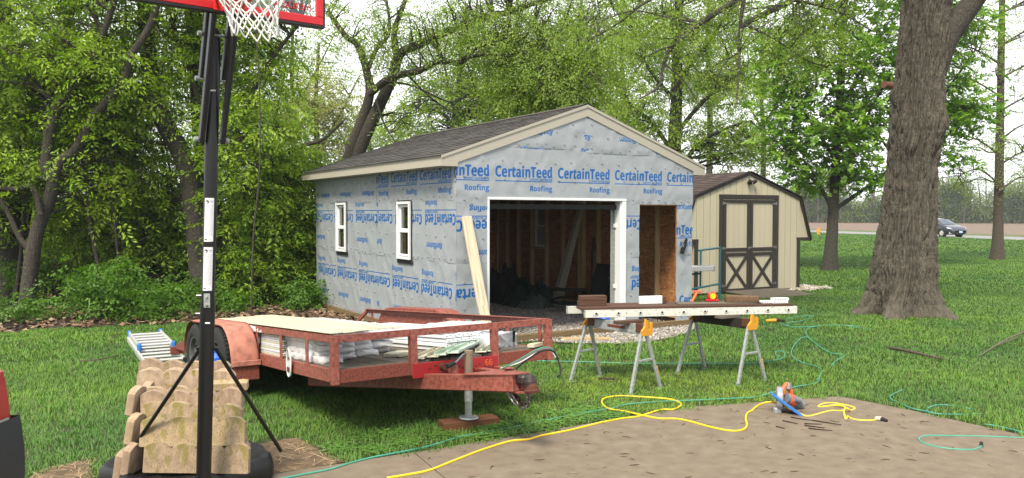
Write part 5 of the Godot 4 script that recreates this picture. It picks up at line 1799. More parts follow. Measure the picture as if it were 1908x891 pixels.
	tree("distant_tree", "airy pale tree behind the gap between shed and maple", "tree", v(21.58,0,-70.00), [
		[[v(21.57,0.05,-70.00), v(21.62,7.75,-70.00), v(21.33,13.26,-70.00), v(21.55,18.73,-70.00)], 0.280, 0.070],
		[[v(21.47,9.13,-70.00), v(19.36,12.79,-70.00), v(17.72,15.99,-70.00)], 0.100, 0.030],
		[[v(21.47,9.13,-70.00), v(23.50,12.80,-70.00), v(25.07,16.00,-70.00)], 0.100, 0.030]], [
		[v(21.42,13.26,-70.00), v(4.4,5.6,3.5), 62, 12, 1.2],
		[v(21.42,8.22,-70.00), v(4.0,2.8,3.1), 24, 12, 1.1]], "ash", G_PALE, 136, "", Color(0.09,0.078,0.062), 2.2, 0.1)
	tree("distant_tree", "airy pale tree high behind the shed roof", "tree", v(15.02,0,-62.00), [
		[[v(15.01,0.04,-62.00), v(15.04,9.91,-62.00), v(14.79,14.77,-62.00), v(14.99,19.61,-62.00)], 0.280, 0.070],
		[[v(14.91,11.13,-62.00), v(13.05,14.37,-62.00), v(11.60,17.19,-62.00)], 0.100, 0.030],
		[[v(14.91,11.13,-62.00), v(16.71,14.37,-62.00), v(18.10,17.20,-62.00)], 0.100, 0.030]], [
		[v(14.87,14.77,-62.00), v(4.4,5.0,3.5), 62, 12, 1.2],
		[v(14.87,10.27,-62.00), v(4.0,2.5,3.1), 24, 12, 1.1]], "ash", G_PALE, 137, "", Color(0.09,0.078,0.062), 2.2, 0.1)
	tree("distant_tree", "leafy green tree deep in the woods behind the twin trunks", "tree", v(-13.18,0,-38.00), [
		[[v(-13.18,-0.01,-38.00), v(-13.06,4.24,-38.00), v(-13.16,7.23,-38.00), v(-12.98,10.21,-38.00)], 0.280, 0.070],
		[[v(-13.13,4.99,-38.00), v(-14.24,6.98,-38.00), v(-15.09,8.72,-38.00)], 0.100, 0.030],
		[[v(-13.13,4.99,-38.00), v(-11.99,6.99,-38.00), v(-11.10,8.73,-38.00)], 0.100, 0.030]], [
		[v(-13.11,7.23,-38.00), v(4.0,3.6,3.2), 70, 11, 1.2],
		[v(-13.11,3.99,-38.00), v(3.6,1.8,2.8), 24, 11, 1.1]], "ash", G_ASH, 138, "", Color(0.09,0.078,0.062), 1.6, 0.1)
	tree("distant_tree", "leafy green tree deep in the woods left of the twin trunks", "tree", v(-17.25,0,-36.00), [
		[[v(-17.25,-0.02,-36.00), v(-17.11,4.82,-36.00), v(-17.20,7.65,-36.00), v(-17.02,10.46,-36.00)], 0.280, 0.070],
		[[v(-17.18,5.52,-36.00), v(-18.22,7.41,-36.00), v(-19.02,9.05,-36.00)], 0.100, 0.030],
		[[v(-17.18,5.52,-36.00), v(-16.09,7.41,-36.00), v(-15.24,9.06,-36.00)], 0.100, 0.030]], [
		[v(-17.15,7.65,-36.00), v(4.4,4.2,3.5), 70, 11, 1.2],
		[v(-17.15,3.87,-36.00), v(4.0,2.1,3.1), 24, 11, 1.1]], "ash", G_ASH, 139, "", Color(0.09,0.078,0.062), 1.6, 0.1)
	tree("distant_tree", "leafy green tree deep in the woods at the far left", "tree", v(-20.12,0,-34.00), [
		[[v(-20.12,-0.03,-34.00), v(-19.96,5.31,-34.00), v(-20.03,7.98,-34.00), v(-19.85,10.64,-34.00)], 0.280, 0.070],
		[[v(-20.02,5.98,-34.00), v(-20.99,7.76,-34.00), v(-21.75,9.31,-34.00)], 0.100, 0.030],
		[[v(-20.02,5.98,-34.00), v(-18.98,7.76,-34.00), v(-18.18,9.32,-34.00)], 0.100, 0.030]], [
		[v(-19.98,7.98,-34.00), v(4.0,4.4,3.2), 70, 11, 1.2],
		[v(-19.98,4.02,-34.00), v(3.6,2.2,2.8), 24, 11, 1.1]], "ash", G_ASH, 140, "", Color(0.09,0.078,0.062), 1.6, 0.1)
	backdrop()

func oak() -> void:
	var at := v(7.02, 0, -14.47)
	var o := thing("oak_tree", "thick bare grey-brown trunk with flared roots on the lawn right of the shed", "tree", at)
	var face := v(-0.436, 0, 0.9)
	var rightv := v(0.9, 0, 0.436)
	var prof := [[-0.1, 0.82], [0.03, 0.76], [0.12, 0.69], [0.25, 0.64], [0.45, 0.595], [0.75, 0.565], [1.05, 0.535], [1.8, 0.475], [2.4, 0.445], [2.75, 0.435], [3.1, 0.455], [3.4, 0.475], [3.7, 0.455], [4.2, 0.43], [4.7, 0.425], [5.2, 0.42], [5.7, 0.425], [6.6, 0.46], [7.4, 0.36]]
	var n1 := fnl(401, 1.0, 2)
	var n2 := fnl(402, 2.4, 3)
	var n3 := fnl(403, 1.0, 2)
	var tr := MB.new()
	tr.tint = Color(0.145, 0.125, 0.095)
	var na := 300
	var nh := 230
	var prev := []
	var rad := func(h: float) -> float:
		for i in prof.size() - 1:
			if h <= prof[i + 1][0]:
				return lerpf(prof[i][1], prof[i + 1][1], smoothstep(0.0, 1.0, (h - prof[i][0]) / (prof[i + 1][0] - prof[i][0])))
		return prof[-1][1]
	tr.sheet(na, nh, func(i, j):
		var t := float(j) / nh
		var h := -0.1 + 7.5 * t
		var a := TAU * float(i % na) / na + PI
		var d := face * cos(a) + rightv * sin(a)
		var r: float = rad.call(h)
		# roots: lobes at the foot
		var foot := exp(-maxf(h, 0.0) / 0.32)
		r *= 1.0 + foot * 0.27 * (cos(a * 5.0 + 0.6) + 0.5 * cos(a * 8.0 + 2.0))
		# furrowed bark
		var ring := d * 0.5
		var wv := 0.35 * n3.get_noise_3d(ring.x * 1.5, h * 1.2, ring.z * 1.5)
		var q := v(ring.x * 11.0 + wv * 2.2, h * 0.62, ring.z * 11.0)
		var f := 1.0 - absf(n1.get_noise_3d(q.x, q.y, q.z)) * 2.4
		r += 0.068 * clampf(0.45 - f, -1.0, 0.6) - 0.052 + 0.022 * n2.get_noise_3d(ring.x * 6.0, h * 3.2, ring.z * 6.0)
		# burls
		for bl in [[1.15, 3.28, 0.10, 0.34, 0.30], [-0.1, 3.0, 0.04, 0.22, 0.16], [0.35, 3.15, 0.035, 0.3, 0.2], [-1.2, 3.95, 0.07, 0.2, 0.16], [-0.55, 5.1, 0.03, 0.12, 0.12], [-0.2, 2.25, 0.02, 0.4, 0.1]]:
			var da := wrapf(a - bl[0], -PI, PI)
			r += bl[2] * exp(-pow(da / bl[3], 2.0) - pow((h - bl[1]) / bl[4], 2.0))
		return d * r + v(0.0, h, 0.0) + rightv * (-0.07 + 0.062 * h), face, func(i, j): return Vector2(i * 0.01, j * 0.03))
	var bk := fnl(411, 0.010, 4)
	var bk2 := fnl(412, 0.05, 3)
	var ridges := picture(512, 512, func(x, y):
		var w: float = 14.0 * bk.get_noise_2d(x * 0.6, y * 0.6)
		var a := absf(bk.get_noise_2d((x + w) * 7.0, y * 1.1))
		var t := clampf(0.30 + 2.1 * a + 0.25 * bk2.get_noise_2d(x, y), 0.0, 1.0)
		return gray(t))
	put(tr, "trunk", mat("oak_bark", Color(1, 1, 1), 0.95, blotch, {"uv1_triplanar": true, "uv1_scale": v(1.3, 1.0, 1.3), "heightmap_enabled": true, "heightmap_texture": ridges, "heightmap_scale": 3.0}), o)
	var sb := MB.new()
	sb.tint = Color(0.16, 0.07, 0.045)
	sb.tube([v(6.66, 4.06, -14.35) - at, v(6.50, 4.07, -14.27) - at], 0.062, 12)
	put(sb, "cut_stub", mats.tint_rough, o)
	var lb := MB.new()
	lb.tint = Color(0.085, 0.07, 0.055)
	var frame := []
	var r := rng(405)
	for lm in [
		[[v(7.30,4.07,-14.40), v(7.61,4.87,-14.40), v(7.84,5.20,-14.40), v(8.12,5.57,-14.40), v(8.63,6.23,-14.40), v(9.45,7.25,-14.40)], 0.260, 0.120],
		[[v(7.03,5.85,-14.40), v(6.34,6.60,-14.15), v(5.50,6.25,-13.90), v(4.79,5.46,-13.65), v(4.09,5.06,-13.40), v(3.72,4.83,-13.15), v(3.59,4.50,-12.90), v(3.51,3.95,-12.65), v(3.41,3.55,-12.40)], 0.085, 0.014],
		[[v(3.98,6.14,-12.80), v(3.69,5.48,-12.80), v(3.62,5.15,-12.80), v(3.57,4.77,-12.80), v(3.55,4.40,-12.80)], 0.050, 0.020],
		[[v(5.38,6.15,-13.60), v(4.53,5.92,-13.43), v(3.63,5.27,-13.26), v(3.02,4.86,-13.09), v(2.54,4.46,-12.91), v(2.36,4.13,-12.74), v(2.26,3.77,-12.57), v(1.94,3.55,-12.40)], 0.070, 0.010],
		[[v(2.93,4.77,-12.70), v(2.46,4.84,-12.70), v(1.88,4.95,-12.70), v(1.38,4.79,-12.70)], 0.022, 0.007],
		[[v(2.48,4.39,-12.60), v(2.16,4.27,-12.60), v(1.87,3.98,-12.60)], 0.018, 0.006],
		[[v(2.34,4.09,-12.50), v(2.63,3.84,-12.50), v(2.84,3.52,-12.50)], 0.016, 0.006],
		[[v(3.45,4.27,-12.40), v(3.22,4.07,-12.40), v(3.06,3.71,-12.40)], 0.014, 0.006],
		[[v(3.62,4.77,-12.80), v(4.08,4.56,-12.80), v(4.59,4.23,-12.80), v(4.92,4.11,-12.80)], 0.022, 0.007],
		[[v(3.73,5.48,-12.80), v(2.89,5.39,-12.80), v(2.14,5.14,-12.80), v(1.64,4.77,-12.80), v(0.97,4.39,-12.80)], 0.040, 0.008],
		[[v(4.48,5.20,-13.00), v(5.16,5.03,-13.00), v(5.76,4.69,-13.00)], 0.030, 0.008],
		[[v(4.56,5.24,-13.00), v(4.82,4.69,-13.00), v(5.17,4.35,-13.00)], 0.020, 0.006],
		[[v(3.45,5.09,-12.60), v(3.10,5.17,-12.60), v(2.52,4.97,-12.60), v(2.03,4.68,-12.60)], 0.020, 0.006],
		[[v(7.27,5.78,-14.50), v(7.38,7.47,-14.50), v(7.58,9.52,-14.50), v(7.36,11.18,-14.50)], 0.420, 0.150],
		[[v(6.98,5.97,-14.50), v(6.47,8.03,-14.50), v(5.69,9.89,-14.50)], 0.300, 0.120]]:
		var pts := []
		for q in lm[0]:
			pts.append(q - at)
		pts = spline(pts, 6)
		var rr := taper(lm[1], lm[2], pts.size())
		lb.tint = Color(0.10, 0.085, 0.066)
		lb.tube(pts, rr, 14 if lm[1] > 0.12 else 7, true, 0.05, r)
		for i in pts.size():
			frame.append([pts[i], rr[i]])
	put(lb, "limbs", mats.bark, o)
	var tw := MB.new()
	tw.tint = Color(0.09, 0.076, 0.06)
	var leaves := []
	for cl in [
		[v(2.42,4.90,-12.50), v(1.3,0.5,1.2), 34, 4, 0.50],
		[v(3.62,4.56,-12.40), v(1.2,0.6,1.2), 30, 4, 0.50],
		[v(1.61,4.76,-12.60), v(0.9,0.4,1.0), 22, 4, 0.50],
		[v(4.90,4.74,-13.20), v(0.9,0.5,1.2), 34, 7, 0.50],
		[v(5.35,5.27,-13.60), v(0.4,0.4,0.8), 18, 7, 0.40],
		[v(4.04,5.70,-13.00), v(2.2,0.6,2.0), 50, 6, 0.60],
		[v(6.0,8.6,-13.5), v(4.5,1.6,4.0), 60, 9, 0.8],
		[v(7.5,11.2,-14.5), v(4.5,2.2,4.5), 50, 9, 0.9],
		[v(2.5,8.2,-12.5), v(3.0,0.9,2.5), 30, 8, 0.8],
		[v(9.5,8.0,-11.5), v(3,1.4,3), 30, 8, 0.8]]:
		var c: Vector3 = cl[0] - at
		for k in cl[2]:
			var q: Vector3 = c + v(r.randfn(0, 0.5), r.randfn(0, 0.5), r.randfn(0, 0.5)) * cl[1]
			var best = frame[0]
			var bd := 1e9
			for f in frame:
				var dd: float = f[0].distance_to(q)
				if dd < bd:
					bd = dd
					best = f
			var a: Vector3 = best[0]
			var mid := (a + q) * 0.5 + v(r.randfn(0, 0.06), r.randfn(0.05, 0.06), r.randfn(0, 0.06)) * bd
			tw.tube([a, a.lerp(mid, 0.5), mid, q], taper(clampf(0.006 + bd * 0.010, 0.005, best[1] * 0.7), 0.003, 4), 4, false)
			for j in cl[3]:
				var p: Vector3 = mid.lerp(q, r.randf())
				var e = v(r.randfn(0, 0.5), r.randfn(-0.25, 0.4), r.randfn(0, 0.5)) * cl[4]
				if j % 2 == 0:
					tw.tube([p, p + e * 0.55 + v(0, 0.03, 0), p + e], taper(0.0045, 0.002, 3), 3, false)
				if absf(p.x) < 1.7 and p.y < 6.6 or p.x > -1.1 and p.y < 6.0:
					continue
				leaves.append(Transform3D((Basis(Vector3.UP, r.randf() * TAU) * Basis(Vector3.BACK, r.randfn(-0.4, 0.4)) * Basis(Vector3.RIGHT, r.randfn(0, 0.6))).scaled(Vector3.ONE * r.randf_range(0.6, 1.1)), p + e))
	var bo := put(tw, "branches", mats.bark, o)
	bo.set_meta("kind", "stuff")
	crown_parts(o, leaves, "small", G_YOUNG, 406)

func bush(at: Vector3, w: float, h: float, label: String, sd: int) -> void:
	var grp := ""
	if label == "S":
		label = "leafy green understorey shrub along the shaded woods edge left of the garage"
		grp = "understorey shrubs along the woods edge"
	var o := thing("shrub", label, "shrub", at, 0.0, grp)
	var r := rng(sd)
	var st := MB.new()
	st.tint = Color(0.09, 0.075, 0.055)
	var leaves := []
	for k in int(5 + w * h * (14 if grp else 24)):
		var q := v(r.randfn(0, 0.42) * w, h * pow(r.randf(), 0.7), r.randfn(0, 0.42) * w)
		var a := v(q.x * 0.25, 0, q.z * 0.25)
		if k % 2 == 0 or grp:
			st.tube([a, a.lerp(q, 0.55) + v(r.randfn(0, 0.05), 0.12 * h, r.randfn(0, 0.05)), q], [0.010, 0.006, 0.003], 4, false)
		for j in 15:
			var e := v(r.randfn(0, 0.16), r.randfn(0, 0.12), r.randfn(0, 0.16))
			leaves.append(Transform3D((Basis(Vector3.UP, r.randf() * TAU) * Basis(Vector3.BACK, r.randfn(-0.15, 0.35)) * Basis(Vector3.RIGHT, r.randfn(0, 0.4))).scaled(Vector3.ONE * r.randf_range(0.8, 1.25)), q + e + v(0, 0.05, 0)))
	put(st, "stem", mats.bark, o)
	crown_parts(o, leaves, "shrub", G_DEEP, sd, "foliage")

func backdrop() -> void:
	var sd := 900
	for q in [
		[v(-6.94,0,-13.70), 0.60, 0.95, "large glossy-leaved shrub climbing beside the old trunk at the far left"],
		[v(-5.99,0,-13.60), 0.45, 0.45, "low bright shrub on the leaf litter left of the aluminium ladder"],
		[v(-8.90,0,-16.30), 0.50, 0.80, "S"],
		[v(-7.74,0,-16.60), 0.70, 1.20, "S"],
		[v(-6.79,0,-16.70), 0.60, 1.10, "S"],
		[v(-5.62,0,-16.20), 0.50, 0.80, "S"],
		[v(-4.87,0,-16.20), 0.55, 0.70, "S"],
		[v(-4.44,0,-16.40), 0.60, 1.20, "S"],
		[v(-5.51,0,-17.20), 0.80, 1.50, "S"],
		[v(-6.53,0,-17.80), 0.80, 1.60, "S"],
		[v(-8.81,0,-17.20), 0.80, 1.50, "S"],
		[v(-9.01,0,-15.20), 0.60, 0.80, "S"],
		[v(-4.79,0,-17.50), 0.90, 2.00, "S"],
		[v(-7.67,0,-18.00), 1.20, 2.40, "S"],
		[v(-8.30,0,-13.40), 0.45, 0.35, "low pale green weeds at the foot of the old trunk at the far left"],
		[v(-5.30,0,-14.70), 0.50, 0.50, "small bright shrub at the foot of the twin trunks"],
		[v(-3.92,0,-15.00), 0.40, 0.40, "small dark shrub beside the back corner of the garage"],
		[v(-5.92,0,-14.90), 0.45, 0.50, "S"],
		[v(-6.77,0,-14.30), 0.50, 0.60, "S"]]:
		sd += 1
		bush(q[0], q[1], q[2], q[3], sd)
	# deep undergrowth closing the woods
	var r := rng(950)
	var ms := leaf_spray("shrub")
	var xf := []
	var ti := []
	for k in 9000:
		var z := -r.randf_range(17.5, 30.0)
		var x := r.randf_range(z * 0.66 - 2.0, -3.6 + (z + 17.5) * 0.02)
		var y := pow(r.randf(), 1.3) * 2.2
		xf.append(Transform3D(Basis(Vector3.UP, r.randf() * TAU) * Basis(Vector3.BACK, r.randfn(-0.1, 0.4)) * Basis.from_scale(Vector3.ONE * r.randf_range(1.2, 2.2)), v(x, y, z)))
		ti.append(G_ASH[r.randi() % 3] * r.randf_range(0.8, 1.15))
	many(ms[0], xf, ti, "undergrowth", mats.leaf)
	# slender stems in the thicket
	for k in 30:
		var b := MB.new()
		b.tint = Color(0.075, 0.06, 0.048) * r.randf_range(0.7, 1.4)
		var x0 := r.randf_range(-10.5, -4.4)
		var z0 := -r.randf_range(14.6, 17.6)
		var lean := v(r.randf_range(-0.9, 0.9), 0, r.randf_range(-0.4, 0.4))
		var hh := r.randf_range(2.2, 4.8)
		b.tube(spline([v(0, 0, 0), lean * 0.3 + v(0, hh * 0.35, 0), lean * 0.5 + v(0, hh * 0.7, 0), lean + v(0, hh, 0)], 4), taper(r.randf_range(0.02, 0.045), 0.008, 13), 6, true, 0.06, r)
		for j in 5:
			var q0 := lean * (0.3 + 0.12 * j) + v(0, hh * (0.35 + 0.12 * j), 0)
			var dd := v(r.randfn(0, 0.6), r.randf_range(-0.1, 0.5), r.randfn(0, 0.3))
			b.tube([q0, q0 + dd * 0.5 + v(0, 0.08, 0), q0 + dd], [0.010, 0.007, 0.004], 4, false)
		solo(b, "sapling_stem", mats.bark, "thin bare sapling stem among the understorey of the woods", "sapling", v(x0, 0, z0), 0.0, "thin stems in the woods")
	var fn := thing("fence", "dark split-rail fence half hidden in the undergrowth at the woods edge", "fence", v(-8.0, 0, -15.9))
	var ra := MB.new()
	ra.tube([v(-0.75, 0.50, 0.3), v(0.2, 0.52, 0.0), v(1.25, 0.51, -0.3)], [0.06, 0.055, 0.06], 8, true, 0.1, r)
	put(ra, "rail", mats.brown_wood, fn)
	for q in [[-0.75, 0.35], [1.25, -0.35]]:
		var b := MB.new()
		b.box(v(q[0], 0.42, q[1]), v(0.12, 0.84, 0.12), 0.01)
		put(b, "post", mats.brown_wood, fn)
	var st := MB.new()
	st.tint = Color(0.06, 0.048, 0.038)
	st.tube(spline([v(0, 0, 0), v(0.02, 0.5, 0), v(-0.03, 1.1, 0), v(0.1, 1.9, 0.1)], 4), taper(0.21, 0.15, 13), 12, true, 0.06, r)
	solo(st, "dead_trunk", mats.bark, "dark dead trunk standing close behind the back left corner of the garage", "trunk", v(-4.25, 0, -17.0))
	var vn := MB.new()
	vn.tint = Color(0.10, 0.085, 0.06)
	vn.tube(spline([v(0.0, 5.2, 0), v(0.04, 3.6, -0.1), v(0.0, 2.4, -0.15), v(-0.12, 1.4, -0.2), v(-0.2, 0, -0.3)], 5), taper(0.012, 0.016, 21), 5, true, 0.1, r)
	solo(vn, "vine", mats.bark, "thin bare vine hanging down through the leaves right of the pole", "vine", v(-4.28, 0, -13.6))
	# far woodland beyond the field
	xf = []
	ti = []
	var cm := leaf_spray("clump")
	for k in 5200:
		var px := r.randf_range(44.0, 130.0)
		var z := -172.0 + (px - 60.0) * 0.30 - absf(r.randfn(0, 5.0))
		var top := 5.5 + 3.2 * sin(px * 0.31) + 2.0 * sin(px * 0.83 + 1.0) + 0.045 * (px - 44.0)
		var y := pow(r.randf(), 0.8) * top
		xf.append(Transform3D(Basis(Vector3.UP, r.randf() * TAU).scaled(Vector3.ONE * r.randf_range(2.2, 3.8)), v(px, y, z)))
		var hue := 0.5 + 0.5 * sin(px * 0.55 + 0.7 * sin(px * 0.21))
		ti.append(Color(0.11, 0.16, 0.045).lerp(Color(0.25, 0.30, 0.08), clampf(hue * 0.8 + r.randf_range(-0.2, 0.3), 0, 1)))
	many(cm[0], xf, ti, "far_woodland", mats.leaf)
	var tk := MB.new()
	tk.tint = Color(0.10, 0.085, 0.07)
	for k in 90:
		var px := r.randf_range(46.0, 128.0)
		var z := -171.0 + (px - 60.0) * 0.30 - r.randf() * 4.0
		tk.tube([v(px, 0, z), v(px + r.randfn(0, 0.3), 4.0, z), v(px + r.randfn(0, 0.6), r.randf_range(6, 11), z)], [0.22, 0.16, 0.05], 5, false)
	var tf := put(tk, "far_trunks", mats.bark)
	tf.set_meta("kind", "stuff")
	# the far house
	var hs := thing("house", "distant two-storey house with grey hip roof seen between shed and maple trunk", "house", v(79.5, 0, -212.0), -0.2)
	var wl := MB.new()
	wl.box(v(0, 1.6, 0), v(10, 3.2, 8))
	put(wl, "brick_wall", mat("far_brick", Color(0.48, 0.34, 0.28), 0.9), hs)
	var w2 := MB.new()
	w2.box(v(0, 3.65, 0), v(9.9, 1.0, 7.9))
	put(w2, "upper_wall", mats.cream_vinyl, hs)
	var rf := MB.new()
	var e := [v(-5.4, 4.1, 4.4), v(5.4, 4.1, 4.4), v(5.4, 4.1, -4.4), v(-5.4, 4.1, -4.4)]
	rf.flat(e[0], e[3], v(-2.2, 7.2, 0), v(-1, 1, 0))
	rf.flat(e[1], e[2], v(2.2, 7.2, 0), v(1, 1, 0))
	rf.quad(e[0], e[1], v(2.2, 7.2, 0), v(-2.2, 7.2, 0), v(0, 1, 1))
	rf.quad(e[3], e[2], v(2.2, 7.2, 0), v(-2.2, 7.2, 0), v(0, 1, -1))
	put(rf, "roof", mat("far_roof", Color(0.33, 0.33, 0.36), 0.9), hs)
	for k in 3:
		var b := MB.new()
		b.box(v(-3.2 + k * 3.2, 2.0, 4.02), v(1.2, 1.5, 0.06))
		put(b, "window", mats.dark, hs)

# ---------------------------------------------------------------- trailer
func trailer_frame() -> Transform3D:
	return Transform3D(Basis(Vector3.UP, 0.6034) * Basis(Vector3.RIGHT, -0.0745) * Basis(Vector3.BACK, -0.0072), v(-1.368, 0.476, -6.265))

func on_trailer(q: Vector3) -> Vector3:
	return trailer_frame() * q

func trailer() -> void:
	var T := trailer_frame()
	var t := thing("utility_trailer", "red rusty tandem-axle utility trailer with low rail sides and plank deck", "trailer")
	t.transform = T
	var W := 2.1
	var L := 4.75
	var H := 0.371
	var part := func(called: String, a: Vector3, c: Vector3, w: float, h: float, m: Material, parent: Node = null, up := Vector3.UP) -> MeshInstance3D:
		var b := MB.new()
		b.bar(a, c, w, h, up, 0.004)
		return put(b, called, m, parent if parent else t)
	# perimeter channel: a web with two lips
	var channel := func(a: Vector3, c: Vector3, inward: Vector3, m: Material) -> void:
		var b := MB.new()
		b.bar(a + v(0, 0.052, 0), c + v(0, 0.052, 0), 0.008, 0.104, Vector3.UP, 0.002)
		b.bar(a + v(0, 0.100, 0) + inward * 0.018, c + v(0, 0.100, 0) + inward * 0.018, 0.036, 0.007)
		b.bar(a + v(0, 0.004, 0) + inward * 0.018, c + v(0, 0.004, 0) + inward * 0.018, 0.036, 0.007)
		put(b, "side_channel", m, t)
	channel.call(v(0, 0, 0), v(0, 0, -L), Vector3.RIGHT, mats.red_steel)
	channel.call(v(W, 0, 0), v(W, 0, -L), Vector3.LEFT, mats.red_steel)
	channel.call(v(0.0, 0, 0.004), v(0.69, 0, 0.004), Vector3.FORWARD, mats.rusty_steel)
	channel.call(v(1.49, 0, 0.004), v(W, 0, 0.004), Vector3.FORWARD, mats.rusty_steel)
	channel.call(v(0, 0, -L), v(W, 0, -L), Vector3.BACK, mats.red_steel)
	for k in 6:
		part.call("cross_member", v(0.03, 0.03, -0.5 - k * 0.75), v(W - 0.03, 0.03, -0.5 - k * 0.75), 0.06, 0.06, mats.rusty_steel)
	# bright panel of the tongue with its painted number
	var pn := part.call("tongue_panel", v(0.66, 0.032, 0.018), v(1.50, 0.026, 0.018), 0.012, 0.125, mats.bright_red) as MeshInstance3D
	var r := rng(5)
	var hl := MB.new()
	for k in 15:
		var c := v(0.82 + k * 0.045 + r.randf_range(-0.01, 0.01), 0.010 + 0.02 * sin(k * 1.3) + (0.03 if k < 2 else 0.0), 0.025)
		hl.box(c, v(r.randf_range(0.012, 0.032), r.randf_range(0.010, 0.02), 0.003), 0.004)
	put(hl, "rust_holes", mats.rust, pn).set_meta("kind", "stuff")
	var tm := TextMesh.new()
	var fo := SystemFont.new()
	fo.font_names = PackedStringArray(["Droid Sans"])
	tm.font = fo
	tm.text = "66"
	tm.font_size = 32
	tm.pixel_size = 0.0022
	tm.depth = 0.002
	var nm := put(tm, "number", mat("orange_print", Color(0.80, 0.36, 0.10), 0.6), pn)
	nm.position = v(1.40, 0.035, 0.026)
	# deck planks
	for k in 12:
		var b := MB.new()
		var x := 0.05 + (k + 0.5) * (W - 0.1) / 12.0
		b.uo = Vector2(k * 1.37, k * 0.41)
		b.tint = Color(1, 1, 1) * r.randf_range(0.75, 1.1)
		b.box(v(x, 0.088 + r.randf_range(-0.003, 0.003), -L * 0.5), v((W - 0.1) / 12.0 - 0.010, 0.035, L - 0.08), 0.004)
		put(b, "deck_plank", mats.deck_wood, t)
	# rails of angle iron
	var rail := func(a: Vector3, c: Vector3, inward: Vector3) -> void:
		var b := MB.new()
		b.bar(a + v(0, -0.003, 0) + inward * 0.022, c + v(0, -0.003, 0) + inward * 0.022, 0.052, 0.006, Vector3.UP, 0.001)
		b.bar(a + v(0, -0.030, 0), c + v(0, -0.030, 0), 0.006, 0.052, Vector3.UP, 0.001)
		put(b, "top_rail", mats.red_steel, t)
	rail.call(v(0, H, 0.0), v(0, H, -2.0), Vector3.RIGHT)
	rail.call(v(0, H + 0.002, 0.0), v(W, H + 0.002, 0.0), Vector3.FORWARD)
	rail.call(v(W, H, 0.0), v(W, H, -4.02), Vector3.LEFT)
	part.call("rail_brace", v(W, H - 0.02, -4.0), v(W, 0.10, -4.55), 0.03, 0.05, mats.red_steel)
	for z in [-0.608, -1.263, -1.97]:
		part.call("post", v(0.0, 0.03, z), v(0.0, H - 0.006, z), 0.055, 0.012, mats.red_steel, null, Vector3.RIGHT)
	for q in [v(0.0, 0, 0.012), v(0.686, 0, 0.012), v(1.49, 0, 0.012), v(2.085, 0, 0.012)]:
		part.call("post", q + v(0.0, -0.01, 0), q + v(0, H - 0.006, 0), 0.058, 0.014, mats.red_steel, null, Vector3.BACK)
		part.call("post_flange", q + v(-0.027, -0.01, -0.028), q + v(-0.027, H - 0.008, -0.028), 0.05, 0.007, mats.red_steel, null, Vector3.RIGHT)
	for z in [-0.157, -0.698, -1.338, -1.957, -3.88]:
		part.call("post", v(W, 0.05, z), v(W, H - 0.006, z), 0.055, 0.014, mats.red_steel, null, Vector3.RIGHT)
	# fenders over the tandem wheels
	for s in [0, 1]:
		var x0 := -0.28 if s == 0 else W + 0.02
		var prof := []
		var zf := -1.85
		var zr := -3.80
		var top := 0.40
		var rad := 0.40
		prof.append(Vector2(zf, 0.0))
		for k in 9:
			var a := PI * 0.5 * k / 8.0
			prof.append(Vector2(zf - rad + rad * cos(a), top - rad + rad * sin(a)))
		for k in 9:
			var a := PI * 0.5 * (1.0 + k / 8.0)
			prof.append(Vector2(zr + rad + rad * cos(a), top - rad + rad * sin(a)))
		prof.append(Vector2(zr, 0.0))
		var b := MB.new()
		var np := prof.size()
		for face in [0.0, -0.008]:
			b.sheet(np - 1, 6, func(i, j):
				var q: Vector2 = prof[i]
				var c := Vector2(clampf(q.x, zr + rad, zf - rad), top - rad)
				var d := (q - c).normalized() if q.distance_to(c) > 0.01 else Vector2(0, 1)
				var e := absf(j / 6.0 - 0.5) * 2.0
				var ins := -0.012 * pow(e, 6.0)
				return v(x0 + 0.26 * j / 6.0, q.y + d.y * (face + ins), q.x + d.x * (face + ins)), Vector3.UP if face == 0.0 else Vector3.DOWN)
		var f := put(b, "fender", mats.dusty_red if s == 0 else mats.red_steel, t)
		# inner or outer side skirt
		var sk := MB.new()
		var poly := []
		for q in prof:
			poly.append(Vector2(q.x, q.y - 0.002))
		sk.X = Transform3D(Basis(Vector3.FORWARD, Vector3.UP, Vector3.RIGHT), v(-0.03 if s == 0 else W + 0.02, 0, 0))
		var pm := []
		for q in poly:
			pm.append(Vector2(-q.x, q.y))
		sk.slab(pm, 0.006)
		put(sk, "fender_wall", mats.red_steel, f)
		var ar := MB.new()
		var arc := []
		for q in prof:
			arc.append(v(x0 + (0.006 if s == 0 else 0.254), q.y, q.x))
		ar.tube(arc, 0.009, 6)
		put(ar, "fender_lip", mats.dusty_red if s == 0 else mats.red_steel, f)
		var fl := MB.new()
		fl.bar(v(x0 + 0.0, 0.03, zf + 0.018), v(x0 + 0.27, 0.03, zf + 0.018), 0.035, 0.05, Vector3.UP, 0.005)
		put(fl, "fender_step", mats.dusty_red, f)
		var fp := MB.new()
		fp.box(v(x0 + 0.135, -0.06, zf + 0.006), v(0.24, 0.14, 0.008), 0.003)
		put(fp, "mud_flap", mats.rusty_steel, f)
		for hz in [-2.38, -3.26]:
			wheel(t, v(x0 + (0.075 if s == 0 else 0.185), 0.02, hz), s)
	# rear lamp bracket
	part.call("lamp_bracket", v(-0.26, -0.02, -4.6), v(0.0, -0.02, -4.6), 0.05, 0.09, mats.rusty_steel)
	var wg := MB.new()
	wg.X = Transform3D(Basis(Vector3.FORWARD, Vector3.UP, Vector3.RIGHT), v(-0.2, 0, 0))
	wg.slab([Vector2(3.80, 0.20), Vector2(4.6, 0.04), Vector2(4.6, 0.0), Vector2(3.80, 0.0)], 0.012)
	put(wg, "rear_gusset", mats.rusty_steel, t)
	var first_tongue := t.get_child_count()
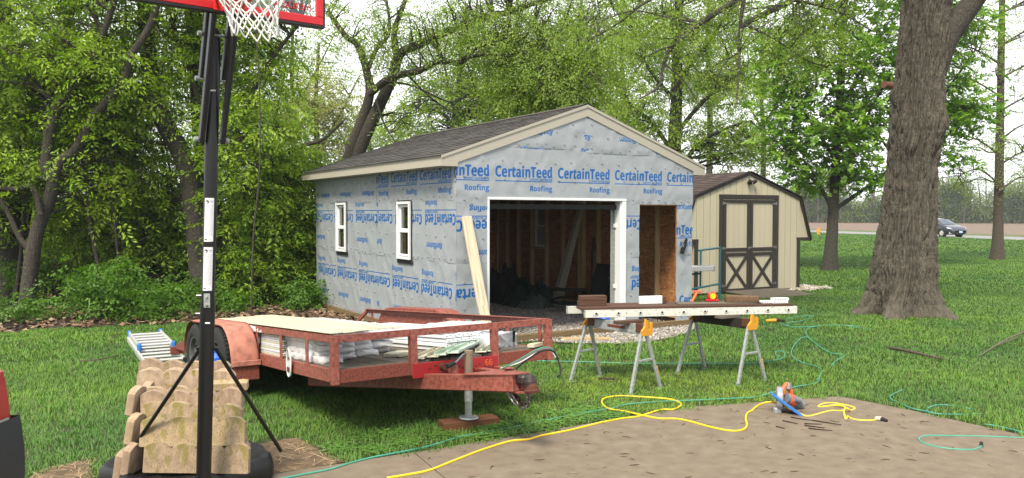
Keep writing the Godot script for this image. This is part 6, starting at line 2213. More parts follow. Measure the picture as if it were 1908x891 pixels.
	# tongue: an A of two beams
	for s in [-1.0, 1.0]:
		part.call("tongue_beam", v(1.05 + s * 0.04, -0.065, 1.0), v(1.05 + s * 0.62, -0.065, -1.7), 0.075, 0.125, mats.red_steel)
	part.call("tongue_brace", v(1.46, -0.01, 0.06), v(1.16, 0.02, 0.72), 0.06, 0.012, mats.red_steel)
	var tp := MB.new()
	tp.X = Transform3D(Basis(Vector3.RIGHT, PI / 2), v(0, 0.004, 0))
	tp.slab([Vector2(0.97, 1.02), Vector2(1.13, 1.02), Vector2(1.26, 0.5), Vector2(0.84, 0.5)], 0.008)
	put(tp, "tongue_plate", mats.red_steel, t)
	var bp := MB.new()
	bp.X = Transform3D(Basis(Vector3.RIGHT, PI / 2), v(0, -0.128, 0))
	bp.slab([Vector2(0.97, 0.72), Vector2(1.13, 0.72), Vector2(1.09, 1.16), Vector2(1.01, 1.16)], 0.012)
	put(bp, "bottom_plate", mats.red_steel, t)
	for dx in [0.0]:
		var sk := MB.new()
		sk.X.origin = v(0.93, -0.005, 0.22)
		sk.lathe([Vector2(0, 0.06), Vector2(0.042, 0.06), Vector2(0.042, 0.0)], 14)
		put(sk, "jack_socket", mats.red_steel, t)
	# coupler
	var cp := MB.new()
	cp.bar(v(1.05, -0.035, 0.80), v(1.05, -0.045, 1.10), 0.09, 0.075, Vector3.UP, 0.018)
	cp.X = Transform3D(Basis.IDENTITY, v(1.05, -0.07, 1.13))
	cp.lathe([Vector2(0.0, 0.070), Vector2(0.022, 0.067), Vector2(0.040, 0.05), Vector2(0.048, 0.015), Vector2(0.048, -0.02), Vector2(0.05, -0.02)], 16)
	var cu := put(cp, "coupler", mat("coupler_black", Color(0.17, 0.12, 0.105), 0.5, speck, tri3(4.0, false)), t)
	var bl := MB.new()
	bl.X.origin = v(1.05, -0.085, 1.145)
	bl.lathe([Vector2(0.0, 0.03), Vector2(0.03, 0.024), Vector2(0.045, 0.0), Vector2(0.05, -0.025), Vector2(0.06, -0.03), Vector2(0.06, -0.04), Vector2(0.0, -0.04)], 16)
	put(bl, "coupler_lip", mats.rust, cu)
	# jack: tube, sleeve, crank, foot
	var jk := MB.new()
	jk.X = Transform3D(Basis(Vector3.RIGHT, 0.134), v(1.10, 0, 0.15))
	jk.tube([v(0, -0.10, 0.03), v(0, 0.17, 0.03)], 0.036, 14)
	var jt := put(jk, "jack_tube", mat("worn_paint", Color(0.50, 0.43, 0.36), 0.7, mats.painted_alu.albedo_texture, tri3(3.0, false)), t)
	var jl := MB.new()
	jl.X = jk.X
	jl.tube([v(0, -0.11, 0.03), v(0, -0.26, 0.03)], 0.035, 14)
	jl.tube([v(0, -0.26, 0.03), v(0, -0.39, 0.03)], 0.030, 14)
	put(jl, "jack_leg", mats.galvanised, jt)
	var jf := MB.new()
	jf.X = Transform3D(Basis(Vector3.RIGHT, 0.134), v(1.10, -0.395, 0.13))
	jf.lathe([Vector2(0, 0.012), Vector2(0.075, 0.010), Vector2(0.085, 0.0), Vector2(0, 0.0)], 18)
	put(jf, "jack_foot", mats.galvanised, jt)
	var ck := MB.new()
	ck.tube([v(1.08, 0.145, 0.20), v(1.03, 0.135, 0.22), v(0.94, 0.085, 0.26), v(0.90, 0.07, 0.27)], 0.009, 8)
	var ch := put(ck, "crank", mats.steel, jt)
	var cg := MB.new()
	cg.tube([v(0.92, 0.077, 0.265), v(0.84, 0.06, 0.28)], [0.017, 0.020], 10)
	put(cg, "crank_grip", mats.dark, ch)
	# knob on the panel
	var kb := MB.new()
	kb.X = Transform3D(Basis(Vector3.RIGHT, PI / 2), v(0.94, 0.045, 0.02))
	kb.lathe([Vector2(0.0, 0.05), Vector2(0.03, 0.05), Vector2(0.034, 0.0)], 12)
	put(kb, "pipe_stub", mats.rust, t)
	# safety chain and loose lead
	var path := spline([v(1.12, 0.0, 0.72), v(1.10, -0.10, 0.78), v(1.09, -0.17, 0.86), v(1.08, -0.225, 0.93), v(1.07, -0.25, 0.985), v(1.07, -0.235, 1.03), v(1.06, -0.19, 1.07), v(1.05, -0.14, 1.08)], 4)
	var path2 := spline([v(0.99, -0.10, 0.92), v(1.0, -0.17, 0.94), v(1.03, -0.235, 0.975)], 4)
	for pp in [path, path2]:
		var run := 0.0
		var flip := false
		for i in pp.size() - 1:
			run += pp[i].distance_to(pp[i + 1])
			if run >= 0.034:
				run = 0.0
				var d: Vector3 = (pp[i + 1] - pp[i]).normalized()
				var s := d.cross(v(0.3, 0.2, 1)).normalized()
				if flip: s = d.cross(s)
				flip = not flip
				var ring := []
				for k in 11:
					var a := TAU * k / 10
					ring.append(pp[i] + d * cos(a) * 0.033 + s * sin(a) * 0.019)
				var b := MB.new()
				b.tint = Color(0.75, 0.62, 0.5) if pp == path and i < 12 else Color(0.9, 0.9, 0.9)
				b.tube(ring, 0.0075, 6, false)
				put(b, "chain_link", mats.rust if pp == path and i < 14 else mats.steel, t)
	var cb := MB.new()
	cb.tube(spline([v(1.14, 0.02, 0.82), v(1.20, 0.09, 0.90), v(1.27, 0.15, 1.0), v(1.36, 0.14, 1.02), v(1.40, 0.06, 1.03), v(1.36, -0.02, 1.10), v(1.28, -0.045, 1.16)], 6), 0.008, 6)
	put(cb, "light_lead", mats.dark, t)
	for k in 3:
		var wr := MB.new()
		var o := 0.012 * k
		wr.tube(spline([v(1.08, 0.03, 0.70 + o), v(1.16, 0.07 + o, 0.85), v(1.25, 0.14 + o, 0.97), v(1.34, 0.145 + o, 1.01), v(1.385, 0.09 + o, 1.02)], 6), 0.0045, 5)
		put(wr, "wire", [mats.white_vinyl, mats.grey_plastic, mats.hose_green][k], t)
	for k in range(first_tongue, t.get_child_count()):
		t.get_child(k).transform = Transform3D(Basis(Vector3.RIGHT, -0.06), Vector3.ZERO)
	# the lumber block under the jack foot
	var base := v(-0.36, 0, -6.76)
	var bk := MB.new()
	bk.box(v(0, 0.04, 0), v(0.50, 0.085, 0.15), 0.006)
	solo(bk, "wood_block", mat("red_brown_wood", Color(0.40, 0.24, 0.12), 0.8, grain), "reddish brown wood block under the trailer jack foot", "block", v(base.x, 0.0, base.z), 0.42)
	cargo()

func wheel(t: Node3D, c: Vector3, s: int) -> void:
	var X := Transform3D(Basis(Vector3.BACK, PI / 2 if s == 0 else -PI / 2), c)
	var R := 0.335
	var b := MB.new()
	b.X = X
	b.lathe([Vector2(0.20, 0.085), Vector2(0.215, 0.098), Vector2(0.25, 0.106), Vector2(0.30, 0.100), Vector2(R - 0.012, 0.083), Vector2(R, 0.070), Vector2(R, -0.070), Vector2(R - 0.012, -0.083), Vector2(0.30, -0.1), Vector2(0.20, -0.085)], 40)
	var w := Node3D.new()
	w.name = numbered("wheel", t)
	t.add_child(w, true)
	# tread blocks
	for k in 48:
		for j in 4:
			var a := TAU * (k + 0.5 * (j % 2)) / 48
			b.box(v(cos(a) * (R + 0.002), -0.052 + j * 0.035, sin(a) * (R + 0.002)), v(0.012, 0.028, 0.030), 0.0, Basis(Vector3.UP, -a))
	put(b, "tyre", mats.rubber, w)
	var rm := MB.new()
	rm.X = X
	rm.lathe([Vector2(0.0, 0.05), Vector2(0.05, 0.05), Vector2(0.055, 0.03), Vector2(0.10, 0.025), Vector2(0.15, 0.05), Vector2(0.17, 0.03), Vector2(0.185, 0.03), Vector2(0.19, 0.085), Vector2(0.205, 0.09), Vector2(0.20, -0.08)], 32)
	put(rm, "rim", mat("rim_grey", Color(0.42, 0.42, 0.43), 0.5, speck, {"metallic": 0.3}), w)
	var sl := MB.new()
	sl.X = X
	for k in 8:
		var a := TAU * k / 8
		sl.box(v(cos(a) * 0.145, 0.049, sin(a) * 0.145), v(0.035, 0.006, 0.045), 0.0, Basis(Vector3.UP, -a))
	for k in 5:
		var a := TAU * k / 5
		sl.box(v(cos(a) * 0.075, 0.04, sin(a) * 0.075), v(0.02, 0.025, 0.02), 0.004, Basis(Vector3.UP, -a))
	put(sl, "rim_slots", mats.dark, w)

func crumpled(sx: float, sy: float, sz: float, sd: int, amp: float) -> MB:
	# a film-wrapped bundle: a rounded box whose skin is creased
	var n := fnl(sd, 9.0, 3)
	var b := MB.new()
	var nx := 26
	var nz := 34
	b.sheet(nx, nz, func(i, j):
		var a := TAU * float(i % nx) / nx
		var t := float(j) / nz
		var cx := signf(cos(a)) * pow(absf(cos(a)), 0.35)
		var cy := signf(sin(a)) * pow(absf(sin(a)), 0.35)
		var e := 1.0
		if j == 0 or j == nz:
			e = 0.0
		elif j <= 2 or j >= nz - 2:
			e = 0.93
		var tz := clampf((t * nz - 1.0) / (nz - 2.0), 0, 1)
		tz = 1.0 - (1.0 - tz) if tz > 0.5 else tz
		var q := v(cx * sx * 0.5 * e, cy * sy * 0.5 * e, -tz * sz)
		var w := n.get_noise_3d(q.x * 3.0, q.y * 3.0, q.z * 0.9 + sd)
		var rg := 1.0 - absf(n.get_noise_3d(q.x * 2.0 + 30, q.y * 4.0, q.z * 1.2)) * 2.0
		return q + v(cx, cy, 0) * (w * amp + maxf(rg, 0) * amp * 0.6) * e + v(0, 0, w * amp * (2.0 if j < 3 else 0.5)), v(0, 0, 0))
	return b

func cargo() -> void:
	var B := trailer_frame().basis
	var place := func(o: Node3D, q: Vector3, turn := 0.0) -> void:
		o.transform = Transform3D(B * Basis(Vector3.UP, turn), on_trailer(q))
	var r := rng(66)
	# long siding lying loose in layers along the left side
	for k in 11:
		var b := MB.new()
		b.tint = Color(1, 1, 1) * r.randf_range(0.82, 1.05)
		b.box(v(0, 0, 0), v(0.22, 0.010, 1.9 + r.randf_range(-0.1, 0.1)), 0.002)
		b.box(v(-0.105, -0.007, 0), v(0.010, 0.008, 1.88))
		var o := put(b, "vinyl_siding", mats.white_vinyl if k % 3 else mats.cream_vinyl)
		tag(o, "vinyl siding length behind the left trailer rail, %s in its pile" % ["lowest", "second from the bottom", "third from the bottom", "fourth from the bottom", "fifth from the bottom", "middle one", "fifth from the top", "fourth from the top", "third from the top", "second from the top", "topmost"][k], "siding", "siding panels stacked behind the left rail")
		place.call(o, v(0.15 + r.randf_range(-0.006, 0.006), 0.116 + k * 0.0195, -2.30), r.randf_range(-0.01, 0.01))
	# wrapped bundles in four columns
	var vars := []
	for k in 5:
		vars.append(crumpled(0.205, 0.056, 1.9, 200 + k, 0.010).mesh())
	for c in 4:
		var n: int = [5, 5, 5, 5][c]
		for k in n:
			var o := put(vars[(c * 3 + k) % 5], "siding_bundle", mats.white_wrap)
			tag(o, "white plastic-wrapped siding bundle, %s in the %s stack from the left trailer rail" % [["lowest", "second lowest", "middle", "second highest", "topmost"][k], ["first", "second", "third", "fourth"][c]], "bundle", "wrapped siding bundles stacked on the trailer")
			place.call(o, v(0.16 + c * 0.222 + r.randf_range(-0.02, 0.02), 0.135 + k * 0.050, -0.50 - c * 0.14 + r.randf_range(-0.13, 0.07)), r.randf_range(-0.045, 0.045))
	# flat bag at the foot of the stack
	var bg := solo(crumpled(0.24, 0.035, 0.16, 231, 0.006), "parts_bag", mats.cream_vinyl, "flat tan bag lying on the deck against the wrapped bundles", "bag")
	place.call(bg, v(0.83, 0.128, -0.42), 0.5)
	# cream sheets over the rails
	for k in 3:
		var b := MB.new()
		var w := 0.215
		b.uo = Vector2(k * 2.1, k * 0.7)
		for j in 2:
			b.box(v((j - 0.5) * w * 0.5, 0.004 - 0.003 * j, 0), v(w * 0.5 - 0.004, 0.007, 3.45), 0.002, Basis(Vector3.BACK, 0.03))
		var o := put(b, "cream_siding", mats.cream_vinyl)
		tag(o, ["cream siding panel on the trailer rails, outer one along the left rail", "cream siding panel on the trailer rails, middle one of three", "cream siding panel on the trailer rails, inner one beside the deck"][k], "siding panel", "cream panels lying on the trailer rails")
		place.call(o, v(0.10 + k * 0.222, 0.384 + 0.003 * k, -1.79), 0.0)
	# stack of white channel profiles in film
	for k in 5:
		var b := MB.new()
		for j in 3:
			b.box(v(-0.14 + j * 0.14, 0.018, 0), v(0.13, 0.034, 1.5), 0.003)
		for j in 9:
			b.tint = Color(0.12, 0.12, 0.12)
			b.box(v(-0.19 + j * 0.047, 0.018 + 0.008 * (j % 2), 0.7505), v(0.010, 0.008, 0.002))
		var o := put(b, "trim_stack", mats.white_vinyl)
		tag(o, ["white vinyl channel layer at the bottom of the stack on the right of the trailer", "second lowest white vinyl channel layer of the stack on the trailer", "middle white vinyl channel layer of the stack on the trailer", "second highest white vinyl channel layer of the stack on the trailer", "topmost white vinyl channel layer of the stack on the trailer"][k], "channel", "white channels stacked on the trailer")
		place.call(o, v(1.36 + r.randf_range(-0.02, 0.02), 0.108 + k * 0.040, -1.22 + r.randf_range(-0.03, 0.03)), 0.10 + r.randf_range(-0.02, 0.02))
	var fm := solo(crumpled(0.46, 0.10, 0.5, 240, 0.018), "plastic_film", mats.white_wrap, "loose crinkled clear-white film bunched on the end of the white channel stack", "film")
	place.call(fm, v(1.62, 0.28, -0.55), 0.2)
	# loose lengths of trim fanned across the front of the deck
	var cols := [mats.cream_vinyl, mats.cream_vinyl, mats.green_vinyl, mats.green_vinyl, mats.cream_vinyl, mats.green_vinyl]
	for k in 6:
		var b := MB.new()
		b.box(v(0, 0.0, 0), v(0.10, 0.006, 1.05), 0.002)
		b.box(v(-0.047, 0.014, 0), v(0.006, 0.028, 1.04), 0.001)
		b.box(v(0.047, 0.010, 0), v(0.006, 0.02, 1.05), 0.001)
		var o := put(b, "trim_length", cols[k])
		tag(o, ["cream trim length fanned on the trailer front, nearest the wrapped bundles", "second cream trim length fanned on the trailer front", "wide pale green trim length fanned in the middle of the trailer front", "pale green trim length lying beside the middle front post", "short cream trim length under the pale green pieces", "pale green trim length at the right front of the trailer deck"][k], "trim", "loose trim lengths on the trailer front")
		place.call(o, v(1.12 + k * 0.085, 0.118 + 0.012 * k, -0.44 + k * 0.05) if k < 4 else v(1.70 + 0.1 * (k - 4), 0.125, -0.42), -0.76 + 0.04 * sin(k * 2.0))
	var wb := solo(crumpled(0.38, 0.15, 0.30, 250, 0.03), "plastic_bag", mat("bag_grey", Color(0.70, 0.71, 0.73), 0.25), "crumpled translucent grey plastic bag on the right front of the trailer", "bag")
	place.call(wb, v(1.86, 0.15, -0.35), 0.4)
	var kn := thing("putty_knife", "black handled knife standing up among the trim on the trailer front", "knife")
	var kb := MB.new()
	kb.tube([v(0, 0.05, 0), v(0.0, 0.15, 0.01)], [0.011, 0.014], 8)
	put(kb, "handle", mats.dark, kn)
	var kl := MB.new()
	kl.box(v(0, 0.02, 0), v(0.022, 0.07, 0.004), 0.001)
	put(kl, "blade", mats.steel, kn)
	place.call(kn, v(1.745, 0.13, -0.08))
	var wo := MB.new()
	wo.box(v(0, 0.0, 0), v(0.20, 0.035, 0.07), 0.004)
	var w2 := solo(wo, "wood_offcut", mats.spruce, "pale wood offcut lying beside the right front corner post of the trailer", "offcut")
	place.call(w2, v(1.97, 0.135, -0.06), 0.5)
	# handle bag hanging outside the left rail
	var hb := MB.new()
	var ringp := []
	for k in 25:
		var a := TAU * k / 24
		ringp.append(v(0, 0.12 * cos(a), 0.052 * sin(a)))
	hb.tube(ringp, 0.008, 6, false)
	hb.sheet(6, 10, func(i, j): return v(0.004 * sin(i * 2.0 + j), 0.02 - 0.13 * j / 10.0, (i / 6.0 - 0.5) * 0.09 * (1.0 - 0.25 * absf(j / 10.0 - 0.5))), Vector3.LEFT)
	var h2 := solo(hb, "hanging_bag", mats.white_wrap, "small white plastic bag loop hanging from the left side of the trailer", "bag")
	place.call(h2, v(-0.03, 0.09, -0.98))
	var mk := MB.new()
	mk.box(v(-0.010, -0.055, 0), v(0.003, 0.045, 0.045), 0.001)
	put(mk, "print", mat("maroon", Color(0.32, 0.10, 0.11), 0.5), h2)

# ---------------------------------------------------------------- sawhorses and what lies on them
func sawhorse(near: Vector3, far: Vector3, label: String, body: String) -> void:
	var d := far - near
	var len := Vector2(d.x, d.z).length()
	var o := thing("sawhorse", label, "sawhorse", (near + far) * 0.5, atan2(-d.x, -d.z), "metal sawhorses holding the plank")
	# local -z runs from near to far
	var bm := MB.new()
	bm.box(v(0, 0.625, 0), v(0.010, 0.10, len + 0.02), 0.002)
	bm.box(v(0.02, 0.672, 0), v(0.05, 0.008, len), 0.002)
	bm.box(v(0.02, 0.578, 0), v(0.05, 0.008, len), 0.002)
	put(bm, "beam", mats[body], o)
	if body == "galvanised":
		var st := MB.new()
		st.box(v(-0.0065, 0.625, 0.02), v(0.002, 0.030, 0.24), 0.0)
		put(st, "red_label", mat("label_red", Color(0.38, 0.17, 0.10), 0.7, speck, tri3(5, false)), o)
	for s in [-1.0, 1.0]:
		var z: float = s * len * 0.5
		for e in [-1.0, 1.0]:
			var b := MB.new()
			b.bar(v(e * 0.03, 0.60, z * 0.98), v(e * 0.235, 0.01, z * 1.06), 0.042, 0.026, v(0, 0, 1), 0.006)
			b.box(v(e * 0.235, 0.006, z * 1.06), v(0.075, 0.010, 0.05), 0.003)
			var lg := put(b, "leg", mats.galvanised, o)
			if e > 0:
				var lt := MB.new()
				lt.bar(v(0.165 + 0.016, 0.24, z * 1.035), v(0.20 + 0.018, 0.12, z * 1.045), 0.02, 0.016, v(0, 0, 1), 0.004)
				put(lt, "yellow_latch", mats.yellow, lg)
		var br := MB.new()
		br.bar(v(-0.125, 0.32, z * 1.02), v(0.125, 0.32, z * 1.02), 0.025, 0.022, Vector3.UP, 0.003)
		put(br, "leg_brace", mats.galvanised, o)
		# yellow end bracket: a hooked plate
		var bk := MB.new()
		bk.X = Transform3D(Basis.IDENTITY, v(-0.055, 0, z + (0.0 if s > 0 else -0.02)))
		bk.slab([Vector2(0.0, 0.57), Vector2(0.14, 0.57), Vector2(0.16, 0.60), Vector2(0.16, 0.70), Vector2(0.135, 0.70), Vector2(0.135, 0.63), Vector2(0.10, 0.62), Vector2(0.09, 0.72), Vector2(0.055, 0.74), Vector2(0.045, 0.66), Vector2(-0.005, 0.62)], 0.022)
		put(bk, "end_bracket", mats.yellow, o)
		var rb := MB.new()
		rb.box(v(0.0, 0.64, z - s * 0.06), v(0.03, 0.09, 0.09), 0.004)
		put(rb, "rust_plate", mats.rust, o)

func sawhorses() -> void:
	sawhorse(v(1.34, 0, -8.17), v(0.82, 0, -8.76), "left metal sawhorse with bare galvanised beam and orange-red label", "galvanised")
	sawhorse(v(2.54, 0, -8.60), v(2.07, 0, -9.22), "right metal sawhorse with dark dirty beam and yellow end brackets", "dirty_beam")
	# ladder laid flat across them
	var a := v(0.77, 0.705, -8.515)
	var c := v(3.15, 0.705, -8.93)
	var d := (c - a).normalized()
	var yaw := atan2(-d.z, d.x)
	var len := a.distance_to(c)
	var ld := thing("ladder", "worn white aluminium ladder laid flat across the two sawhorses", "ladder", a, yaw)
	for s in [0, 1]:
		var z := 0.0 if s == 0 else -0.37
		var x0 := 0.0 if s == 0 else -0.10
		var b := MB.new()
		b.box(v(x0 + len * 0.5, 0.04, z), v(len, 0.072, 0.007), 0.002)
		b.box(v(x0 + len * 0.5, 0.077, z - 0.010), v(len, 0.007, 0.028), 0.002)
		b.box(v(x0 + len * 0.5, 0.003, z - 0.010), v(len, 0.007, 0.028), 0.002)
		var rl := put(b, "rail", mats.painted_alu, ld)
		var e := MB.new()
		e.box(v(x0 - 0.004, 0.04, z - 0.008), v(0.012, 0.086, 0.036), 0.004)
		put(e, "end_cap", mats.galvanised, rl)
	for k in 10:
		var x := 0.12 + k * 0.243
		var b := MB.new()
		b.tube([v(x, 0.042, 0.012), v(x, 0.042, -0.38)], 0.016, 12)
		b.X = Transform3D(Basis(Vector3.RIGHT, PI / 2), v(x, 0.042, 0.0))
		b.lathe([Vector2(0.016, 0.012), Vector2(0.022, 0.010), Vector2(0.022, 0.003)], 14)
		var rg := put(b, "rung", mats.painted_alu, ld)
		var h := MB.new()
		h.X = b.X
		h.lathe([Vector2(0.0, 0.0125), Vector2(0.0125, 0.0125)], 12)
		put(h, "rung_bore", mats.dark, rg)
	# planks on the ladder
	var M := Transform3D(Basis(Vector3.UP, yaw), a)
	for k in 2:
		var b := MB.new()
		b.uo = Vector2(k * 3.3, k)
		b.box(v(0, 0.014, 0), v(2.42 if k == 0 else 2.3, 0.026, 0.185), 0.003)
		solo(b, "plank", mats.brown_wood, ["long brown plank on the ladder, on the side near the driveway", "long brown plank on the ladder, on the side near the garage"][k], "plank", M * v(1.16 + 0.02 * k, 0.081, -0.09 - 0.20 * k), yaw + 0.004 * k, "brown planks on the ladder")
	var pp := MB.new()
	pp.box(v(0, 0.008, 0), v(0.95, 0.012, 0.15), 0.003)
	solo(pp, "grey_board", mats.old_wood, "thin pale weathered board lying on the planks in the middle", "board", M * v(1.55, 0.107, -0.13), yaw - 0.03)
	for k in 2:
		var b := MB.new()
		b.uo = Vector2(1.1 * k, 0.2)
		b.box(v(0, 0.028, 0), v(0.30 - 0.01 * k, 0.054, 0.11), 0.004)
		solo(b, "brown_block", mats.brown_wood, ["dark brown wood block at the left end of the planks, lower of two", "dark brown wood block at the left end of the planks, upper of two"][k], "block", M * v(0.12 + 0.005 * k, 0.108 + 0.0555 * k, -0.16), yaw + 0.03, "two stacked brown blocks")
	var wk := MB.new()
	wk.box(v(0, 0.045, 0), v(0.27, 0.088, 0.035), 0.004)
	var wo := solo(wk, "painted_block", mat("white_paint", Color(0.82, 0.82, 0.82), 0.5, mats.painted_alu.albedo_texture, tri3(0.7, false)), "chipped white painted wood block standing on the planks", "block", M * v(0.80, 0.108, -0.22), yaw + 0.10)
	var wn := MB.new()
	wn.box(v(0.158, 0.038, -0.02), v(0.045, 0.074, 0.075), 0.006)
	put(wn, "raw_end", mats.brown_wood, wo)
	var lg := MB.new()
	var n := fnl(71, 6.0, 3)
	lg.sheet(30, 24, func(i, j):
		var t = i / 30.0
		var aa := TAU * float(j % 24) / 24
		var cx := signf(cos(aa)) * pow(absf(cos(aa)), 0.45)
		var cy := signf(sin(aa)) * pow(absf(sin(aa)), 0.45)
		var e := 0.0 if i == 0 or i == 30 else 1.0
		var hh = 0.048 - 0.012 * t
		var w := 1.0 + 0.16 * n.get_noise_3d(t * 2.0, cx * 0.5, cy * 0.5)
		return v((clampf((t * 30 - 1) / 28.0, 0, 1) - 0.5) * 0.36, 0.05 + cy * hh * e * w, cx * 0.05 * e * w), Vector3.ZERO, func(i, j): return Vector2(i * 0.012, j * 0.06))
	solo(lg, "weathered_block", mat("weathered_brown", Color(0.43, 0.33, 0.24), 0.95, grain, {"uv1_scale": v(1.5, 6, 1)}), "rough weathered timber chunk lying on the planks", "block", M * v(1.82, 0.104, -0.12), yaw - 0.25)
	var gb := []
	for k in 3:
		var b := MB.new()
		b.tint = Color(0.62, 0.62, 0.60) if k != 1 else Color(0.75, 0.75, 0.73)
		b.box(v(0, 0.015, 0), v([0.17, 0.19, 0.19][k], 0.028, 0.07), 0.003)
		b.tint = Color(0.1, 0.1, 0.1)
		for j in 5:
			b.box(v(-0.07 + j * 0.03, 0.015, 0.0352), v(0.012, 0.010, 0.001))
		solo(b, "grey_clip", mats.tint, ["grey slotted plastic piece on the plank, lowest and leftmost", "grey slotted plastic piece under the top one at the plank end", "topmost grey slotted plastic piece at the right end of the plank"][k], "plastic piece", M * v([2.05, 2.24, 2.25][k], 0.108 + (0.030 if k == 2 else 0.0), [-0.10, -0.08, -0.08][k]), yaw + 0.02 * k, "grey plastic pieces on the plank end")
	# hammer handle, tape, cloth in the middle
	var hm := thing("hammer", "hammer with orange grip lying on the planks behind the pale board", "hammer", M * v(1.34, 0.118, -0.28), yaw)
	var hb := MB.new()
	hb.tube([v(-0.05, 0.0, 0.03), v(0.03, 0.10, -0.02)], [0.013, 0.016], 10)
	put(hb, "grip", mats.orange, hm)
	var hd := MB.new()
	hd.box(v(0.035, 0.108, -0.025), v(0.09, 0.025, 0.026), 0.006)
	put(hd, "head", mats.orange, hm)
	var tp := thing("tape_measure", "round red and yellow tape reel on the planks", "tape measure", M * v(1.55, 0.115, -0.30), yaw)
	var tb := MB.new()
	tb.X = Transform3D(Basis(Vector3.RIGHT, PI / 2), v(0, 0.055, 0))
	tb.lathe([Vector2(0, 0.022), Vector2(0.045, 0.022), Vector2(0.055, 0.012), Vector2(0.055, -0.012), Vector2(0.045, -0.022), Vector2(0, -0.022)], 20)
	put(tb, "case", mats.red_plain, tp)
	var ty := MB.new()
	ty.X = Transform3D(Basis(Vector3.RIGHT, PI / 2), v(0, 0.062, 0.002))
	ty.lathe([Vector2(0, 0.024), Vector2(0.034, 0.024), Vector2(0.034, 0.0)], 20)
	put(ty, "yellow_disc", mats.cord_yellow, tp)
	var ts := MB.new()
	ts.box(v(0, 0.012, 0), v(0.14, 0.024, 0.07), 0.008)
	put(ts, "base", mats.red_plain, tp)
	# timbers slung under the ladder
	var u1 := MB.new()
	u1.box(v(0, 0, 0), v(0.30, 0.035, 0.09), 0.004)
	solo(u1, "spacer_block", mats.brown_wood, "brown spacer block between left sawhorse beam and ladder", "block", v(1.20, 0.686, -8.34), 0.4)
	var u2 := MB.new()
	u2.box(v(0, 0, 0), v(0.32, 0.03, 0.10), 0.004)
	solo(u2, "spacer_block", mats.old_wood, "grey weathered spacer block between right sawhorse beam and ladder", "block", v(2.36, 0.686, -8.80), 0.5)

# ---------------------------------------------------------------- basketball hoop and the blocks on its base
func sticker(parent: Node3D, at: Vector3, w: float, h: float, out: Vector3) -> void:
	var im := Image.create_empty(120, 560, false, Image.FORMAT_RGB8)
	im.fill(Color(0.80, 0.80, 0.82))
	var r := rng(int(at.y * 100))
	var ink := Color(0.42, 0.42, 0.46)
	for k in 40:
		var y := 92 + k * 10
		var x := 10
		while x < 108:
			var wd := r.randi_range(4, 14)
			if x + wd < 112:
				im.fill_rect(Rect2i(x, y, wd, 3), ink)
			x += wd + 4
	for yy in 48:
		for xx in 48:
			if Vector2(xx - 24, yy - 24).length() < 23:
				im.set_pixel(10 + xx, 26 + yy, Color(0.05, 0.05, 0.05) if Vector2(xx - 18, yy - 30).length() > 12 else Color(0.85, 0.85, 0.85))
	print_text(im, "ALERT", Rect2(66, 34, 44, 14), Color(0.1, 0.1, 0.1))
	im.fill_rect(Rect2i(66, 56, 40, 3), ink)
	im.fill_rect(Rect2i(66, 64, 34, 3), ink)
	im.fill_rect(Rect2i(60, 520, 50, 26), Color(0.9, 0.9, 0.9))
	print_text(im, "A7", Rect2(70, 524, 26, 18), Color(0.1, 0.1, 0.1), 700, true)
	im.fill_rect(Rect2i(12, 526, 34, 14), Color(0.25, 0.25, 0.28))
	var b := MB.new()
	var s := Vector3.UP.cross(out).normalized()
	var n := 8
	for k in n:
		var a0 := lerpf(-0.72, 0.72, float(k) / n)
		var a1 := lerpf(-0.72, 0.72, float(k + 1) / n)
		var R := 0.0398
		var p0 := at + out * (R * cos(a0)) + s * (R * sin(a0))
		var p1 := at + out * (R * cos(a1)) + s * (R * sin(a1))
		var n0 := (out * cos(a0) + s * sin(a0))
		var up := v(0.034, 1.0, 0) * (h * 0.5)
		b.flat(p0 - up, p1 - up, p1 + up, n0, Vector2(float(k) / n, 1), Vector2(float(k + 1) / n, 1), Vector2(float(k + 1) / n, 0))
		b.flat(p0 - up, p1 + up, p0 + up, n0, Vector2(float(k) / n, 1), Vector2(float(k + 1) / n, 0), Vector2(float(k) / n, 0))
	put(b, "warning_label", mat("label_%d" % int(at.y * 100), Color(1, 1, 1), 0.5, ImageTexture.create_from_image(im)), parent)

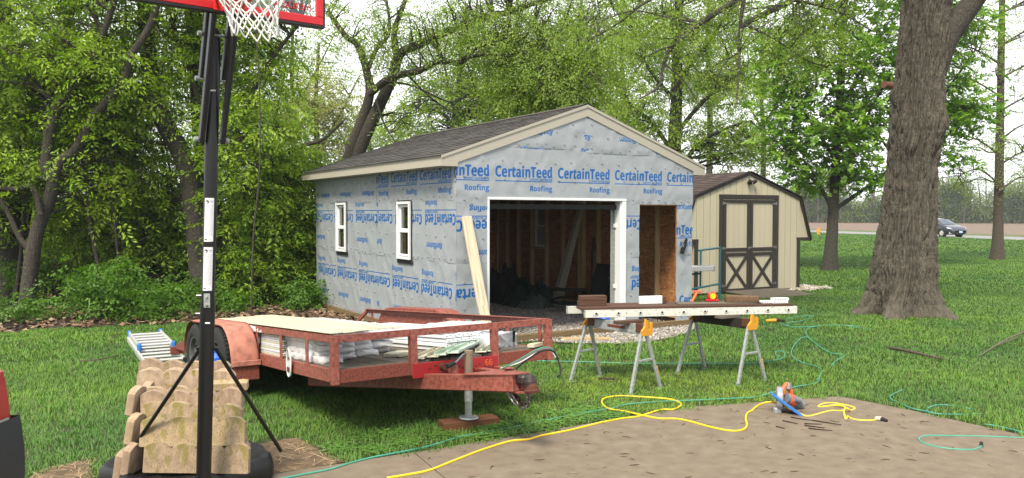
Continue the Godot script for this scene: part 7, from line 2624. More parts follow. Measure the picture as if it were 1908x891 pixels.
func scallop_mesh(sd: int) -> ArrayMesh:
	# scalloped concrete edging: four round lobes along the top
	var b := MB.new()
	var L := 0.66
	var H := 0.185
	var poly := [Vector2(-L * 0.5 + 0.006, 0.0), Vector2(L * 0.5 - 0.006, 0.0), Vector2(L * 0.5, 0.008)]
	var n := 4
	var w := L / n
	for k in n:
		var c := L * 0.5 - (k + 0.5) * w
		for j in 9:
			var a := PI * (0.12 + 0.76 * j / 8.0)
			poly.append(Vector2(c + cos(a) * w * 0.5 * 1.02, H - 0.035 + 0.036 * (sin(a) - 0.37) / 0.63 + (0.004 * sin(sd * 1.7 + k * 2.0))))
	poly.append(Vector2(-L * 0.5, 0.008))
	var r := rng(sd)
	b.tint = [Color(1, 1, 1), Color(0.86, 0.84, 0.84), Color(1.06, 1.0, 0.94)][sd % 3]
	var jig := []
	for q in poly:
		jig.append(q + Vector2(r.randf_range(-0.0025, 0.0025), r.randf_range(-0.003, 0.003)))
	# body with rounded faces: three layers of outline
	var mid := Vector2(0, H * 0.5)
	var rings := []
	for z in [[0.0, 0.975], [0.006, 1.0], [0.044, 1.0], [0.05, 0.975]]:
		var ring := []
		for q in jig:
			ring.append(v(q.x * (1.0 - (1.0 - z[1]) * 0.35), mid.y + (q.y - mid.y) * z[1], z[0] - 0.025))
		rings.append(ring)
	var m := jig.size()
	for i in 3:
		for k in m:
			var k2 := (k + 1) % m
			var nn: Vector3 = (rings[1][k] + rings[1][k2]) * 0.5 - v(0, H * 0.5, 0)
			var e: Vector3 = rings[1][k2] - rings[1][k]
			nn = v(e.y, -e.x, 0)
			b.quad(rings[i][k], rings[i][k2], rings[i + 1][k2], rings[i + 1][k], nn)
	var ix := Geometry2D.triangulate_polygon(PackedVector2Array(jig))
	for i in range(0, ix.size(), 3):
		b.flat(rings[0][ix[i]], rings[0][ix[i + 1]], rings[0][ix[i + 2]], Vector3.FORWARD)
		b.flat(rings[3][ix[i]], rings[3][ix[i + 1]], rings[3][ix[i + 2]], Vector3.BACK)
	return b.mesh()

func hoop() -> void:
	var at := v(-1.885, 0.0, -4.90)
	var h := thing("basketball_hoop", "portable basketball hoop with black pole, red framed clear board and white net", "basketball hoop", at)
	# tilted pole in two sections
	var lean := v(0.034, 1.0, 0.0)
	var pole := MB.new()
	pole.tube([lean * 0.10, lean * 1.26], 0.0435, 20)
	var pl := put(pole, "pole", mats.black_paint, h)
	var up := MB.new()
	up.tube([lean * 1.20, lean * 2.82, lean * 2.88, lean * 2.905], [0.0385, 0.0385, 0.036, 0.02], 20)
	up.tube([lean * 1.25, lean * 1.262], [0.0445, 0.0445], 20)
	put(up, "upper_pole", mats.black_paint, h)
	sticker(h, lean * 1.76, 0.07, 0.262, v(0.22, 0, 1).normalized())
	sticker(h, lean * 1.465, 0.07, 0.262, v(0.22, 0, 1).normalized())
	var bp := MB.new()
	bp.box(lean * 1.275 + v(0.012, 0, 0.047), v(0.038, 0.085, 0.006), 0.002)
	for s in [-1.0, 1.0]:
		bp.X = Transform3D(Basis(Vector3.RIGHT, PI / 2), lean * 1.275 + v(0.012, s * 0.024, 0.050))
		bp.lathe([Vector2(0, 0.010), Vector2(0.007, 0.008), Vector2(0.009, 0.0)], 8)
	put(bp, "bolt_plate", mats.galvanised, h)
	for y in [1.14, 2.53]:
		var wm := MB.new()
		wm.box(lean * y + v(0.018, 0, 0.0445), v(0.03, 0.009, 0.004), 0.001)
		put(wm, "white_mark", mats.white_vinyl, h)
	for q in [[-0.05, 1.30], [-0.05, 1.19]]:
		var bt := MB.new()
		bt.tube([lean * q[1] + v(-0.03, 0, 0), lean * q[1] + v(-0.07, 0.0, 0)], 0.008, 8)
		put(bt, "bolt", mats.steel, h)
	# braces to the base
	for q in [[v(-0.60, 0.20, -0.24), -1.0], [v(0.33, 0.20, -0.52), 1.0]]:
		var b := MB.new()
		b.tube([lean * 0.98 + v(q[1] * 0.045, 0, -0.02), q[0]], 0.0125, 10)
		b.tube([lean * 0.98 + v(q[1] * 0.02, 0.01, 0.0), lean * 0.98 + v(q[1] * 0.065, -0.004, -0.02)], 0.012, 8)
		put(b, "brace", mats.black_paint, h)
	# base tank: a lobed tub
	var ta := MB.new()
	var n := fnl(77, 2.0, 2)
	var na := 72
	var bc := v(-0.28, 0, -0.50)
	var ring := [[0.0, 0.0], [0.96, 0.0], [1.0, 0.03], [1.0, 0.10], [0.975, 0.15], [0.93, 0.17], [0.84, 0.165], [0.80, 0.155], [0.5, 0.15], [0.0, 0.15]]
	ta.sheet(na, ring.size() - 1, func(i, j):
		var a := TAU * float(i % na) / na
		var rr := 0.47 * (1.0 + 0.10 * cos(4.0 * a + 0.4) + 0.03 * cos(9.0 * a))
		var k: float = ring[j][0]
		var sq := v(cos(a) * 1.05, 0, sin(a) * 1.22) * rr * k
		var y: float = ring[j][1]
		return bc + sq + v(0, y + (0.014 * n.get_noise_2d(a * 3.0, j) if y > 0.05 else 0.0), 0), Vector3.ZERO)
	put(ta, "base_tank", mats.black_plastic, h)
	var sp := MB.new()
	sp.tube([v(-0.06, 0.06, 0.0), v(0.06, 0.06, 0.0)], 0.03, 10)
	put(sp, "axle", mats.black_paint, h)
	# backboard, turned about the pole
	var yaw := atan2(0.47, 0.6)
	var nrm := v(sin(yaw), 0, cos(yaw))
	var acr := v(cos(yaw), 0, -sin(yaw))
	var bc2 := lean * 0.0 + v(0.10, 0, 0) + nrm * 0.21
	var bb := Transform3D(Basis(acr, Vector3.UP, nrm), bc2 + v(0, 2.955, 0))
	var fr := MB.new()
	fr.X = bb
	var BW := 1.20
	var BH := 0.80
	fr.box(v(0, 0.038, 0.0), v(BW, 0.050, 0.028), 0.004)
	fr.box(v(0, BH - 0.025, 0.0), v(BW, 0.050, 0.028), 0.004)
	for s in [-1.0, 1.0]:
		fr.box(v(s * (BW * 0.5 - 0.023), BH * 0.5 + 0.006, 0.0), v(0.046, BH - 0.113, 0.027), 0.004)
	var board := put(fr, "backboard_frame", mat("board_red", Color(0.72, 0.06, 0.09), 0.4), h)
	var ed := MB.new()
	ed.X = bb
	ed.box(v(0, 0.004, -0.006), v(BW + 0.01, 0.020, 0.045), 0.004)
	for s in [-1.0, 1.0]:
		ed.box(v(s * (BW * 0.5 + 0.003), BH * 0.5, -0.006), v(0.014, BH, 0.045), 0.004)
	put(ed, "edge_trim", mats.black_paint, board)
	var pn := MB.new()
	pn.X = bb
	pn.box(v(0, BH * 0.5 + 0.006, 0.0), v(BW - 0.10, BH - 0.12, 0.006))
	put(pn, "clear_panel", mats.glass, board)
	var tm := TextMesh.new()
	var fo := SystemFont.new()
	fo.font_names = PackedStringArray(["Droid Serif"])
	fo.font_weight = 700
	tm.font = fo
	tm.text = "SPALDING"
	tm.font_size = 32
	tm.pixel_size = 0.00145
	tm.depth = 0.002
	var sg := put(tm, "lettering", mats.red_plain, board)
	sg.transform = bb * Transform3D(Basis.IDENTITY, v(0.40, 0.108, 0.008))
	# rim, its bracket and the net
	var rc := bc2 + nrm * 0.37 + v(0, 3.115, 0)
	var rim := MB.new()
	var rp := []
	for k in 41:
		var a := TAU * k / 40
		rp.append(rc + v(cos(a), 0, sin(a)) * 0.229)
	rim.tube(rp, 0.009, 8, false)
	var rm := put(rim, "rim", mat("rim_red", Color(0.75, 0.10, 0.05), 0.4), h)
	var rb := MB.new()
	rb.bar(rc - nrm * 0.20 + v(0, -0.012, 0), bc2 + nrm * 0.02 + v(0, 3.052, 0), 0.14, 0.012, Vector3.UP, 0.003)
	rb.bar(bc2 + nrm * 0.022 + v(0, 2.96, 0), bc2 + nrm * 0.022 + v(0, 3.10, 0), 0.16, 0.012, nrm, 0.003)
	for s in [-1.0, 1.0]:
		rb.bar(rc - nrm * 0.13 + acr * (s * 0.17) + v(0, -0.01, 0), bc2 + nrm * 0.022 + acr * (s * 0.05) + v(0, 2.97, 0), 0.012, 0.012)
	put(rb, "rim_bracket", mats.rim_red, rm)
	var net := MB.new()
	var rows := 7
	var cols := 12
	var knot := func(k: float, row: int) -> Vector3:
		var t := float(row) / rows
		var a: float = TAU * (k + 0.5 * (row % 2)) / cols
		var rad := lerpf(0.225, 0.115, pow(t, 0.75)) + 0.012 * sin(t * 7.0)
		return rc + v(cos(a) * rad + 0.035 * t * t, -0.35 * t - 0.01 * sin(a * 3.0) * t, sin(a) * rad)
	for row in rows:
		for k in cols:
			for s in [0, 1]:
				var p0: Vector3 = knot.call(float(k), row)
				var kk := float(k) + (float(s) if row % 2 == 1 else float(s) - 1.0)
				var p1: Vector3 = knot.call(kk, row + 1)
				net.tube([p0, (p0 + p1) * 0.5 + v(0, -0.004, 0), p1], 0.0048, 5, false)
			if row > 0:
				var q: Vector3 = knot.call(float(k), row)
				net.box(q, v(0.015, 0.017, 0.015), 0.004)
	put(net, "net", mat("net_white", Color(0.82, 0.82, 0.80), 0.8), rm)
	# lift arms on either side of the pole
	for s in [-1.0, 1.0]:
		for q in [[2.22, 0.0, 2.98, 0.19, 0.062], [2.60, -0.02, 3.30, 0.17, 0.064]]:
			var b := MB.new()
			b.bar(lean * q[0] + acr * (s * q[4]) + nrm * q[1], lean * q[2] * 0.0 + v(lean.x * q[2], q[2], 0) + acr * (s * (q[4] + 0.005)) + nrm * q[3], 0.028, 0.050, nrm, 0.006)
			put(b, "lift_arm", mats.black_paint, h)
	for q in [[2.24, 0.0], [2.60, 0.0], [2.86, 0.03]]:
		var b := MB.new()
		b.tube([lean * q[0] - acr * 0.10 + nrm * q[1], lean * q[0] + acr * 0.10 + nrm * q[1]], 0.008, 8)
		for s in [-1.0, 1.0]:
			b.tube([lean * q[0] + acr * (s * 0.085) + nrm * q[1], lean * q[0] + acr * (s * 0.105) + nrm * q[1]], 0.015, 8)
		put(b, "pivot_bolt", mats.galvanised, h)
	# edging blocks piled on the base
	var bn := fnl(88, 0.02, 4)
	var bf := fnl(89, 0.10, 3)
	var bg := fnl(94, 0.45, 2)
	var moss := fnl(90, 0.012, 3)
	var tex := picture(512, 256, func(x, y):
		var c := Color(0.56, 0.48, 0.40).lerp(Color(0.67, 0.585, 0.50), clampf(0.5 + bn.get_noise_2d(x, y), 0, 1))
		if bf.get_noise_2d(x, y) < -0.5: c = c * 0.75
		var m := moss.get_noise_2d(x, y) + 0.35 * bf.get_noise_2d(x + 300, y)
		if bg.get_noise_2d(x, y) < -0.25: c = c * 0.86
		return c if m < 0.48 else c.lerp(Color(0.42, 0.40, 0.14), clampf((m - 0.48) * 5.0, 0, 0.85)))
	var tex2 := picture(512, 256, func(x, y):
		var c := Color(0.57, 0.50, 0.40).lerp(Color(0.67, 0.59, 0.49), clampf(0.5 + bn.get_noise_2d(x + 90, y), 0, 1))
		if bf.get_noise_2d(x, y) < -0.45: c = c * 0.66
		var m := moss.get_noise_2d(x + 50, y + 80) + 0.4 * bf.get_noise_2d(x + 300, y)
		if bg.get_noise_2d(x, y) < -0.22: c = c * 0.82
		return c if m < 0.14 else c.lerp(Color(0.44, 0.42, 0.17), clampf((m - 0.14) * 1.6, 0, 0.7)))
	mat("block_clay", Color(1, 1, 1), 0.95, tex, tri3(1.7, false))
	mat("block_moss", Color(1, 1, 1), 0.95, tex2, tri3(1.7, false))
	var vm := [scallop_mesh(1), scallop_mesh(2), scallop_mesh(3)]
	# position along x, height, z, turn about up, lean back, mossy, label
	var rows2 := [
		[-0.10, 0.165, -0.16, 0.03, 0.14, 1, "lowest front scalloped edging block with yellow-green moss on the hoop base"],
		[-0.14, 0.320, -0.21, 0.06, 0.16, 1, "second edging block from the bottom front of the pile, grey with moss"],
		[-0.20, 0.385, -0.34, -0.03, 0.08, 1, "edging block behind the second front row with a mossy wavy top"],
		[-0.215, 0.455, -0.40, 0.05, 0.05, 0, "clean tan edging block at mid height on the front of the pile"],
		[-0.25, 0.465, -0.47, 0.0, 0.04, 0, "tan edging block standing just behind the clean mid-height one"],
		[-0.33, 0.555, -0.58, 0.02, 0.04, 0, "tan edging block in the second row from the top of the pile"],
		[-0.41, 0.585, -0.76, -0.06, 0.04, 0, "topmost tan edging block at the back of the pile"],
		[-0.345, 0.550, -0.645, 0.04, 0.0, 0, "edging block behind the second row from the top"],
		[-0.14, 0.165, -0.29, 0.0, 0.05, 1, "edging block standing behind the lowest front one"],
		[-0.20, 0.165, -0.43, 0.0, 0.05, 0, "edging block low in the middle of the pile"],
		[-0.30, 0.165, -0.60, 0.0, 0.03, 0, "edging block low at the rear middle of the pile"],
		[-0.28, 0.350, -0.55, 0.0, 0.02, 0, "edging block in the rear of the second layer"],
		[-0.38, 0.165, -0.78, 0.0, 0.0, 0, "edging block low at the back of the pile"],
		[-0.38, 0.355, -0.72, 0.0, 0.0, 0, "edging block at the back of the second layer"]]
	for q in rows2:
		var o := put(vm[(rows2.find(q)) % 3], "edging_block", mats.block_moss if q[5] else mats.block_clay)
		tag(o, q[6], "edging block", "scalloped edging blocks piled on the hoop base")
		o.transform = Transform3D(Basis(Vector3.UP, q[3]) * Basis(Vector3.BACK, 0.025 * sin(q[1] * 30.0)) * Basis(Vector3.RIGHT, -q[4]), at + v(q[0], q[1], q[2]))
	var side := [
		[-0.50, 0.160, -0.44, 1.45, "edging block standing endwise at the lower left of the pile"],
		[-0.53, 0.330, -0.52, 1.50, "edging block standing endwise on the left side of the second layer"],
		[-0.58, 0.480, -0.66, 1.48, "edging block standing endwise on the left side near the top"],
		[-0.53, 0.120, -0.46, 1.35, "leaning tan edging block at the outer left of the pile"]]
	for q in side:
		var o := put(vm[side.find(q) % 3], "edging_block", mats.block_clay)
		tag(o, q[4], "edging block", "scalloped edging blocks piled on the hoop base")
		o.transform = Transform3D(Basis(Vector3.UP, q[3]) * Basis(Vector3.RIGHT, 0.16), at + v(q[0], q[1], q[2]))
	var ly := put(vm[1], "edging_block", mats.block_moss)
	tag(ly, "short mossy edging piece lying on its side on the pile by the pole", "edging block", "scalloped edging blocks piled on the hoop base")
	ly.transform = Transform3D(Basis(Vector3.UP, 0.15) * Basis(Vector3.RIGHT, -1.45) * Basis.from_scale(v(0.44, 0.5, 1)), at + v(-0.02, 0.645, -0.45))
	var bo := MB.new()
	bo.X.origin = v(0, 0, 0)
	bo.lathe([Vector2(0, 0), Vector2(0.045, 0), Vector2(0.047, 0.01), Vector2(0.047, 0.17), Vector2(0.02, 0.20), Vector2(0.018, 0.23), Vector2(0, 0.23)], 18)
	solo(bo, "blue_bottle", mats.blue, "blue can standing on the edging blocks behind the pole", "can", at + v(-0.23, 0.60, -0.88))

# ---------------------------------------------------------------- everything else
func cable(called: String, pts: Array, rad: float, m: Material, label: String, cat: String, group := "") -> MeshInstance3D:
	var base: Vector3 = pts[0]
	var q := []
	for p in pts:
		q.append(p - v(base.x, 0, base.z))
	var b := MB.new()
	b.tube(spline(q, 6), rad, 8)
	return solo(b, called, m, label, cat, v(base.x, 0, base.z), 0.0, group)

func small_things() -> void:
	cable("air_hose", [ v(-1.56,0.020,-5.38), v(-1.41,0.020,-5.49), v(-1.26,0.020,-5.60), v(-1.15,0.020,-5.74), v(-1.03,0.020,-5.86), v(-0.88,0.020,-5.97), v(-0.82,0.020,-6.01), v(-0.63,0.020,-6.16), v(-0.49,0.020,-6.33), v(-0.39,0.020,-6.44), v(-0.10,0.020,-6.62), v(0.25,0.020,-6.91), v(0.33,0.020,-6.97), v(0.60,0.020,-7.18), v(0.76,0.020,-7.28), v(0.93,0.020,-7.40), v(1.11,0.020,-7.55), v(1.47,0.020,-7.66), v(1.78,0.020,-7.71), v(2.11,0.020,-7.78), v(2.38,0.020,-7.85), v(2.63,0.020,-8.07), v(2.91,0.020,-8.30), v(3.21,0.020,-8.51), v(3.36,0.020,-8.79) ], 0.0075, mats.hose_green, "green air hose running along the driveway edge under the trailer tongue", "hose", "")
	cable("air_hose", [ v(0.30,0.024,-9.75), v(0.76,0.024,-9.70), v(1.13,0.024,-9.65), v(1.40,0.024,-9.58), v(1.83,0.024,-9.58), v(2.35,0.024,-9.59), v(2.82,0.024,-9.60), v(3.22,0.024,-9.84), v(3.34,0.024,-9.96), v(3.33,0.024,-10.15), v(3.39,0.024,-10.39), v(3.47,0.024,-10.47), v(3.49,0.024,-10.35), v(3.37,0.024,-9.99) ], 0.007, mats.hose_green, "green air hose lying straight between the sawhorse legs with a small loop", "hose", "")
	cable("air_hose", [ v(4.37,0.026,-13.18), v(4.37,0.026,-12.84), v(4.46,0.026,-12.70), v(4.71,0.026,-12.76), v(5.05,0.026,-12.90), v(5.28,0.026,-12.91), v(5.39,0.026,-12.68), v(5.55,0.026,-12.47) ], 0.0075, mats.hose_green, "green air hose running from the air tool towards the thick trunk", "hose", "")
	cable("air_hose", [ v(4.63,0.026,-13.67), v(4.93,0.026,-14.00), v(5.17,0.026,-14.11), v(5.31,0.026,-14.21), v(5.06,0.026,-13.77), v(4.76,0.026,-13.39), v(4.54,0.026,-13.22), v(4.43,0.026,-13.03), v(4.38,0.026,-12.81) ], 0.007, mats.hose_green, "green hose kinked in a narrow loop just behind the air tool", "hose", "")
	cable("air_hose", [ v(5.55,0.026,-12.77), v(5.21,0.026,-12.93), v(4.86,0.026,-12.81), v(4.64,0.026,-12.62), v(4.44,0.026,-12.20), v(4.28,0.026,-11.67), v(4.18,0.026,-11.14), v(4.10,0.026,-10.66), v(4.08,0.026,-10.32), v(4.17,0.026,-10.23), v(4.18,0.026,-10.14), v(3.97,0.026,-9.84), v(3.83,0.026,-9.61), v(3.73,0.026,-9.43) ], 0.0075, mats.hose_green, "green hose snaking in an S down the lawn right of the sawhorses", "hose", "")
	cable("air_hose", [ v(4.27,0.026,-11.65), v(4.15,0.026,-11.58), v(3.84,0.026,-10.97), v(3.61,0.026,-10.43), v(3.50,0.026,-10.07), v(3.47,0.026,-9.80), v(3.49,0.026,-9.61), v(3.53,0.026,-9.47), v(3.55,0.026,-9.31), v(3.51,0.026,-9.13), v(3.37,0.026,-8.83), v(3.26,0.026,-8.62) ], 0.0075, mats.hose_green, "green hose in a wide left-hand loop right of the sawhorses", "hose", "")
	cable("air_hose", [ v(3.98,0.020,-8.20), v(3.85,0.020,-8.06), v(3.71,0.020,-7.90), v(3.65,0.020,-7.74), v(3.66,0.020,-7.56), v(3.68,0.020,-7.38), v(3.76,0.020,-7.27), v(3.83,0.020,-7.19), v(3.98,0.020,-7.17), v(4.20,0.020,-7.20) ], 0.0065, mats.hose_green, "green hose along the far right driveway edge in the grass", "hose", "")
	cable("air_hose", [ v(4.22,0.020,-7.34), v(4.17,0.020,-7.43), v(4.11,0.020,-7.50), v(4.00,0.020,-7.53), v(3.89,0.020,-7.47), v(3.79,0.020,-7.35), v(3.76,0.020,-7.22), v(3.85,0.020,-7.18) ], 0.0065, mats.hose_green, "green hose loop in the grass beyond the right driveway edge", "hose", "")
	cable("air_hose", [ v(4.01,0.020,-6.83), v(4.07,0.020,-6.79), v(4.14,0.020,-6.68), v(4.18,0.020,-6.57), v(4.26,0.020,-6.42) ], 0.0075, mats.hose_green, "green hose crossing the grass at the right picture edge by the concrete", "hose", "")
	cable("air_hose", [ v(4.26,0.016,-6.42), v(4.09,0.016,-6.43), v(3.81,0.016,-6.47), v(3.51,0.016,-6.49), v(3.37,0.016,-6.49), v(3.28,0.016,-6.45), v(3.23,0.016,-6.38), v(3.21,0.016,-6.28), v(3.26,0.016,-6.18), v(3.35,0.016,-6.12), v(3.48,0.016,-6.10), v(3.57,0.016,-6.15), v(3.62,0.016,-6.20) ], 0.0075, mats.hose_green, "green hose bent in a long loop on the concrete at the right", "hose", "")
	var fit := MB.new()
	fit.tube([v(0, 0.016, 0), v(0.02, 0.03, -0.035)], [0.011, 0.014], 10)
	solo(fit, "hose_fitting", mats.dark, "dark metal fitting at the hose end on the concrete", "fitting", v(3.62, 0, -6.20))
	cable("extension_cord", [ v(-0.84,0.020,-5.41), v(-0.71,0.020,-5.48), v(-0.57,0.020,-5.58), v(-0.40,0.020,-5.82), v(-0.22,0.020,-6.07), v(-0.01,0.020,-6.30), v(0.13,0.020,-6.35), v(0.24,0.020,-6.46), v(0.47,0.020,-6.62), v(0.71,0.020,-6.83), v(0.77,0.020,-6.88), v(0.96,0.020,-7.01), v(1.12,0.020,-7.09), v(1.35,0.020,-7.32), v(1.47,0.020,-7.34), v(1.58,0.020,-7.51), v(1.57,0.020,-7.66), v(1.48,0.020,-7.77), v(1.19,0.020,-7.86), v(1.03,0.020,-7.88), v(0.89,0.020,-7.77), v(0.85,0.020,-7.57), v(0.89,0.020,-7.36), v(1.02,0.020,-7.26), v(1.17,0.020,-7.11), v(1.29,0.020,-7.01), v(1.47,0.020,-6.98), v(1.68,0.020,-6.71), v(1.81,0.020,-6.61), v(1.91,0.020,-6.65), v(1.98,0.020,-6.78), v(2.04,0.020,-7.02), v(2.11,0.020,-7.21), v(2.17,0.020,-7.29) ], 0.0085, mats.cord_yellow, "yellow extension cord sweeping over the concrete and looping onto the grass", "cord", "")
	cable("extension_cord", [ v(2.18,0.012,-7.32), v(2.25,0.030,-7.41), v(2.29,0.070,-7.36), v(2.33,0.090,-7.33), v(2.40,0.080,-7.35), v(2.48,0.050,-7.37), v(2.54,0.020,-7.35), v(2.58,0.012,-7.23), v(2.60,0.012,-7.14), v(2.65,0.012,-7.14), v(2.74,0.012,-7.21), v(2.83,0.012,-7.28), v(2.91,0.012,-7.33), v(3.01,0.012,-7.33), v(3.06,0.030,-7.40), v(3.03,0.030,-7.46), v(2.96,0.020,-7.49), v(2.85,0.012,-7.47), v(2.88,0.012,-7.54), v(2.96,0.012,-7.62), v(3.05,0.012,-7.63), v(3.12,0.012,-7.56), v(3.16,0.012,-7.49), v(3.16,0.012,-7.42), v(3.09,0.012,-7.34), v(3.04,0.040,-7.27), v(3.02,0.050,-7.27), v(2.97,0.050,-7.20), v(2.92,0.040,-7.07), v(2.92,0.012,-7.04), v(2.94,0.030,-7.05), v(2.97,0.012,-7.06), v(3.00,0.012,-7.00), v(3.10,0.012,-6.98), v(3.20,0.012,-7.02) ], 0.0085, mats.cord_yellow, "yellow extension cord passing the circular saw and ending in a knotted loop", "cord", "")
	cable("saw_lead", [ v(2.69,0.008,-7.61), v(2.72,0.008,-7.56), v(2.79,0.008,-7.54), v(2.88,0.008,-7.55), v(3.00,0.008,-7.60), v(3.12,0.008,-7.67), v(3.16,0.008,-7.69), v(3.22,0.008,-7.67), v(3.28,0.008,-7.58), v(3.29,0.008,-7.48), v(3.27,0.008,-7.40), v(3.20,0.008,-7.33), v(3.10,0.008,-7.27), v(2.99,0.008,-7.25), v(2.94,0.008,-7.28) ], 0.0055, mats.dark, "black lead looping from the circular saw behind the yellow knot", "lead", "")
	cable("saw_lead", [ v(2.95,0.008,-7.06), v(2.98,0.008,-6.99), v(3.00,0.008,-6.90), v(3.02,0.008,-6.82), v(3.07,0.008,-6.79), v(3.12,0.008,-6.82), v(3.16,0.008,-6.89) ], 0.0055, mats.dark, "black lead curving from the yellow knot to the plug joint", "lead", "")
	# ladder on the lawn
	var lt := thing("folding_ladder", "folded aluminium ladder with blue feet lying on the grass by the woods", "ladder", v(-5.05, 0.0, -11.1), 0.0)
	var a := v(-5.16, 0, -11.37)
	var c := v(-4.10, 0, -9.55)
	var d := (c - a).normalized()
	lt.position = a
	lt.rotation.y = atan2(-d.x, -d.z) + PI
	# local +z runs from the far end towards the near end; x across
	var len := a.distance_to(c)
	for layer in 2:
		var y := 0.038 if layer == 0 else 0.108
		var l0 := 0.0
		var l1 := len if layer == 0 else len * 0.60
		var w := 0.44 if layer == 0 else 0.40
		var sec := Node3D.new()
		sec.name = numbered("section", lt)
		lt.add_child(sec, true)
		for s in [-1.0, 1.0]:
			var b := MB.new()
			b.box(v(s * w * 0.5, y, (l0 + l1) * 0.5), v(0.028, 0.075, l1 - l0), 0.006)
			put(b, "stile", mats.aluminium, sec)
			for e in ([l0, l1] if layer == 1 else []):
				var f := MB.new()
				f.box(v(s * w * 0.5, y, e), v(0.05, 0.10, 0.07), 0.012)
				put(f, "foot", mat("blue_plastic", Color(0.17, 0.42, 0.72), 0.5), sec)
			if layer == 0:
				var f := MB.new()
				f.box(v(s * w * 0.5, y, l1), v(0.045, 0.085, 0.05), 0.01)
				put(f, "foot", mats.dark, sec)
		var nr := int((l1 - l0) / 0.235)
		for k in nr:
			var b := MB.new()
			b.box(v(0, y + 0.012, l0 + (k + 0.6) * (l1 - l0) / nr), v(w - 0.02, 0.024, 0.085), 0.008)
			put(b, "rung", mats.aluminium, sec)
	# circular saw
	var sw := thing("circular_saw", "orange and grey circular saw with blue shoe tipped on the driveway edge", "circular saw", v(2.47, 0.0, -7.30), 0.35)
	var shoe := MB.new()
	shoe.X = Transform3D(Basis(Vector3.UP, -0.55) * Basis(Vector3.BACK, -0.62), v(-0.02, 0.085, 0.06))
	shoe.box(v(0, 0, 0), v(0.34, 0.010, 0.16), 0.003)
	shoe.box(v(0, 0.010, 0.078), v(0.34, 0.022, 0.008), 0.003)
	put(shoe, "shoe", mat("shoe_blue", Color(0.18, 0.42, 0.70), 0.4), sw)
	var gd := MB.new()
	gd.X = Transform3D(Basis(Vector3.UP, 0.95) * Basis(Vector3.BACK, 0.35) * Basis(Vector3.RIGHT, PI / 2), v(-0.055, 0.135, 0.0))
	gd.lathe([Vector2(0.03, 0.03), Vector2(0.09, 0.03), Vector2(0.105, 0.022), Vector2(0.108, -0.02), Vector2(0.095, -0.028), Vector2(0.03, -0.028)], 24)
	put(gd, "blade_guard", mat("guard_grey", Color(0.50, 0.51, 0.53), 0.4), sw)
	var bd := MB.new()
	bd.X = gd.X
	bd.lathe([Vector2(0.0, 0.034), Vector2(0.085, 0.034), Vector2(0.085, 0.031), Vector2(0.0, 0.031)], 30)
	put(bd, "blade", mats.dark, sw)
	var mo := MB.new()
	mo.tube(spline([v(0.02, 0.13, -0.02), v(0.08, 0.11, -0.03), v(0.15, 0.08, -0.035), v(0.19, 0.06, -0.035)], 3), taper(0.050, 0.044, 10), 16)
	put(mo, "motor", mats.grey_plastic, sw)
	var mb := MB.new()
	mb.tube([v(0.065, 0.118, -0.028), v(0.125, 0.092, -0.033)], [0.054, 0.052], 16)
	put(mb, "motor_shroud", mats.orange, sw)
	var mc := MB.new()
	mc.tube([v(0.185, 0.062, -0.035), v(0.225, 0.045, -0.037)], [0.050, 0.040], 16)
	mc.tube([v(0.09, 0.125, 0.02), v(0.16, 0.10, 0.015)], [0.026, 0.030], 12)
	put(mc, "motor_cap", mats.grey_plastic, sw)
	var hd := MB.new()
	hd.tube(spline([v(0.0, 0.16, -0.03), v(0.035, 0.22, -0.05), v(0.075, 0.245, -0.05), v(0.10, 0.20, -0.05), v(0.11, 0.13, -0.045)], 4), 0.021, 10)
	put(hd, "handle", mats.orange, sw)
	var hg := MB.new()
	hg.tube([v(0.066, 0.20, -0.035), v(0.088, 0.252, -0.05)], [0.022, 0.026], 10)
	put(hg, "grip", mats.grey_plastic, sw)
	var fo := MB.new()
	fo.box(v(-0.10, 0.035, 0.03), v(0.07, 0.06, 0.05), 0.012)
	put(fo, "lower_guard", mats.guard_grey, sw)
	# plug joint of the cord
	var pg := thing("cord_connector", "clear and black plug joint where yellow cord meets black lead", "plug", v(3.20, 0.0, -6.98), 0.5)
	var pb := MB.new()
	pb.tube([v(0, 0.022, -0.05), v(0, 0.024, 0.01)], [0.016, 0.026], 12)
	put(pb, "socket", mat("clear_grey", Color(0.70, 0.66, 0.62), 0.3), pg)
	var pc := MB.new()
	pc.tube([v(0, 0.024, 0.01), v(0.0, 0.022, 0.06)], [0.024, 0.014], 12)
	put(pc, "plug", mats.dark, pg)
	# nailer on the grass
	var nl := thing("air_tool", "small yellow and black air tool lying on the grass at the hose end", "tool", v(4.30, 0.03, -13.28), 0.1)
	var nb := MB.new()
	nb.tube([v(-0.13, 0.02, 0), v(0.0, 0.025, 0), v(0.05, 0.025, 0)], [0.022, 0.030, 0.026], 10)
	put(nb, "body", mats.yellow, nl)
	var nh := MB.new()
	nh.tube([v(0.04, 0.025, 0), v(0.10, 0.03, 0.02), v(0.17, 0.02, 0.05)], [0.026, 0.022, 0.02], 10)
	put(nh, "handle", mats.dark, nl)
	# sticks and twigs
	var bark := func(called: String, pts: Array, r0: float, r1: float, col: Color, label: String, cat := "stick", group := "") -> void:
		var b := MB.new()
		b.tint = col
		var q := []
		for p in pts:
			q.append(p - v(pts[0].x, 0, pts[0].z))
		var sp := spline(q, 4)
		b.tube(sp, taper(r0, r1, sp.size()), 6, true, 0.12, rng(int(pts[0].x * 100)))
		solo(b, called, mats.bark, label, cat, v(pts[0].x, 0, pts[0].z), 0.0, group)
	bark.call("stick", [v(5.0, 0.03, -10.75), v(5.08, 0.05, -10.35), v(5.20, 0.04, -10.0), v(5.36, 0.02, -9.80)], 0.022, 0.010, Color(0.13, 0.095, 0.065), "thick crooked fallen stick on the grass in front of the thick trunk")
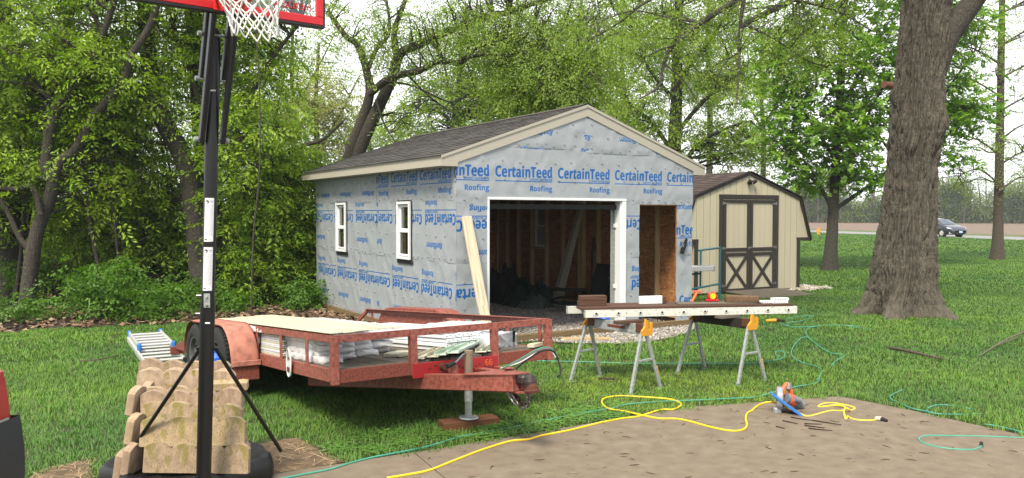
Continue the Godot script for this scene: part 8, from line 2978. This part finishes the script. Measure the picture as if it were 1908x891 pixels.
	bark.call("branch", [v(5.85, 0.03, -10.10), v(6.45, 0.06, -10.75), v(7.02, 0.08, -11.35), v(7.7, 0.05, -12.1)], 0.008, 0.012, Color(0.20, 0.17, 0.12), "long thin pale fallen branch on the grass at the right edge")
	bark.call("branch", [v(6.48, 0.06, -10.78), v(6.85, 0.09, -11.05), v(7.35, 0.05, -11.7)], 0.007, 0.004, Color(0.20, 0.17, 0.12), "short side shoot beside the long pale branch at the right edge")
	bark.call("stick", [v(-5.15, 0.04, -9.62), v(-4.95, 0.05, -9.64), v(-4.85, 0.05, -9.95)], 0.009, 0.006, Color(0.17, 0.13, 0.09), "small curved twig on the grass left of the edging blocks")
	bark.call("stick", [v(0.93, 0.035, -8.66), v(1.05, 0.04, -8.62), v(1.10, 0.04, -8.60)], 0.013, 0.009, Color(0.09, 0.06, 0.045), "short dark stick on the grass between the left sawhorse legs")
	var tw := [[v(2.45, 0.02, -7.07), v(2.53, 0.02, -7.0), v(2.60, 0.02, -6.96)], [v(2.60, 0.02, -6.96), v(2.70, 0.02, -6.88), v(2.79, 0.02, -6.81)], [v(2.34, 0.02, -6.95), v(2.43, 0.02, -6.84)], [v(2.49, 0.02, -6.85), v(2.63, 0.02, -6.83)], [v(2.47, 0.02, -6.79), v(2.61, 0.02, -6.71)], [v(2.47, 0.02, -6.70), v(2.55, 0.02, -6.66), v(2.64, 0.02, -6.63)], [v(2.22, 0.02, -6.76), v(2.27, 0.02, -6.69)]]
	for k in tw.size():
		bark.call("twig", tw[k], 0.0055, 0.003, Color(0.06, 0.035, 0.022), ["thickest dark twig on the concrete, nearest the circular saw", "thin dark twig running on from the end of the thickest one", "short dark twig left of the thickest one on the concrete", "straight dark twig just in front of the thickest one", "thin dark twig in the middle of the twigs on the concrete", "dark curved twig nearest the viewer of those by the saw", "short dark twig farthest left of those on the concrete"][k], "twig", "dark twigs on the concrete by the saw")
	# bits of bark and twig all over the concrete
	var r := rng(808)
	var bit := MB.new()
	bit.tube([v(-0.8, 0, 0), v(-0.1, 0.05, 0.16), v(0.8, 0, 0)], [0.04, 0.08, 0.03], 5)
	var xf := []
	var ti := []
	for k in 600:
		var x := r.randf_range(-0.8, 4.6)
		var z := r.randf_range(-7.7, -4.6)
		var q := Vector2(x, z)
		if not (Geometry2D.is_point_in_polygon(q, bare[0]) or Geometry2D.is_point_in_polygon(q, bare[1])):
			continue
		xf.append(Transform3D(Basis(Vector3.UP, r.randf() * TAU).scaled(Vector3.ONE * (0.008 + 0.045 * pow(r.randf(), 2.2))), v(x, 0.017, z)))
		ti.append([Color(0.07, 0.045, 0.03), Color(0.12, 0.085, 0.055), Color(0.24, 0.19, 0.12), Color(0.05, 0.035, 0.028)][r.randi() % 4])
	many(bit.mesh(), xf, ti, "twig_litter", mats.dry)
	# hydrant
	var hy := thing("fire_hydrant", "yellow fire hydrant with orange cap beside the far road", "hydrant", v(26.9, 0, -71.2))
	var hb := MB.new()
	hb.lathe([Vector2(0.0, 0.0), Vector2(0.17, 0.0), Vector2(0.17, 0.05), Vector2(0.115, 0.06), Vector2(0.115, 0.40), Vector2(0.15, 0.41), Vector2(0.15, 0.45)], 16)
	for s in [-1.0, 1.0]:
		hb.tube([v(s * 0.1, 0.31, 0), v(s * 0.19, 0.31, 0)], 0.05, 10)
	hb.tube([v(0, 0.31, 0.1), v(0, 0.31, 0.2)], 0.065, 10)
	put(hb, "barrel", mat("hydrant_yellow", Color(0.86, 0.62, 0.06), 0.5), hy)
	var hc := MB.new()
	hc.lathe([Vector2(0.15, 0.45), Vector2(0.14, 0.50), Vector2(0.09, 0.57), Vector2(0.04, 0.59), Vector2(0.03, 0.64), Vector2(0, 0.64)], 16)
	put(hc, "bonnet", mat("hydrant_orange", Color(0.85, 0.38, 0.05), 0.5), hy)
	var mp := MB.new()
	mp.tube([v(0, 0, 0), v(0, 1.12, 0)], 0.05, 8)
	solo(mp, "marker_post", mats.hydrant_yellow, "slim yellow marker post standing left of the hydrant", "post", v(26.1, 0, -71.6))
	far_car()
	near_car()

func car_section(x: float, prof: Array) -> Array:
	for i in prof.size() - 1:
		if x <= prof[i + 1][0]:
			var t: float = (x - prof[i][0]) / (prof[i + 1][0] - prof[i][0])
			t = t * t * (3.0 - 2.0 * t) if prof[i].size() > 6 else t
			var o := []
			for k in range(1, 6):
				o.append(lerpf(prof[i][k], prof[i + 1][k], t))
			return o
	return prof[-1].slice(1, 6)

func far_car() -> void:
	var d := v(0.279, 0, 0.960)
	var yaw := atan2(-d.z, d.x)
	var o := thing("parked_car", "grey hatchback car on the far road, half hidden by the thick trunk", "car", v(34.2, 0.02, -65.2), yaw)
	# front towards +x; sections: x, sill, belt, roof, half width at belt, half width at roof
	var prof := [[-2.2, 0.45, 0.95, 0.98, 0.62, 0.55], [-2.05, 0.28, 1.02, 1.10, 0.80, 0.58], [-1.2, 0.20, 0.98, 1.40, 0.87, 0.58], [-0.2, 0.20, 0.95, 1.47, 0.88, 0.60], [0.5, 0.20, 0.94, 1.38, 0.88, 0.58], [1.25, 0.20, 0.93, 0.97, 0.88, 0.66], [1.9, 0.20, 0.78, 0.81, 0.84, 0.66], [2.2, 0.24, 0.62, 0.66, 0.72, 0.55], [2.3, 0.34, 0.50, 0.52, 0.55, 0.45]]
	var b := MB.new()
	b.sheet(46, 16, func(i, j):
		var x := lerpf(-2.2, 2.3, i / 46.0)
		var s := car_section(x, prof)
		var pts := [v(x, s[0], 0), v(x, s[0], s[3] * 0.92), v(x, (s[0] + s[1]) * 0.5, s[3] * 1.0), v(x, s[1], s[3] * 0.97), v(x, lerpf(s[1], s[2], 0.9), s[4] * 1.04), v(x, s[2], s[4] * 0.85), v(x, s[2] + 0.02, 0)]
		var k := absi(j - 8)
		var f := 6.0 - k * 6.0 / 8.0
		var n := mini(int(f), 5)
		var p: Vector3 = pts[n].lerp(pts[n + 1], f - n)
		if j < 8: p.z = -p.z
		return p, v(0, 1, 0))
	put(b, "body", mat("car_grey", Color(0.20, 0.21, 0.25), 0.3, null, {"metallic": 0.4, "clearcoat_enabled": true, "clearcoat": 0.8}), o)
	for s in [-1.0, 1.0]:
		var wn := MB.new()
		wn.X = Transform3D(Basis.IDENTITY, v(0, 0, s * 0.885))
		var g := [[v(-1.15, 0.99, 0), v(1.05, 0.965, 0), v(0.45, 1.31, -s * 0.26), v(-0.2, 1.385, -s * 0.265), v(-1.0, 1.33, -s * 0.26)]]
		var q: Array = g[0]
		for k in range(1, 4):
			wn.flat(q[0] + v(0, 0, s * 0.0), q[k], q[k + 1], v(0, 0.3, s))
		put(wn, "side_window", mat("car_glass", Color(0.05, 0.06, 0.07), 0.08), o)
		var hl := MB.new()
		hl.box(v(1.92, 0.70, s * 0.74), v(0.34, 0.10, 0.16), 0.03, Basis(Vector3.UP, s * 0.5) * Basis(Vector3.BACK, -0.25))
		put(hl, "headlight", mat("lamp_clear", Color(0.85, 0.88, 0.92), 0.1), o)
		var mi := MB.new()
		mi.box(v(0.72, 1.0, s * 1.0), v(0.12, 0.12, 0.2), 0.03)
		put(mi, "mirror", mats.car_grey, o)
		var fk := MB.new()
		fk.box(v(2.02, 0.38, s * 0.70), v(0.22, 0.20, 0.10), 0.03, Basis(Vector3.UP, s * 0.6))
		put(fk, "fog_lamp_trim", mats.lamp_clear, o)
		for x in [-1.36, 1.34]:
			var w := MB.new()
			w.X = Transform3D(Basis(Vector3.RIGHT, PI / 2 * s), v(x, 0.32, s * 0.80))
			w.lathe([Vector2(0.2, 0.1), Vector2(0.3, 0.1), Vector2(0.32, 0.06), Vector2(0.32, -0.08), Vector2(0.2, -0.08)], 24)
			var wh := put(w, "wheel", mats.rubber, o)
			var rm := MB.new()
			rm.X = w.X
			rm.lathe([Vector2(0, 0.09), Vector2(0.06, 0.10), Vector2(0.19, 0.085), Vector2(0.21, 0.10)], 20)
			put(rm, "rim", mats.aluminium, wh)
			var ar := MB.new()
			ar.X = Transform3D(Basis(Vector3.RIGHT, PI / 2 * s), v(x, 0.33, s * 0.83))
			ar.lathe([Vector2(0.0, 0.035), Vector2(0.38, 0.035), Vector2(0.38, -0.1)], 24)
			put(ar, "wheel_arch", mats.dark, o)
	var ws := MB.new()
	ws.sheet(8, 8, func(i, j):
		var x := lerpf(0.52, 1.22, i / 8.0)
		var s := car_section(x, prof)
		var z = (j / 8.0 - 0.5) * 2.0 * lerpf(0.52, 0.66, i / 8.0)
		return v(x + 0.02, s[2] + 0.035 - 0.03 * pow(absf(j / 8.0 - 0.5) * 2.0, 2.0), z), Vector3.UP)
	put(ws, "windscreen", mat("car_screen", Color(0.30, 0.34, 0.37), 0.08), o)
	var gr := MB.new()
	gr.box(v(2.26, 0.32, 0), v(0.08, 0.14, 1.0), 0.03)
	put(gr, "grille", mats.dark, o)
	var np := MB.new()
	np.box(v(2.32, 0.42, 0), v(0.02, 0.15, 0.32), 0.005)
	put(np, "number_plate", mat("plate", Color(0.62, 0.70, 0.80), 0.5), o)

func near_car() -> void:
	# only its rear corner stands inside the left edge of the picture
	var o := thing("parked_car", "pale car at the left edge, only its red tail lamp and grey bumper showing", "car", v(-2.005, 0.0, -3.22), 0.0)
	var b := MB.new()
	var prof := [Vector2(0.02, 0.45), Vector2(0.03, 0.95), Vector2(-0.02, 1.20), Vector2(-0.16, 1.62), Vector2(-0.40, 1.70), Vector2(-2.6, 1.72), Vector2(-3.3, 1.15), Vector2(-4.3, 1.0), Vector2(-4.4, 0.45)]
	b.X.origin = v(-0.03, 0, 0.0)
	b.slab(prof, 1.75)
	put(b, "body", mat("car_pale", Color(0.62, 0.66, 0.60), 0.3, null, {"clearcoat_enabled": true, "clearcoat": 0.7}), o)
	var tl := MB.new()
	tl.X.origin = v(-0.02, 0, -0.012)
	tl.slab([Vector2(-0.05, 1.19), Vector2(-0.012, 1.165), Vector2(0.006, 1.06), Vector2(0.016, 0.955), Vector2(0.0, 0.955), Vector2(-0.014, 1.06)], 0.14)
	put(tl, "tail_lamp", mat("lamp_red", Color(0.60, 0.02, 0.03), 0.12, null, {"clearcoat_enabled": true, "clearcoat": 1.0}), o)
	var bm := MB.new()
	bm.sheet(10, 10, func(i, j):
		var t = i / 10.0
		var y := lerpf(0.985, 0.40, t)
		var ou := 0.02 + 0.018 * sin(PI * clampf(t * 1.6, 0, 1)) + 0.02 * smoothstep(0.62, 0.9, t)
		var a := PI * 0.5 * clampf(j / 5.0, 0, 1)
		return v(-0.5 + (0.5 + ou) * sin(a) if j <= 5 else ou, y, -0.03 - 0.0 * t + (0.0 if j <= 5 else (j - 5) * 0.34) + 0.0), v(0.5, 0.0, 0))
	put(bm, "bumper", mat("bumper_grey", Color(0.13, 0.145, 0.165), 0.5), o)
	for x in [-0.85, -3.5]:
		for z in [0.1, 1.6]:
			var w := MB.new()
			w.X = Transform3D(Basis(Vector3.RIGHT, PI / 2), v(x, 0.34, z))
			w.lathe([Vector2(0.0, 0.1), Vector2(0.2, 0.12), Vector2(0.31, 0.12), Vector2(0.34, 0.08), Vector2(0.34, -0.08), Vector2(0.31, -0.12), Vector2(0.0, -0.1)], 28)
			put(w, "wheel", mats.rubber, o)
	for z in [-0.003, 1.753]:
		var wn := MB.new()
		wn.X.origin = v(-0.03, 0, z)
		wn.slab([Vector2(-0.22, 1.12), Vector2(-0.32, 1.6), Vector2(-2.5, 1.62), Vector2(-3.05, 1.12)], 0.004)
		put(wn, "side_window", mats.car_glass, o)
